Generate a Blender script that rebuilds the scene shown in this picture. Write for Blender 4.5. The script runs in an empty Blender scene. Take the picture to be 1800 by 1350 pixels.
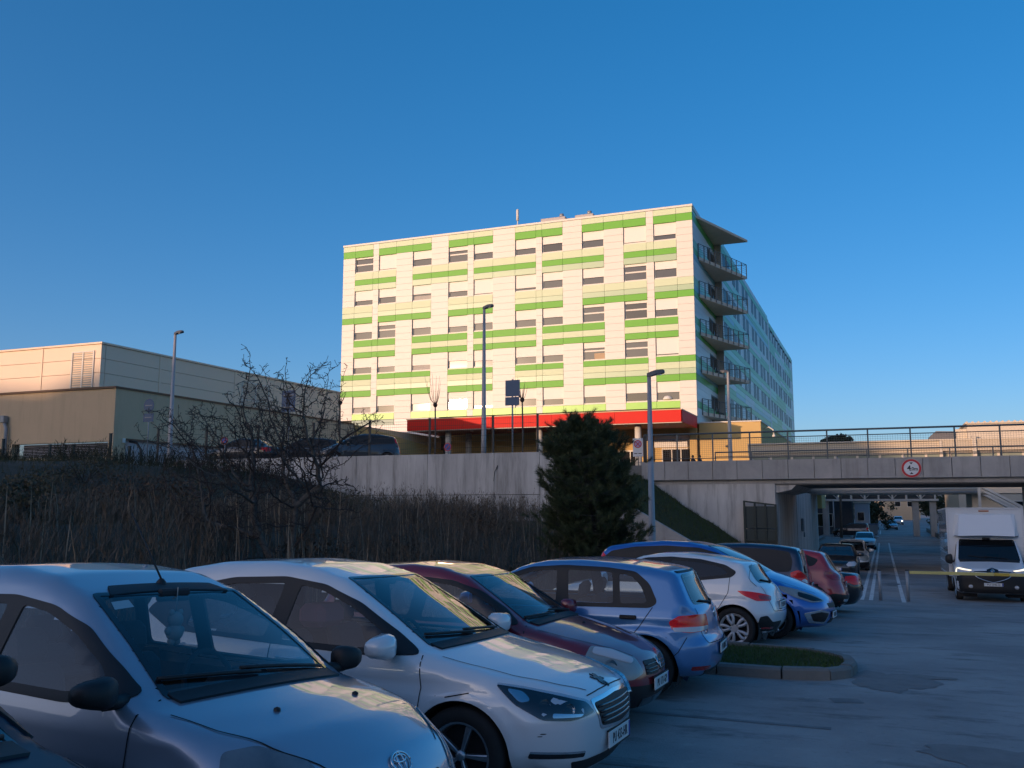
import bpy, bmesh, math, random
import numpy as np
from mathutils import Vector, Matrix, noise as mnoise
from mathutils.geometry import delaunay_2d_cdt
SC = bpy.context.scene
COL = SC.collection
rad = math.radians
# ------------------------------------------------------------------ camera
cd = bpy.data.cameras.new('camera'); cam = bpy.data.objects.new('camera', cd); COL.objects.link(cam)
cd.sensor_fit = 'HORIZONTAL'; cd.sensor_width = 36.0; cd.lens = 36.0 * 1614.0 / 1800.0
cd.clip_start = 0.05; cd.clip_end = 3000
cam.location = (0, 0, 2.1)
cam.rotation_euler = (rad(90 + 7.587), 0, rad(21.8))
SC.camera = cam
# ------------------------------------------------------------------ sky and sun
SUN_AZ, SUN_EL = 205.0, 6.3          # compass angle from +Y (along the road), clockwise
w = bpy.data.worlds.new('World'); SC.world = w; w.use_nodes = True
nt = w.node_tree; nt.nodes.clear()
out = nt.nodes.new('ShaderNodeOutputWorld'); bg = nt.nodes.new('ShaderNodeBackground')
sky = nt.nodes.new('ShaderNodeTexSky'); sky.sky_type = 'NISHITA'; sky.sun_disc = False
sky.sun_elevation = rad(SUN_EL); sky.sun_rotation = rad(SUN_AZ)
sky.air_density = 0.6; sky.dust_density = 2.0; sky.ozone_density = 1.8; sky.altitude = 0
hs = nt.nodes.new('ShaderNodeHueSaturation'); hs.inputs['Saturation'].default_value = 1.56
hs.inputs['Value'].default_value = 1.46
gm = nt.nodes.new('ShaderNodeGamma'); gm.inputs['Gamma'].default_value = 0.72
nt.links.new(sky.outputs[0], gm.inputs['Color']); nt.links.new(gm.outputs[0], hs.inputs['Color']); tint = nt.nodes.new('ShaderNodeMix'); tint.data_type = 'RGBA'; tint.blend_type = 'MULTIPLY'; tint.inputs[0].default_value = 1
tint.inputs[7].default_value = (1.0, .925, 1.0, 1); nt.links.new(hs.outputs[0], tint.inputs[6]); nt.links.new(tint.outputs[2], bg.inputs['Color'])
bg.inputs['Strength'].default_value = 0.15
nt.links.new(bg.outputs[0], out.inputs['Surface'])
sd = bpy.data.lights.new('sun', 'SUN'); sun = bpy.data.objects.new('sun', sd); COL.objects.link(sun)
sd.energy = 2.2; sd.angle = rad(0.55); sd.color = (1.0, 0.65, 0.44)
az, el = rad(SUN_AZ), rad(SUN_EL)
sdir = Vector((math.sin(az) * math.cos(el), math.cos(az) * math.cos(el), math.sin(el)))
sun.rotation_euler = sdir.to_track_quat('Z', 'Y').to_euler()
sun.location = (-60, -120, 40)
vs = SC.view_settings; vs.view_transform = 'Standard'; vs.look = 'None'; vs.gamma = 1.0
vs.use_curve_mapping = False; vs.exposure = 0.6
SC.cycles.max_bounces = 8; SC.cycles.transparent_max_bounces = 12
SC.cycles.caustics_reflective = False; SC.cycles.caustics_refractive = False

# ------------------------------------------------------------------ materials
MATS = {}
def mk(name, col, rough=0.7, metal=0.0, spec=0.5, nscale=0, namt=0.0, bscale=0, bstr=0.0, coat=0.0, alpha=None,
       emit=None, estr=0.0, col2=None, nscale2=0, namt2=0.0, aniso=None, detail=6.0, brick=None):
    if name in MATS: return MATS[name]
    m = bpy.data.materials.new(name); m.use_nodes = True
    t = m.node_tree; p = t.nodes['Principled BSDF']
    p.inputs['Roughness'].default_value = rough; p.inputs['Metallic'].default_value = metal
    p.inputs['Specular IOR Level'].default_value = spec
    p.inputs['Base Color'].default_value = (*col, 1)
    if coat:
        p.inputs['Coat Weight'].default_value = coat; p.inputs['Coat Roughness'].default_value = 0.03
    tc = t.nodes.new('ShaderNodeTexCoord')
    last = None
    def mixnoise(prev, sc, amt, c2, stretch=None):
        src = tc.outputs['Object']
        if stretch:
            mp = t.nodes.new('ShaderNodeMapping'); mp.inputs['Scale'].default_value = stretch
            t.links.new(src, mp.inputs[0]); src = mp.outputs[0]
        n = t.nodes.new('ShaderNodeTexNoise'); n.inputs['Scale'].default_value = sc
        n.inputs['Detail'].default_value = detail; n.inputs['Roughness'].default_value = 0.65
        t.links.new(src, n.inputs['Vector'])
        r = t.nodes.new('ShaderNodeMapRange'); r.inputs[1].default_value = 0.3; r.inputs[2].default_value = 0.7
        r.inputs[3].default_value = 0; r.inputs[4].default_value = amt
        t.links.new(n.outputs[0], r.inputs[0])
        mx = t.nodes.new('ShaderNodeMix'); mx.data_type = 'RGBA'
        if prev is None: mx.inputs[6].default_value = (*col, 1)
        else: t.links.new(prev, mx.inputs[6])
        mx.inputs[7].default_value = (*c2, 1)
        t.links.new(r.outputs[0], mx.inputs[0])
        return mx.outputs[2]
    if nscale: last = mixnoise(None, nscale, namt, col2 or tuple(c * 0.45 for c in col), aniso)
    if nscale2: last = mixnoise(last, nscale2, namt2, tuple(min(1, c * 1.5) for c in col))
    if last is not None: t.links.new(last, p.inputs['Base Color'])
    if bscale:
        n = t.nodes.new('ShaderNodeTexNoise'); n.inputs['Scale'].default_value = bscale; n.inputs['Detail'].default_value = 8
        t.links.new(tc.outputs['Object'], n.inputs['Vector'])
        b = t.nodes.new('ShaderNodeBump'); b.inputs['Strength'].default_value = bstr; b.inputs['Distance'].default_value = 0.02
        t.links.new(n.outputs[0], b.inputs['Height']); t.links.new(b.outputs[0], p.inputs['Normal'])
    if emit:
        p.inputs['Emission Color'].default_value = (*emit, 1); p.inputs['Emission Strength'].default_value = estr
    MATS[name] = m
    return m

def glass_mat(name, tint, rough=0.0):
    """thin window glass: fresnel reflection over a tinted clear sheet"""
    if name in MATS: return MATS[name]
    m = bpy.data.materials.new(name); m.use_nodes = True; t = m.node_tree; t.nodes.clear()
    o = t.nodes.new('ShaderNodeOutputMaterial'); mx = t.nodes.new('ShaderNodeMixShader')
    tr = t.nodes.new('ShaderNodeBsdfTransparent'); tr.inputs[0].default_value = (*tint, 1)
    gl = t.nodes.new('ShaderNodeBsdfGlossy'); gl.inputs['Roughness'].default_value = rough
    gl.inputs['Color'].default_value = (0.95, 0.95, 0.95, 1)
    lw = t.nodes.new('ShaderNodeLayerWeight'); lw.inputs[0].default_value = .5
    pw = t.nodes.new('ShaderNodeMath'); pw.operation = 'POWER'; pw.inputs[1].default_value = 4.0
    mt = t.nodes.new('ShaderNodeMath'); mt.operation = 'MULTIPLY_ADD'; mt.inputs[1].default_value = .90; mt.inputs[2].default_value = .065; mt.use_clamp = True
    t.links.new(lw.outputs['Facing'], pw.inputs[0]); t.links.new(pw.outputs[0], mt.inputs[0]); t.links.new(mt.outputs[0], mx.inputs[0])
    t.links.new(tr.outputs[0], mx.inputs[1]); t.links.new(gl.outputs[0], mx.inputs[2])
    t.links.new(mx.outputs[0], o.inputs[0])
    MATS[name] = m
    return m

# ------------------------------------------------------------------ mesh helpers
class MB:
    def __init__(s): s.v = []; s.f = []; s.m = []; s.sm = []
    def add(s, vs, fs, mi=0, smooth=False):
        b = len(s.v); s.v.extend([tuple(v) for v in vs])
        for f in fs: s.f.append([b + i for i in f]); s.m.append(mi); s.sm.append(smooth)
        return s
    def quad(s, a, b, c, d, mi=0): return s.add([a, b, c, d], [[0, 1, 2, 3]], mi)
    def box(s, x0, x1, y0, y1, z0, z1, mi=0):
        if x0 > x1: x0, x1 = x1, x0
        if y0 > y1: y0, y1 = y1, y0
        if z0 > z1: z0, z1 = z1, z0
        return s.add([(x0,y0,z0),(x1,y0,z0),(x1,y1,z0),(x0,y1,z0),(x0,y0,z1),(x1,y0,z1),(x1,y1,z1),(x0,y1,z1)],
              [[0,3,2,1],[4,5,6,7],[0,1,5,4],[1,2,6,5],[2,3,7,6],[3,0,4,7]], mi)
    def bbox(s, x0, x1, y0, y1, z0, z1, b=0.01, mi=0):
        """box with chamfered edges"""
        bm = bmesh.new(); bmesh.ops.create_cube(bm, size=1)
        for v in bm.verts: v.co = ((x0+x1)/2 + v.co.x*(x1-x0), (y0+y1)/2 + v.co.y*(y1-y0), (z0+z1)/2 + v.co.z*(z1-z0))
        bmesh.ops.bevel(bm, geom=bm.edges[:], offset=b, segments=1, affect='EDGES')
        bm.verts.index_update()
        s.add([v.co[:] for v in bm.verts], [[v.index for v in f.verts] for f in bm.faces], mi); bm.free(); return s
    def tube(s, pts, rs, n=8, mi=0, smooth=True, caps=True):
        pts = [Vector(p) for p in pts]
        if not hasattr(rs, '__len__'): rs = [rs] * len(pts)
        V = []; F = []; up = None
        for i, p in enumerate(pts):
            d = (pts[min(i+1, len(pts)-1)] - pts[max(i-1, 0)])
            d = d.normalized() if d.length > 1e-9 else Vector((0,0,1))
            if up is None:
                up = Vector((0,0,1)) if abs(d.z) < 0.9 else Vector((1,0,0))
            a = d.cross(up)
            if a.length < 1e-6: a = d.orthogonal()
            a.normalize(); b = d.cross(a).normalized(); up = -b if False else up
            for k in range(n):
                t = 2*math.pi*k/n
                V.append(p + (a*math.cos(t) + b*math.sin(t)) * rs[i])
        for i in range(len(pts)-1):
            for k in range(n):
                F.append([i*n+k, i*n+(k+1)%n, (i+1)*n+(k+1)%n, (i+1)*n+k])
        s.add(V, F, mi, smooth)
        if caps and n > 2:
            b = len(s.v) - len(V)
            s.f.append([b+k for k in range(n)][::-1]); s.m.append(mi); s.sm.append(False)
            s.f.append([b+(len(pts)-1)*n+k for k in range(n)]); s.m.append(mi); s.sm.append(False)
        return s
    def cyl(s, p0, p1, r0, r1=None, n=12, mi=0): return s.tube([p0, p1], [r0, r0 if r1 is None else r1], n, mi)
    def lathe(s, prof, c=(0,0,0), axis='z', n=24, mi=0, smooth=True, closed=False):
        V = []; F = []
        for (r, h) in prof:
            for k in range(n):
                t = 2*math.pi*k/n; a, b = r*math.cos(t), r*math.sin(t)
                V.append({'z': (c[0]+a, c[1]+b, c[2]+h), 'y': (c[0]+a, c[1]+h, c[2]+b), 'x': (c[0]+h, c[1]+a, c[2]+b)}[axis])
        m = len(prof)
        for i in range(m if closed else m-1):
            for k in range(n):
                j = (i+1) % m
                F.append([i*n+k, i*n+(k+1)%n, j*n+(k+1)%n, j*n+k])
        return s.add(V, F, mi, smooth)
    def prism(s, poly, a, b, axis='y', mi=0):
        n = len(poly)
        def P(u, v, h): return {'y': (u, h, v), 'x': (h, u, v), 'z': (u, v, h)}[axis]
        V = [P(u, v, a) for u, v in poly] + [P(u, v, b) for u, v in poly]
        F = [list(range(n)), list(range(2*n-1, n-1, -1))] + [[i, n+i, n+(i+1)%n, (i+1)%n] for i in range(n)]
        return s.add(V, F, mi)
    def mesh(s, name, mats):
        me = bpy.data.meshes.new(name); me.from_pydata(s.v, [], s.f)
        for m in mats: me.materials.append(m)
        if len(mats) > 1: me.polygons.foreach_set('material_index', s.m)
        me.polygons.foreach_set('use_smooth', s.sm)
        return me
    def build(s, name, mats, parent=None, world=True, fix=True):
        if not isinstance(mats, (list, tuple)): mats = [mats]
        me = s.mesh(name, mats)
        if fix:
            bm = bmesh.new(); bm.from_mesh(me); bmesh.ops.recalc_face_normals(bm, faces=bm.faces[:]); bm.to_mesh(me); bm.free()
        return link(name, me, parent, world)

def wloc(o):
    l = Vector((0,0,0))
    while o: l = l + Vector(o.location); o = o.parent
    return l
def link(name, me, parent=None, world=True):
    o = bpy.data.objects.new(name, me); COL.objects.link(o)
    if parent is not None:
        o.parent = parent
        if world: o.location = -wloc(parent)
    return o
def tag(o, label=None, cat=None, group=None, kind=None):
    if label: o['label'] = label
    if cat: o['category'] = cat
    if group: o['group'] = group
    if kind: o['kind'] = kind
    return o
def thing(name, label, cat, loc=(0,0,0), rz=0.0, group=None):
    o = bpy.data.objects.new(name, None); COL.objects.link(o)
    o.location = loc; o.rotation_euler = (0, 0, rz); o.empty_display_size = 0.2
    return tag(o, label, cat, group)
def kids(o): return [c for c in bpy.data.objects if c.parent == o]
def dup(o, parent=None):
    c = o.copy(); COL.objects.link(c)
    if parent is not None: c.parent = parent
    for k in list(o.children): dup(k, c)
    return c
UNIT = {}
def unit_box(name, x0, x1, y0, y1, z0, z1, mat, parent):
    """a scaled copy of one shared cube: cheap single pieces"""
    key = mat.name
    if key not in UNIT:
        UNIT[key] = MB().box(-.5, .5, -.5, .5, -.5, .5).mesh('piece', [mat])
    o = bpy.data.objects.new(name, UNIT[key]); COL.objects.link(o)
    o.parent = parent; l = wloc(parent)
    o.location = (Vector(((x0+x1)/2, (y0+y1)/2, (z0+z1)/2)) - l)
    o.scale = (abs(x1-x0), abs(y1-y0), abs(z1-z0))
    return o
def text_mesh(s, size, mat, parent, M, depth=0.0015, name='lettering', bold=0.0, space=1.0):
    cu = bpy.data.curves.new('lettering', 'FONT'); cu.body = s; cu.size = size; cu.align_x = 'CENTER'; cu.align_y = 'CENTER'
    cu.space_character = space; cu.extrude = depth; cu.offset = bold; cu.resolution_u = 2
    o = bpy.data.objects.new('tmp_text', cu); COL.objects.link(o)
    dg = bpy.context.evaluated_depsgraph_get()
    me = bpy.data.meshes.new_from_object(o.evaluated_get(dg))
    bpy.data.objects.remove(o)
    me.transform(M); me.materials.clear(); me.materials.append(mat)
    t = bpy.data.objects.new(name, me); COL.objects.link(t); t.parent = parent
    return t
R = random.Random(7)

# ground heights along the road (Y), in metres
GS = np.array([(-60,3.2),(-30,2.0),(-5,.72),(0,.42),(4.2,.17),(7,.05),(12,0),(16,-.1),(21.5,-.34),(29.6,-.75),(50,-1.05),(83,-1.45),(400,-1.45)])
_ys = np.arange(-60, 400, .5); _zs = np.interp(_ys, GS[:,0], GS[:,1])
_k = np.exp(-np.linspace(-2.5, 2.5, 21)**2/2); _k /= _k.sum()
_zs = np.convolve(np.pad(_zs, 10, mode='edge'), _k, 'valid')
def gz(y): return float(np.interp(y, _ys, _zs))
def sstep(a, b, x):
    t = min(1, max(0, (x-a)/(b-a))); return t*t*(3-2*t)
# ------------------------------------------------------------------ materials of the place
def asphalt_mat():
    m = mk('asphalt', (.125,.125,.128), rough=.85, bscale=60, bstr=.35)
    t = m.node_tree; p = t.nodes['Principled BSDF']; tc = t.nodes.new('ShaderNodeTexCoord')
    def noise(sc, det=6, stretch=None, rough=.6):
        n = t.nodes.new('ShaderNodeTexNoise'); n.inputs['Scale'].default_value = sc; n.inputs['Detail'].default_value = det
        n.inputs['Roughness'].default_value = rough
        if stretch:
            mp = t.nodes.new('ShaderNodeMapping'); mp.inputs['Scale'].default_value = stretch
            t.links.new(tc.outputs['Object'], mp.inputs[0]); t.links.new(mp.outputs[0], n.inputs['Vector'])
        else: t.links.new(tc.outputs['Object'], n.inputs['Vector'])
        return n.outputs[0]
    def rng(s, a, b, c, d):
        r = t.nodes.new('ShaderNodeMapRange'); r.inputs[1].default_value = a; r.inputs[2].default_value = b
        r.inputs[3].default_value = c; r.inputs[4].default_value = d; t.links.new(s, r.inputs[0]); return r.outputs[0]
    def mix(f, a, b):
        mx = t.nodes.new('ShaderNodeMix'); mx.data_type = 'RGBA'; t.links.new(f, mx.inputs[0])
        for i, c in ((6, a), (7, b)):
            if isinstance(c, tuple): mx.inputs[i].default_value = (*c, 1)
            else: t.links.new(c, mx.inputs[i])
        return mx.outputs[2]
    c = mix(rng(noise(.35, 5), .38, .62, 0, 1), (.33,.315,.30), (.20,.19,.185))
    c = mix(rng(noise(1.3, 8, (.6, 1.6, 1), .7), .53, .66, 0, .8), c, (.09,.085,.083))
    c = mix(rng(noise(14, 5, None, .75), .56, .74, 0, .5), c, (.10,.096,.094)); c = mix(rng(noise(5, 6), .6, .78, 0, .45), c, (.42,.40,.37))
    c = mix(rng(noise(2.2, 4, (1, .5, 1)), .66, .76, 0, .5), c, (.26,.145,.085))
    c = mix(rng(noise(260, 2), .45, .75, 0, .55), c, (.44,.42,.40))
    t.links.new(c, p.inputs['Base Color'])
    return m
M_asph = asphalt_mat()
M_patch = mk('asphalt patch', (.17,.16,.155), rough=.9, nscale=3, namt=1, col2=(.24,.228,.218), bscale=50, bstr=.4)
M_conc = mk('concrete', (.46,.43,.40), rough=.85, nscale=.8, namt=.7, col2=(.27,.26,.25), nscale2=6, namt2=.1, bscale=25, bstr=.15)
M_concw = mk('weathered concrete', (.66,.63,.59), rough=.85, nscale=1.1, namt=.8, col2=(.36,.34,.32), aniso=(1,1,.22), bscale=20, bstr=.2)
def streaks(m, sc=2.6, amt=.75, dark=.42, stretch=(1,1,.09)):
    t = m.node_tree; p = t.nodes['Principled BSDF']; src = p.inputs['Base Color'].links[0].from_socket
    tc = t.nodes['Texture Coordinate']; mp = t.nodes.new('ShaderNodeMapping'); mp.inputs['Scale'].default_value = stretch; t.links.new(tc.outputs['Object'], mp.inputs[0])
    n = t.nodes.new('ShaderNodeTexNoise'); n.inputs['Scale'].default_value = sc; n.inputs['Detail'].default_value = 7; n.inputs['Roughness'].default_value = .7; t.links.new(mp.outputs[0], n.inputs['Vector'])
    r = t.nodes.new('ShaderNodeMapRange'); r.inputs[1].default_value = .50; r.inputs[2].default_value = .68; r.inputs[4].default_value = amt; t.links.new(n.outputs[0], r.inputs[0])
    mx = t.nodes.new('ShaderNodeMix'); mx.data_type = 'RGBA'; mx.blend_type = 'MULTIPLY'; t.links.new(r.outputs[0], mx.inputs[0]); t.links.new(src, mx.inputs[6]); mx.inputs[7].default_value = (dark, dark*.97, dark*.92, 1)
    t.links.new(mx.outputs[2], p.inputs['Base Color'])
streaks(M_conc, 2.2, .55, .6); streaks(M_concw, 2.8, .8, .45)
M_kerb = mk('kerb stone', (.20,.195,.18), rough=.9, nscale=5, namt=.6, col2=(.13,.13,.12), bscale=40, bstr=.3)
M_earth = mk('earth', (.065,.05,.036), rough=1, nscale=1.2, namt=.8, col2=(.035,.04,.02), bscale=5, bstr=.6)
M_turf = mk('turf', (.035,.05,.015), rough=1, nscale=3, namt=.8, col2=(.045,.042,.02), bscale=12, bstr=.8)
M_line = mk('road paint', (.80,.79,.76), rough=.8, nscale=4, namt=.6, col2=(.26,.26,.26))
M_pave = mk('terrace paving', (.22,.215,.205), rough=.9, nscale=2, namt=.5)
M_far = mk('far ground', (.07,.075,.045), rough=1, nscale=.03, namt=.6, col2=(.10,.09,.06))
M_steel = mk('galvanised steel', (.34,.36,.38), rough=.5, metal=.35, nscale=3, namt=.3)
M_black = mk('black paint', (.018,.02,.022), rough=.5)
M_green = mk('dark green paint', (.012,.03,.03), rough=.5, nscale=2, namt=.4)

# ------------------------------------------------------------------ ground, road, terrace, bank
def grid(name, xs, ys, zf, mat, kind='structure', smooth=True):
    mb = MB(); nx, ny = len(xs), len(ys)
    V = [(x, y, zf(x, y)) for y in ys for x in xs]
    F = [[j*nx+i, j*nx+i+1, (j+1)*nx+i+1, (j+1)*nx+i] for j in range(ny-1) for i in range(nx-1)]
    mb.add(V, F, 0, smooth); o = mb.build(name, mat, fix=False); o['kind'] = kind
    return o
ysr = list(np.arange(-40, 100, 1.0)) + list(np.arange(100, 420, 10.0))
grid('road', [-7.2, -4, 0, 4, 8, 14, 22, 40], ysr, lambda x, y: gz(y), M_asph)
grid('ground', [-1500,-600,-250,-110,-60,-20,20,60,110,250,600,1500], [-1500,-500,-220,-60,0,60,130,250,420,800,1800],
     lambda x, y: (-1.9 if y > -20 else -1.9), M_far)
# unseen ridge added behind the car park to keep the low sun off the foreground
def ridge_h(x, y):
    al = -(.4226*x + .9063*y); ac = x*.9063 - y*.4226
    if al < 60: return -1.7
    off = 7.2 + (1-sstep(-58, -52, ac))*.8 + sstep(-47, -40, ac)*5.4 + sstep(-53, -50.5, ac)*(1-sstep(-49, -47, ac))*4.8 - sstep(-32.5, -28.5, ac)*3.2  # crest raised and lowered to place the shadow edge
    top = 2.1 + off + .1104*150
    n = mnoise.noise(Vector((ac*.11, 3.1, 0)))*1.0 + mnoise.noise(Vector((ac*.45, 8, 0)))*.35
    prof = sstep(60, 150, al) if al < 150 else 1 - sstep(165, 330, al)*.6
    return -1.7 + (top + n + 1.7)*prof
ua = [60, 75, 90, 105, 120, 130, 138, 144, 148, 150, 153, 158, 165, 185, 220, 270, 330]
uc = list(np.arange(-260, 261, 4.0))
mb = MB(); V = []
for a in ua:
    for c in uc:
        x = -.4226*a + .9063*c; y = -.9063*a - .4226*c
        V.append((x, y, ridge_h(x, y)))
n = len(uc)
mb.add(V, [[j*n+i, j*n+i+1, (j+1)*n+i+1, (j+1)*n+i] for j in range(len(ua)-1) for i in range(n-1)], 0, True)
o = mb.build('shade_ridge', M_earth, fix=False); o['kind'] = 'structure'
TZ = 4.2                                   # level of the hospital forecourt
def bank_z(x, y):
    g = gz(y)
    up = sstep(-6.8, -13.5, x)
    z = g + (1.75 - g*.6) * up
    up2 = sstep(-18, -29, x) * sstep(6, 28, y)
    z += 2.35*up2
    # embankment beside the bridge
    e = sstep(30, 45, y) * sstep(-3.8, -11.6, x)
    if x > -13.3: z = max(z, g + (3.6 - g) * (sstep(33, 46.5, y)) * min(1, max(0, (-4.6 - x)/6.9)))
    n = mnoise.noise(Vector((x*.6, y*.6, 0)))*.13 + mnoise.noise(Vector((x*2, y*2, 5)))*.05
    return z + n*sstep(-6.9, -8, x)
xs = list(np.arange(-62, -24, 1.0)) + list(np.arange(-24, -6.4, .4))
ysb = list(np.arange(-20, 6, 2.0)) + list(np.arange(6, 37.6, .6)) + [37.6]
grid('bank', xs, ysb, bank_z, M_earth)
xs2 = list(np.arange(-13.4, -4.0, .45)) + [-4.0]
grid('embankment', xs2, list(np.arange(37.6, 46.8, .6)) + [46.82], bank_z, M_turf)
mb = MB()
mb.box(-62, -13.3, 37.85, 260, TZ-.5, TZ); mb.box(-13.3, -11.5, 46.8, 260, TZ-.5, TZ)
mb.box(-11.5, -4.85, 58.2, 100, TZ-.5, TZ)
o = mb.build('forecourt', M_pave); o['kind'] = 'structure'
# painted lines and patches on the asphalt
def strip(name, pts, w, mat, dz=.004, kind=True):
    mb = MB()
    for i in range(len(pts)-1):
        (x0, y0), (x1, y1) = pts[i], pts[i+1]
        L = math.hypot(x1-x0, y1-y0); nx, ny = -(y1-y0)/L*w/2, (x1-x0)/L*w/2
        k = max(1, int(L/1.0))
        for j in range(k):
            a, b = j/k, (j+1)/k
            p, q = (x0+(x1-x0)*a, y0+(y1-y0)*a), (x0+(x1-x0)*b, y0+(y1-y0)*b)
            mb.add([(p[0]+nx, p[1]+ny, gz(p[1]+ny)+dz), (p[0]-nx, p[1]-ny, gz(p[1]-ny)+dz),
                    (q[0]-nx, q[1]-ny, gz(q[1]-ny)+dz), (q[0]+nx, q[1]+ny, gz(q[1]+ny)+dz)], [[0,1,2,3]])
    o = mb.build(name, mat, fix=False)
    if kind: o['kind'] = 'structure'
    return o
strip('road_marking', [(-.73,30.9),(-.73,98)], .12, M_line)
strip('road_marking', [(-.47,30.8),(-.47,98)], .12, M_line)
strip('road_marking', [(.46,30.3),(.40,98)], .12, M_line)
strip('road_marking', [(-.8,128),(-.8,150)], .14, M_line)
strip('road_marking', [(-.45,128),(-.45,150)], .14, M_line)
M_worn = mk('worn road paint', (.22,.22,.22), rough=.85, nscale=5, namt=1, col2=(.12,.12,.12))
strip('bay_marking', [(-6.6,9.55),(-.55,9.45)], .10, M_worn)
strip('bay_marking', [(-6.6,7.45),(-.9,7.4)], .10, M_worn)
strip('bay_marking', [(-.62,10.9),(-.32,11.0)], .26, M_worn)
def blob(name, cx, cy, rx, ry, mat, seed, dz=.003, n=30):
    rr = random.Random(seed); ph = [rr.uniform(0, 6.28) for _ in range(5)]
    P = []
    for k in range(n):
        t = 2*math.pi*k/n
        f = 1 + .18*math.sin(2*t+ph[0]) + .12*math.sin(3*t+ph[1]) + .08*math.sin(5*t+ph[2]) + .05*math.sin(9*t+ph[3]) + .045*math.sin(17*t+ph[4]) + .03*math.sin(23*t+ph[0])
        x, y = cx + rx*f*math.cos(t), cy + ry*f*math.sin(t); P.append((x, y, gz(y)+dz))
    mb = MB(); mb.add(P + [(cx, cy, gz(cy)+dz)], [[k, (k+1) % n, n] for k in range(n)])
    o = mb.build(name, mat, fix=False); o['kind'] = 'structure'
def patchq(name, pts, mat, dz):
    mb = MB(); mb.add([(x, y, gz(y)+dz) for x, y in pts], [list(range(len(pts)))]); o = mb.build(name, mat, fix=False); o['kind'] = 'structure'
blob('asphalt_patch', 0, 12.5, .42, .85, M_patch, 4, .004, 60)
blob('asphalt_patch', 1.25, 8.75, .85, .62, M_patch, 8, .005, 60); blob('oil_stain', .5, 13.0, .22, .16, M_patch, 7, .006, 40)
patchq('asphalt_patch', [(2.6,30.1),(4.2,29.9),(4.2,30.35),(2.6,30.5)], M_patch, .005)
strip('road_crack', [(-2.4,64.8),(.4,61.5),(3.5,58.2)], .16, M_patch, .006)
strip('road_crack', [(.2,45.2),(3,44.6)], .14, M_patch, .006)
for i, (x, y) in enumerate([(.2,38),(-.15,44.5),(.15,52),(1.6,62),(-.1,70),(1.4,80)]):
    patchq('road_marking', [(x-.06,y),(x+.06,y),(x+.35,y+1.3),(x,y+1.9),(x-.35,y+1.3)], M_worn, .007)
# ------------------------------------------------------------------ hospital
M_white = mk('white cladding', (.75,.71,.64), rough=.45, nscale=.5, namt=.18, col2=(.68,.62,.54))
M_pale = mk('pale green panel', (.60,.70,.46), rough=.5)
M_bright = mk('bright green panel', (.11,.43,.012), rough=.5)
M_sage = mk('sage panel', (.36,.51,.32), rough=.35)
M_lime = mk('lime panel', (.26,.62,.05), rough=.35)
M_teal = mk('dark teal panel', (.015,.16,.13), rough=.35)
M_sgreen = mk('shaded side green panel', (.06,.36,.05), rough=.35)  # side panels: front band colours with the facade's shade mixed in
M_steal = mk('shaded side teal panel', (.33,.60,.40), rough=.35)
M_sblue = mk('shaded side blue panel', (.19,.40,.44), rough=.35)
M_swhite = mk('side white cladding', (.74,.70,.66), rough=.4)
M_joint = mk('cladding backing', (.12,.115,.10), rough=.9)
M_shut = mk('roller shutter', (.80,.77,.70), rough=.5)
M_frame = mk('window frame', (.72,.68,.60), rough=.45)
M_pane = mk('window pane', (.045,.047,.055), rough=.07, spec=.9, nscale=.6, namt=.6, col2=(.02,.02,.025))
M_paned = mk('dark window pane', (.014,.014,.018), rough=.08, spec=.8)
M_curt = mk('curtain', (.55,.52,.47), rough=.9, nscale=6, namt=.5)
M_red = mk('red canopy panel', (.72,.014,.005), rough=.55, spec=.25)
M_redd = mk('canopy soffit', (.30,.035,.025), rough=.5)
M_ochre = mk('ochre render', (.66,.45,.17), rough=.85, nscale=.5, namt=.25, col2=(.55,.37,.16), bscale=40, bstr=.05)
M_soff = mk('balcony soffit', (.90,.66,.48), rough=.8, nscale=2, namt=.3)
M_rail = mk('railing steel', (.09,.11,.12), rough=.45, metal=.2)
M_lamp = mk('lamp pole', (.44,.42,.42), rough=.5, metal=.2, nscale=3, namt=.2)
H = thing('hospital_building', 'tall hospital block with white cladding, green bands and rows of half-shuttered windows', 'building', (-32, 78.1, 4.2))
FY = 78.1
CX = [-49.7,-48.31,-46.22,-45.58,-43.59,-41.76,-39.7,-37.86,-35.82,-35.19,-33.19,-30.93,-28.84,-28.24,-26.22,-24.35,-22.29,-20.47,-18.38,-17.72,-15.68,-14.25]
names = ['c0','w1','n1','w2','x1','w3','x2','w4','n2','w5','x3','w6','n3','w7','x4','w8','x5','w9','n4','w10','end']
IX = {n: (CX[i], CX[i+1]) for i, n in enumerate(names)}
rowA = [n for n in names if n not in ('n1','x2','x3','x4','n4')]
rowB = [n for n in names if n not in ('c0','x2','n2','n3','x4','end')]
rowB = ['w1','n1','w2','w3','x2','w4','w5','x3','w6','w7','x4','w8','w9','n4','w10']
rowB4 = [n for n in rowB]
rowA = ['c0','w1','w2','x1','w3','w4','n2','w5','w6','n3','w7','w8','x5','w9','w10','end']
P, B, S, Lm = M_pale, M_bright, M_sage, M_lime
BANDS = [([(28.22,27.68,P),(27.68,26.99,B)], rowA), ([(25.38,24.67,P),(24.67,24.12,B),(24.12,23.54,S)], rowB),
         ([(21.95,21.28,P),(21.28,20.78,S),(20.78,20.18,B)], rowA), ([(18.48,17.83,B),(17.83,17.26,P),(17.26,16.71,B)], rowB),
         ([(15.03,14.5,B),(14.5,13.92,P),(13.92,13.42,S),(13.42,12.83,B)], rowA), ([(11.10,10.49,Lm)], rowB)]
WROWS = [(26.99,25.38),(23.54,21.95),(20.18,18.48),(16.71,15.03),(12.83,11.10)]
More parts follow.
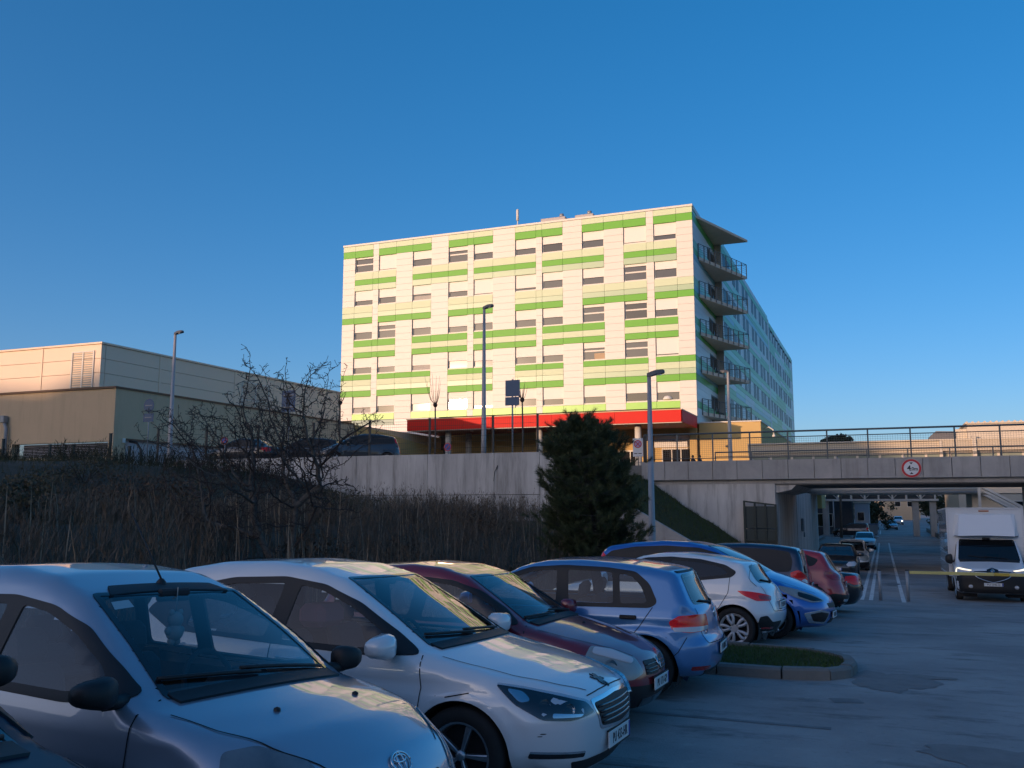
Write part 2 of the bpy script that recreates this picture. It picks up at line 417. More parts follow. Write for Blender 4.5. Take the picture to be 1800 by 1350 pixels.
# core behind the facade skin
mb = MB(); mb.box(-49.65, -14.5, 78.42, 128, 9.2, 28.0); mb.box(-49.6, -13.78, 89.65, 129.9, 9.6, 28.0)
mb.box(-45, -13.78, 130, 165.5, 4.2, 27.4); mb.box(-49.5, -14.3, 82.4, 128, 4.2, 9.6)
mb.build('core_wall', M_joint, H)
mb = MB(); mb.box(-49.75, -14.2, 78.05, 78.4, 28.24, 28.42); mb.box(-49.75, -14.2, 78.4, 128.4, 28.02, 28.42)
mb.build('parapet', M_frame, H)
covered = {}
for strips, cols in BANDS:
    for n in cols:
        x0, x1 = IX[n]
        for (zt, zb, m) in strips:
            unit_box('panel', x0+.012, x1-.012, FY-.01, FY+.26, zb+.012, zt-.012, m, H)
        covered.setdefault(n, []).append((strips[-1][1], strips[0][0]))
clad = MB()
for n in names:
    x0, x1 = IX[n]
    zend = 10.49 if n != 'end' else 9.1
    if n in ('w1','w2','n1'): zend = 10.49
    blocks = list(covered.get(n, []))
    if n[0] == 'w': blocks += [(b, t) for t, b in WROWS]
    blocks.sort(reverse=True); z = 28.22
    free = []
    for b, t in blocks:
        if z - t > .02: free.append((t, z))
        z = min(z, b)
    if z - zend > .02: free.append((zend, z))
    for b, t in free:
        k = max(1, round((t-b)/.62)); h = (t-b)/k
        for i in range(k):
            clad.box(x0+.01, x1-.01, FY, FY+.26, b+i*h+.008, b+(i+1)*h-.008)
o = clad.build('cladding', M_white, H); o['kind'] = 'stuff'
SH = {1: dict(w1=-.08,w2=.97,w3=.55,w4=.25,w5=.58,w6=.62,w7=.48,w8=.55,w9=.97,w10=.72),
      2: dict(w1=.68,w2=.58,w3=.6,w4=.65,w5=.96,w6=.86,w7=.52,w8=.58,w9=-.12,w10=.48),
      3: dict(w1=.55,w2=-.2,w3=.55,w4=.65,w5=.56,w6=.58,w7=.55,w8=-.13,w9=-.12,w10=.62),
      4: dict(w1=.62,w2=.65,w3=.7,w4=.55,w5=.65,w6=.6,w7=.6,w8=-.32,w9=-.13,w10=.95),
      5: dict(w1=.66,w2=.62,w3=.58,w4=.42,w5=.86,w6=.6,w7=.68,w8=.65,w9=.55,w10=.58)}
for r, (zt, zb) in enumerate(WROWS):
    for n in [q for q in names if q[0] == 'w']:
        x0, x1 = IX[n]; s = SH[r+1][n]; s0 = abs(s); dark = (r, n) in ((0,'w7'), (2,'w9'), (4,'w9'))
        y = FY+.20; f = .07
        mb = MB(); mb.box(x0+.02, x1-.02, y, y+.2, zt-.09, zt-.01); mb.box(x0+.02, x1-.02, y-.10, y+.2, zb+.005, zb+.13)
        mb.box(x0+.02, x0+.09, y, y+.2, zb+.13, zt-.09); mb.box(x1-.09, x1-.02, y, y+.2, zb+.13, zt-.09)
        zm = zt - (zt-zb)*.46
        if s0 < .45: mb.box(x0+.09, x1-.09, y, y+.2, zm-.07, zm+.07)
        W = mb.build('window', M_frame, H)
        MB().box(x0+.09, x1-.09, y+.05, y+.12, zb+.13, zt-.09).build('pane', M_paned if dark else M_pane, W)
        if s0 > .03:
            b = zt - .05 - (zt-zb-.2)*s0
            MB().box(x0+.03, x1-.03, y-.05, y-.01, b, zt-.012).build('shutter', M_shut, W)
        if (r, n) in ((1,'w3'),(4,'w1'),(3,'w3')):
            MB().box(x0+.1, x1-.1, y+.03, y+.05, zb+.13, zb+.55).build('curtain', M_curt, W)
        if (r, n) == (4, 'w10'):
            mb = MB(); mb.lathe([(0,.0),(.42,.0),(.40,.12),(.28,.28),(.0,.36)], ((x0+x1)/2-.1, y+.02, zb+.15), n=14); mb.build('curtain', M_shut, W)
        if (r, n) == (3, 'w8'):
            MB().box(x0+1.0, x1-.12, y+.02, y+.045, zb+.14, zb+.68).build('curtain', mk('cardboard', (.5,.36,.22)), W)
for x0, x1 in (IX['w1'], IX['n1'], IX['w2']): unit_box('panel', x0+.01, x1-.01, FY, FY+.26, 9.93, 10.47, M_teal, H)
# ground floor front, canopy and annex
mb = MB(); mb.box(-49.7, -38.7, 78.12, 78.4, 8.2, 9.92); mb.box(-43.55, -38.7, 78.1, 78.4, 9.95, 10.47)
mb.build('cladding', M_swhite, H)
mb = MB(); mb.box(-38.5, -9.16, 79.5, 82.3, 4.2, 9.16); mb.box(-14.3, -9.16, 79.0, 79.5, 4.2, 9.16); mb.box(-9.2, -9.14, 79.02, 106.4, 4.2, 9.16)
mb.box(-38.5, -26, 79.2, 79.45, 4.2, 6.4)
mb.build('ground_floor_wall', M_ochre, H)
mb = MB(); mb.box(-14.2, -9.08, 78.92, 106.6, 9.17, 9.26); mb.build('flashing', M_frame, H)
def door(x0, x1, z1, y, npan, par=H, name='door'):
    f = MB(); f.box(x0-.08, x1+.08, y-.06, y+.03, z1, z1+.12); f.box(x0-.08, x0, y-.06, y+.03, 4.2, z1); f.box(x1, x1+.08, y-.06, y+.03, 4.2, z1)
    for k in range(1, npan): xx = x0+(x1-x0)*k/npan; f.box(xx-.04, xx+.04, y-.05, y+.03, 4.2, z1)
    d = f.build(name, M_frame, par)
    for k in range(npan):
        a, b = x0+(x1-x0)*k/npan+.04, x0+(x1-x0)*(k+1)/npan-.04
        MB().box(a, b, y-.02, y+.0, 4.25, z1-.02).build('pane', M_paned, d)
door(-17.6, -15.2, 7.0, 79.48, 3); door(-22.5, -19.5, 6.9, 79.48, 3); door(-31, -28, 6.7, 79.18, 3)
mb = MB(); mb.box(-18.3, -14.9, 79.35, 79.49, 7.2, 8.3)
mb.build('entrance_sign', M_shut, H); 
for x in (-19.0, -14.75): MB().box(x-.3, x+.3, 78.6, 79.5, 4.2, 8.75).build('pier', M_ochre, H)
t = text_mesh('ULAZ', .42, mk('grey letters', (.3,.28,.25)), H, Matrix.Translation(Vector((-16.4, 79.34, 7.75)) - wloc(H)) @ Matrix.Rotation(rad(90), 4, 'X'))
mb = MB(); mb.box(-9.13, -9.06, 83, 95.5, 4.3, 7.1); D = mb.build('window', M_rail, H)
for k in range(7): MB().box(-9.08, -9.04, 83.1+k*1.78, 84.7+k*1.78, 4.4, 7.0).build('pane', mk('blue pane', (.05,.09,.14), rough=.08, spec=.9), D)
CN = thing('entrance_canopy', 'long flat red canopy over the hospital entrance', 'canopy', (-26.5, 71.5, 8.7))
CN.parent = H; CN.location = Vector((-26.5,71.5,8.7)) - Vector(H.location); del CN['category']; del CN['label']
def cp(mb, n, m): return mb.build(n, m, CN)
mb = MB(); n = 9
for k in range(n):
    a, b = -38.55+(24.25)*k/n, -38.55+24.25*(k+1)/n
    mb.box(a+.01, b-.01, 71.45, 71.6, 8.68, 9.62)
for k in range(3):
    a, b = 71.62+6.3*k/3, 71.62+6.3*(k+1)/3
    mb.box(-14.4, -14.25, a+.01, b-.01, 8.68, 9.62); mb.box(-38.6, -38.45, a+.01, b-.01, 8.68, 9.62)
cp(mb, 'fascia', M_red)
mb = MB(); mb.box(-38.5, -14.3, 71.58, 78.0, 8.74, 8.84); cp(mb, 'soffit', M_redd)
mb = MB(); mb.box(-38.62, -14.22, 71.40, 78.05, 9.625, 9.70); cp(mb, 'flashing', mk('canopy flashing', (.62,.42,.22), rough=.5))
mb = MB(); mb.box(-38.5, -14.3, 71.55, 71.62, 8.62, 8.68)
cp(mb, 'edge_trim', M_frame)
for x, y in ((-35.2,72.9),(-26.65,72.9),(-18.13,72.9),(-35.1,77),(-26.5,77)):
    MB().cyl((x,y,4.2), (x,y,8.74), .27, n=20).build('column', M_frame, CN)
for k in range(7):
    MB().cyl((-37+k*3.5,74.2,8.70),(-37+k*3.5,74.2,8.75),.14,n=12).build('downlight', M_frame, CN)
# corner notch: return wall, balconies
mb = MB()
zz = [28.22]
def sidewall(mb, X, y0, y1, z0, z1, step=.62):
    k = max(1, round((z1-z0)/step)); h = (z1-z0)/k
    for i in range(k): mb.box(X-.22, X, y0, y1, z0+i*h+.008, z0+(i+1)*h-.008)
for b, t in ((25.38,26.99),(21.95,23.54),(18.48,20.18),(15.03,16.71),(11.1,12.83),(9.1,10.49)): sidewall(mb, -14.25, 78.37, 85.4, b, t)
for b, t in ((25.38,26.99),(21.95,23.54),(18.48,20.18),(15.03,16.71),(11.1,12.83)): mb.box(-14.45, -14.27, 85.5, 89.5, t-.4, t)
mb.build('cladding', M_swhite, H)
for strips, cols in BANDS:
    for (zt, zb, m) in strips:
        mm = {P: M_steal, B: M_sgreen, S: M_sblue, Lm: M_sgreen}[m]  # front band colours swapped for their shaded copies
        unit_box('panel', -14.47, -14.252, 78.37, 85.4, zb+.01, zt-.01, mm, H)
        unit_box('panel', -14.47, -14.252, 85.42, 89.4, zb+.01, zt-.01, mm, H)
for zt, zb in WROWS:
    d = MB().box(-14.42, -14.3, 85.55, 89.4, zb-.9, zt-.4).build('balcony_door', M_rail, H)
    MB().box(-14.31, -14.27, 85.8, 87.3, zb-.8, zt-.55).build('pane', M_paned, d)
    MB().box(-14.31, -14.27, 87.6, 89.2, zb-.8, zt-.55).build('pane', M_paned, d)
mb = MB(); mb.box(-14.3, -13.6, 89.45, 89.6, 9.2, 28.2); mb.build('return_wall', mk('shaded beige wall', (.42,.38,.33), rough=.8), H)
TRI = [(-14.25, 80.4), (-11.25, 89.5), (-14.25, 89.5)]
def tri_slab(z, t, nm, top=False):
    tri = TRI if not top else [(-14.25, 79.9), (-11.0, 89.6), (-14.25, 89.6)]
    mb = MB(); mb.prism(tri, z-t, z, 'z'); return mb.build(nm, M_soff, H)
tri_slab(27.95, .22, 'balcony_roof', True)
for z in (24.3, 20.88, 17.42, 14.05, 10.3):
    s = tri_slab(z, .30, 'balcony')
    a, b = Vector((-14.2, 80.4, 0)), Vector((-11.2, 89.5, 0)); mb = MB()
    for k in range(10):
        p = a.lerp(b, k/9); mb.box(p.x-.03, p.x+.05, p.y-.03, p.y+.03, z-.28, z+1.15)
    for h in (.25,.45,.65,.85,1.0):
        mb.tube([a+Vector((.02,0,z+h)), b+Vector((.02,0,z+h))], .012, 5)
    mb.tube([a+Vector((.02,0,z+1.15)), b+Vector((.02,0,z+1.15))], .03, 6)
    mb.tube([b+Vector((0,0,z+1.15)), Vector((-13.6,89.45,z+1.15))], .03, 6)
    mb.build('railing', M_rail, s)
    if z < 24:
        for j in range(2):
            yy = 85.4+j*1.4; c = MB(); xx = -13.6
            c.box(xx-.22, xx+.22, yy-.22, yy+.22, z+.40, z+.44); c.box(xx-.22, xx-.18, yy-.22, yy+.22, z+.44, z+.85)
            for dx in (-.2,.17):
                for dy in (-.2,.17): c.box(xx+dx, xx+dx+.03, yy+dy, yy+dy+.03, z, z+.4)
            c.build('chair', M_black, s)
# the long side facing the road
SX = -13.6
mb = MB(); y0b, y1b = 89.6, 130.0
sb = MB()
for b, t in ((25.38,26.99),(21.95,23.54),(18.48,20.18),(15.03,16.71),(11.1,12.83),(4.3,10.5)):
    for ya, yb, dz in ((89.62,130,0),(130.05,165.5,-.35)):
        k = max(1, round((t-b)/.62)); h = (t-b)/k
        for i in range(k): sb.box(SX-.15, SX, ya, yb, b+i*h+.01+dz*(t > 26), b+(i+1)*h-.01+dz*(t > 26))
sb.box(SX-.15, SX+.02, 165.5, 166.8, 4.3, 27.6); sb.box(SX-.12, SX+.03, 129.4, 130.6, 4.3, 27.9)
o = sb.build('cladding', M_swhite, H); o['kind'] = 'stuff'
rs = random.Random(3)
segs = [(89.62,97),(97.02,104.2),(104.22,112),(112.02,120),(120.02,129.35),(130.65,138),(138.02,145),(145.02,152),(152.02,159.5),(159.52,165.4)]
for bi, (strips, cols) in enumerate(BANDS):
    for si, (ya, yb) in enumerate(segs):
        for j, (zt, zb, m) in enumerate(strips):
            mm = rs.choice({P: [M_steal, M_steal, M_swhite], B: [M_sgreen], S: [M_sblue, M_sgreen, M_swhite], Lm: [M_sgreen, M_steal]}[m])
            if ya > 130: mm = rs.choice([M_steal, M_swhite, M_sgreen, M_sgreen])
            if ya > 130 and zt > 28: zt -= .5
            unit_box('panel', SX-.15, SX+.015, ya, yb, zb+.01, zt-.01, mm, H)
YW = [91.3,93.9,97.6,100.3,105.0,108.0,112.9,115.8,120.5,123.6,127.8,131.8,135.4,138.7,142.8,145.7,150.2,153.3,157.2,160.4]
mf = MB(); mf.box(-.08,.03,-.86,.86,-.04,0); mf.box(-.08,.03,-.86,.86,1.6,1.64); mf.box(-.08,.03,-.86,-.79,0,1.6); mf.box(-.08,.03,.79,.86,0,1.6); mf.box(-.05,.02,-.03,.03,0,1.6)
meF = mf.mesh('window', [mk('side window frame', (.09,.095,.10), rough=.5)])
meP = MB().box(-.06,.012,-.79,.79,0,1.6).mesh('pane', [mk('side pane', (.012,.014,.018), rough=.3, spec=.15)])
for zt, zb in WROWS:
    for y in YW:
        o = link('window', meF, H, False); o.location = Vector((SX, y, zb+.02)) - Vector(H.location)
        p = link('pane', meP, o, False)
# roof plant
for (x0, x1, y0, y1, z0, z1) in ((-30.5,-27.9,84,88,28.4,30.75),(-26.9,-25.0,84,87.5,28.4,30.7)):
    t = MB().bbox(x0, x1, y0, y1, z0, z1, .06)
    o = t.build('roof_unit', mk('roof unit', (.45,.42,.40), rough=.6), H)
    mb = MB(); mb.cyl((x1-.5,84.4,z1),(x1-.5,84.4,z1+.35),.22,n=12); mb.cyl((x1+.1,84.2,z1-.9),(x1+.5,84.2,z1-.4),.3,n=10); mb.build('vent', M_steel, o)
mb = MB(); mb.cyl((-31.1,79.2,28.4),(-31.1,79.2,29.9),.05,n=8); mb.cyl((-31.1,79.2,29.2),(-31.1,79.2,30.3),.13,n=10); mb.build('aerial', M_frame, H)
# red-brown plinth lamp on annex
mb = MB(); mb.tube([(-9.05,80.2,8.6),(-8.6,80.0,8.75),(-8.25,79.9,8.5),(-8.2,79.9,8.1)], .06, 8); mb.lathe([(.0,.0),(.16,.0),(.13,.2),(.05,.28)], (-8.2,79.9,7.85), n=12); mb.build('wall_lamp', M_frame, H)
mb = MB(); mb.bbox(-12.05,-11.75,78.55,78.95,7.05,7.2,.02); mb.cyl((-11.9,78.95,7.15),(-11.9,79.05,7.3),.04,n=8); mb.build('security_camera', M_black, H)

# ------------------------------------------------------------------ beige building on the left
M_beige = mk('beige sandwich panel', (.94,.73,.53), rough=.55, nscale=.6, namt=.2, col2=(.85,.65,.47))
M_olive = mk('olive render', (.70,.52,.33), rough=.9, nscale=.7, namt=.35, col2=(.55,.42,.26), bscale=60, bstr=.1)
streaks(M_olive, 1.6, .4, .75)
M_ledge = mk('brown flashing', (.16,.09,.05), rough=.6)
M_louv = mk('louvre aluminium', (.30,.31,.34), rough=.45, metal=.4); M_louv2 = mk('beige louvre slat', (.50,.46,.38), rough=.5)
L = thing('service_building', 'beige panelled flat-roofed hall on an olive plinth with louvres', 'building', (-45, 38.1, 4.0))
mb = MB(); mb.box(-79.8, -39.95, 38.4, 62.2, 8.4, 11.0); mb.build('core_wall', M_joint, L)
for z0, z1 in ((8.62,9.42),(9.42,10.22),(10.22,11.02)):
    xs_ = [-79.8,-74,-69.5,-65,-60,-56,-52,-48.1,-44.1,-39.7]
    for a, b in zip(xs_[:-1], xs_[1:]): unit_box('wall_panel', a+.015, b-.015, 38.1, 38.4, z0+.012, z1-.012, M_beige, L)
    ys_ = [38.41,42.6,49.5,53.8,58.2,62.4]
    for a, b in zip(ys_[:-1], ys_[1:]): unit_box('wall_panel', -40.0, -39.7, a+.015, b-.015, z0+.012, z1-.012, M_beige, L)
for a in (-48.1,-44.1): MB().box(a-.06, a+.06, 38.06, 38.12, 8.62, 11.0).build('cover_strip', M_beige, L)
for y in (42.6,49.5,53.8,58.2): MB().box(-39.72, -39.66, y-.07, y+.07, 8.62, 11.0).build('cover_strip', M_beige, L)
mb = MB(); mb.box(-79.9, -39.62, 38.02, 62.5, 11.03, 11.13); mb.build('roof_flashing', M_beige, L)
mb = MB(); mb.box(-79.9, -38.42, 38.0, 62.6, 8.5, 8.6); mb.build('ledge', M_ledge, L)
def louvre(x0, x1, z0, z1, axis, c, n=16):
    f = MB(); 
    def bx(m, a0, a1, d0, d1, b0, b1):
        m.box(a0, a1, c+d0, c+d1, b0, b1) if axis == 'y' else m.box(c-d1, c-d0, a0, a1, b0, b1)
    bx(f, x0-.08, x1+.08, -.06, .02, z1, z1+.08); bx(f, x0-.08, x0, -.06, .02, z0, z1); bx(f, x1, x1+.08, -.06, .02, z0, z1)
    xm = (x0+x1)/2; bx(f, xm-.05, xm+.05, -.05, .02, z0, z1); zm = z0+(z1-z0)*.35; bx(f, x0, x1, -.04, .02, zm-.03, zm+.03)
    o = f.build('louvre_door', M_frame, L)
    s = MB()
    for i in range(n):
        z = z0+(z1-z0)*(i+.5)/n; bx(s, x0, x1, -.035, .0, z-.045, z+.012)
    s.build('slats', M_louv2, o)['kind'] = 'stuff'
louvre(-41.75, -40.25, 8.63, 10.6, 'y', 38.1); louvre(50.3, 53.1, 8.63, 10.4, 'x', -39.7)
mb = MB()
mb.box(-80, -46.0, 38.1, 38.6, 3.2, 8.5); mb.box(-46.0, -38.5, 38.1, 38.6, 5.6, 8.5); mb.box(-46.0, -38.5, 38.1, 38.6, 3.2, 4.78); mb.box(-38.85, -38.5, 38.1, 38.6, 4.78, 5.6)
mb.box(-38.9, -38.5, 38.6, 78.2, 5.75, 8.5); mb.box(-38.9, -38.5, 38.6, 39.0, 3.2, 5.75); mb.box(-38.9, -38.5, 62.4, 78.2, 3.2, 5.75)
mb.build('plinth_wall', M_olive, L)
mb = MB(); mb.box(-46, -38.9, 38.9, 39.0, 4.78, 5.6); mb.build('recess', M_paned, L)
for i in range(9):
    z = 4.84+i*.085; MB().box(-45.95, -38.9, 38.36, 38.46, z-.016, z+.016).build('slat', M_louv, L)
mb = MB(); mb.box(-42.4,-42.34,38.28,38.34,4.78,5.6); mb.build('mullion', M_louv, L)
mb = MB()
for k in range(8): mb.box(-38.75, -38.70, 39.05+k*2.9, 39.05+k*2.9+2.85, 4.0, 5.74)
mb.build('roller_door', mk('white door panel', (.55,.55,.57), rough=.5, nscale=1, namt=.2), L)
mb = MB(); mb.box(-38.49,-38.40,39.0,62.4,5.72,5.80); mb.build('door_lintel', M_ledge, L)
mb = MB(); mb.bbox(-38.495,-38.40,38.72,38.9,5.55,5.8,.01); mb.build('junction_box', M_shut, L)
mb = MB(); mb.bbox(-46.85,-46.4,37.75,38.08,6.85,7.25,.03); mb.tube([(-46.5,37.9,6.85),(-46.35,37.92,6.5),(-46.35,37.95,4.1)], .10, 10); mb.build('downpipe', M_steel, L)
mb = MB(); mb.box(-80, -39.5, 37.2, 38.05, 3.0, 4.0); mb.build('concrete_base', M_conc, L)
mb = MB(); mb.tube([(-38.4,39.2,5.65),(-37.9,39.2,5.55),(-37.6,39.2,5.2),(-37.5,39.2,4.2)], .07, 8); mb.build('hose_pipe', M_black, L)
# ochre ramp wall running on to the hospital
RW = thing('ramp_wall', 'ochre rendered ramp wall between the beige hall and the hospital', 'wall', (-38.3, 70, 4.2))
mb = MB(); mb.prism([(62.65,4.2),(78.05,4.2),(78.05,7.3),(69,8.0),(62.65,8.46)], -38.48, -38.2, 'x'); mb.build('wall_panel', M_ochre, RW)

# ------------------------------------------------------------------ retaining wall
RT = thing('retaining_wall', 'stained concrete retaining wall above the dry shrubs', 'wall', (-20, 37.6, 1.5))
mb = MB()
xb = [-34,-29.4,-26.7,-22.95,-19.2,-15.9,-13.75]
for a, b in zip(xb[:-1], xb[1:]):
    MB().box(a+.012, b-.012, 37.6, 37.85, 2.62, 4.45).build('wall_panel', M_concw, RT)
    MB().box(a+.012, b-.012, 37.6, 37.85, .8, 2.595).build('wall_panel', M_concw, RT)
mb = MB(); mb.prism([(-13.74,.8),(-12.2,.8),(-12.2,3.3),(-13.1,4.25),(-13.74,4.45)], 37.6, 37.85, 'y'); mb.build('wall_panel', M_concw, RT)
mb = MB(); mb.box(-34, -12.3, 37.72, 37.86, .6, 4.3); mb.build('wall_core', M_joint, RT)
mb = MB()
for k in range(11): mb.cyl((-24+k*1.05, 37.58, 2.5),(-24+k*1.05,37.61,2.5),.035,n=8)
mb.tube([(-15.9,37.57,3.2),(-15.85,37.55,3.6),(-15.7,37.55,3.9),(-15.75,37.57,3.7)], .012, 5)
mb.build('tie_hole', M_black, RT)
WG = thing('wing_wall', 'low sloping concrete wing wall at the foot of the grass embankment', 'wall', (-8.5, 36, .5))
mb = MB(); mb.prism([(-11,.0),(-6.9,.0),(-6.9,.75),(-9.1,2.0),(-11,2.0)], 35.9, 36.15, 'y'); mb.build('wall_panel', M_conc, WG)

# ------------------------------------------------------------------ road bridge
BR = thing('road_bridge', 'concrete road bridge with panelled parapet crossing above the street', 'bridge', (0, 52, 3.3))
BX0, BX1 = -11.46, 17.0
xp = [BX0]; rr = random.Random(5)
while xp[-1] < BX1-1.5: xp.append(xp[-1]+rr.choice([1.18,1.2,1.22]))
xp.append(BX1)
for a, b in zip(xp[:-1], xp[1:]):
    MB().box(a+.012, b-.012, 46.62+rr.uniform(-.006,.006), 46.85, 3.42, 4.36).build('parapet_panel', M_conc, BR)
mb = MB(); mb.box(BX0+.1, BX1, 46.86, 58.0, 3.2, 4.1); mb.box(BX0+.1, BX1, 46.87, 47.1, 4.1, 4.33); mb.box(BX0, BX1, 57.6, 58.0, 4.1, 4.3); mb.build('deck', M_conc, BR)
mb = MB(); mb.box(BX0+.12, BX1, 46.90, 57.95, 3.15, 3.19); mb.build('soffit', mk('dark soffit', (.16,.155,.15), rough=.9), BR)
mb = MB()
mb.box(-11.3, -4.85, 46.84, 47.3, -1.5, 3.2); mb.box(-5.1, -4.8, 47.3, 57.9, -1.6, 3.2)
mb.build('abutment', M_concw, BR)
mb = MB(); mb.prism([(-4.84,3.14),(-3.85,3.14),(-4.1,2.9),(-4.84,2.75)], 46.95, 57.5, 'y'); mb.build('bearing_beam', M_concw, BR)
mb = MB(); mb.box(7.2, 7.6, 46.95, 57.9, -1.5, 3.2); mb.box(7.6, 17, 46.86, 47.3, -1.5, 3.2); mb.build('abutment', M_concw, BR)
mb = MB(); mb.box(-5.0, -4.78, 58.0, 77, -1.6, 3.0); mb.build('side_wall', M_concw, BR)
mb = MB(); mb.bbox(-4.77,-4.6,60.5,61.2,.55,1.35,.03); mb.cyl((-4.62,60.85,.2),(-4.62,60.85,.5),.05,n=8); mb.build('electric_box', M_steel, BR)
xr = [-11.32,-9.6,-7.8,-5.97,-4.15,-2.33,-.49,1.37,3.24,5.1,6.95,8.8,10.65,12.5,14.35,16.2]
def railing(y, z0, z1, zmid, label, posts, mesh_from, lo=False):
    T = thing('bridge_railing', label, 'railing', (0, y, z0), 0, 'railings of the bridge')
    for x in posts: MB().box(x-.035, x+.035, y-.03, y+.03, z0, z1).build('post', M_rail, T)
    a, b = posts[0], posts[-1]
    MB().tube([(a,y,z1),(b,y,z1)], .045, 8).build('handrail', M_rail, T)
    MB().tube([(a,y,zmid),(b,y,zmid)], .025, 6).build('rail', M_rail, T)
    MB().tube([(a,y,z0+.14),(b,y,z0+.14)], .022, 6).build('rail', M_rail, T)
    if mesh_from:
        for p, q in zip(posts[:-1], posts[1:]):
            mb = MB(); k = 17
            for i in range(1, k): x = p+(q-p)*i/k; mb.add([(x-.004,y+.03,z0+.14),(x+.004,y+.03,z0+.14),(x+.004,y+.03,zmid),(x-.004,y+.03,zmid)], [[0,1,2,3]])
            for i in range(1, 10): z = z0+.14+(zmid-z0-.14)*i/10; mb.add([(p,y+.032,z-.004),(q,y+.032,z-.004),(q,y+.032,z+.004),(p,y+.032,z+.004)], [[0,1,2,3]])
            mb.build('wire_mesh', M_rail, T, fix=False)['kind'] = 'stuff'
    else:
        MB().tube([(a,y,z0+.5),(b,y,z0+.5)], .022, 6).build('rail', M_rail, T)
railing(46.75, 4.36, 5.75, 5.48, 'front mesh railing along the near parapet of the bridge', xr, True)
railing(57.8, 4.3, 5.42, 5.14, 'plain rear railing on the far side of the bridge', [x for x in np.arange(-9.5, 17, 2.2)], False)
MB().box(-11.36, -11.2, 46.68, 46.84, 4.36, 5.7).build('end_post', M_black, [o for o in bpy.data.objects if o.name == 'bridge_railing'][0])
GT = thing('metal_gate', 'dark green sheet metal gate leaning at the abutment under the bridge', 'gate', (-5.5, 46.5, 0))
mb = MB(); g0 = gz(46.5)
for x in (-6.3,-5.8,-5.3,-4.82): mb.box(x-.05, x+.05, 46.42, 46.5, g0+.05, 2.38-(x+6.3)*.12)
for z in (.05, 1.4): mb.box(-6.3, -4.82, 46.43, 46.49, g0+z, g0+z+.08)
mb.prism([(-6.3,2.3),(-4.82,2.12),(-4.82,2.2),(-6.3,2.38)], 46.43, 46.49, 'y')
mb.build('gate_frame', M_green, GT)
for a, b in ((-6.25,-5.85),(-5.75,-5.35),(-5.25,-4.87)):
    MB().box(a, b, 46.5, 46.52, g0+.12, 1.0).build('sheet_panel', mk('gate sheet', (.02,.045,.05), rough=.5, nscale=2, namt=.5), GT)
    MB().box(a, b, 46.5, 46.52, 1.05, 2.1).build('sheet_panel', MATS['gate sheet'], GT)
# clearance sign
CS = thing('height_sign', 'round red-bordered 4,0m height limit sign on the bridge parapet', 'road sign', (1.33, 46.56, 3.85))
M_sred = mk('sign red', (.55,.02,.03), rough=.4); M_swh = mk('sign white', (.75,.75,.76), rough=.4); M_sbk = mk('sign black', (.015,.015,.02), rough=.5); M_sblu = mk('sign blue', (.03,.08,.35), rough=.4); M_sgry = mk('sign back grey', (.09,.14,.23), rough=.6)
MB().cyl((1.33,46.60,3.85),(1.33,46.56,3.85),.44,n=40).build('rim', mk('sign edge', (.6,.45,.42)), CS)
MB().cyl((1.33,46.60,3.85),(1.33,46.553,3.85),.42,n=40).build('border', M_sred, CS)
MB().cyl((1.33,46.60,3.85),(1.33,46.546,3.85),.325,n=40).build('face', M_swh, CS)
def RX(x, y, z): return Matrix.Translation(Vector((x, y, z))) @ Matrix.Rotation(rad(90), 4, 'X')
text_mesh('4', .34, M_sbk, CS, RX(-.10, -.02, .0), bold=.006)
text_mesh(',0m', .22, M_sbk, CS, RX(.12, -.02, -.035), bold=.005)
mb = MB(); mb.add([(1.25,46.540,4.12),(1.41,46.540,4.12),(1.33,46.540,4.03)], [[0,1,2]]); mb.add([(1.25,46.540,3.58),(1.41,46.540,3.58),(1.33,46.540,3.67)], [[0,1,2]]); mb.build('arrow_mark', M_sbk, CS)
# ------------------------------------------------------------------ car bodies
# a body is the rounded intersection of a side outline and a plan outline; every fitting is laid on that surface
def smooth_poly(pts, step=.025, sig=.035):
    p = np.array(pts, float); q = np.vstack([p, p[:1]])
    seg = np.hypot(*np.diff(q, axis=0).T); s = np.concatenate([[0], np.cumsum(seg)])
    n = int(s[-1]/step); t = np.linspace(0, s[-1], n, endpoint=False)
    x = np.interp(t, s, q[:,0]); z = np.interp(t, s, q[:,1])
    k = int(3*sig/step)+1; g = np.exp(-.5*((np.arange(-k, k+1)*step)/sig)**2); g /= g.sum()
    f = lambda a: np.convolve(np.concatenate([a[-k:], a, a[:k]]), g, 'valid')
    return np.stack([f(x), f(z)], 1)
def inside_poly(P, pts):
    x, y = pts[:,0][:,None], pts[:,1][:,None]
    a = P; b = np.roll(P, -1, 0)
    c = (a[None,:,1] > y) != (b[None,:,1] > y)
    with np.errstate(divide='ignore', invalid='ignore'):
        xi = (b[None,:,0]-a[None,:,0])*(y-a[None,:,1])/(b[None,:,1]-a[None,:,1]) + a[None,:,0]
    return (np.sum(c & (x < xi), 1) % 2) == 1
def poly_sd(P, pts):
    a = P[None]; b = np.roll(P, -1, 0)[None]; p = pts[:,None]
    ab = b-a; ap = p-a
    t = np.clip((ap*ab).sum(2)/np.maximum((ab*ab).sum(2), 1e-12), 0, 1)
    d = np.sqrt(((ap-t[...,None]*ab)**2).sum(2)).min(1)
    return np.where(inside_poly(P, pts), -d, d)
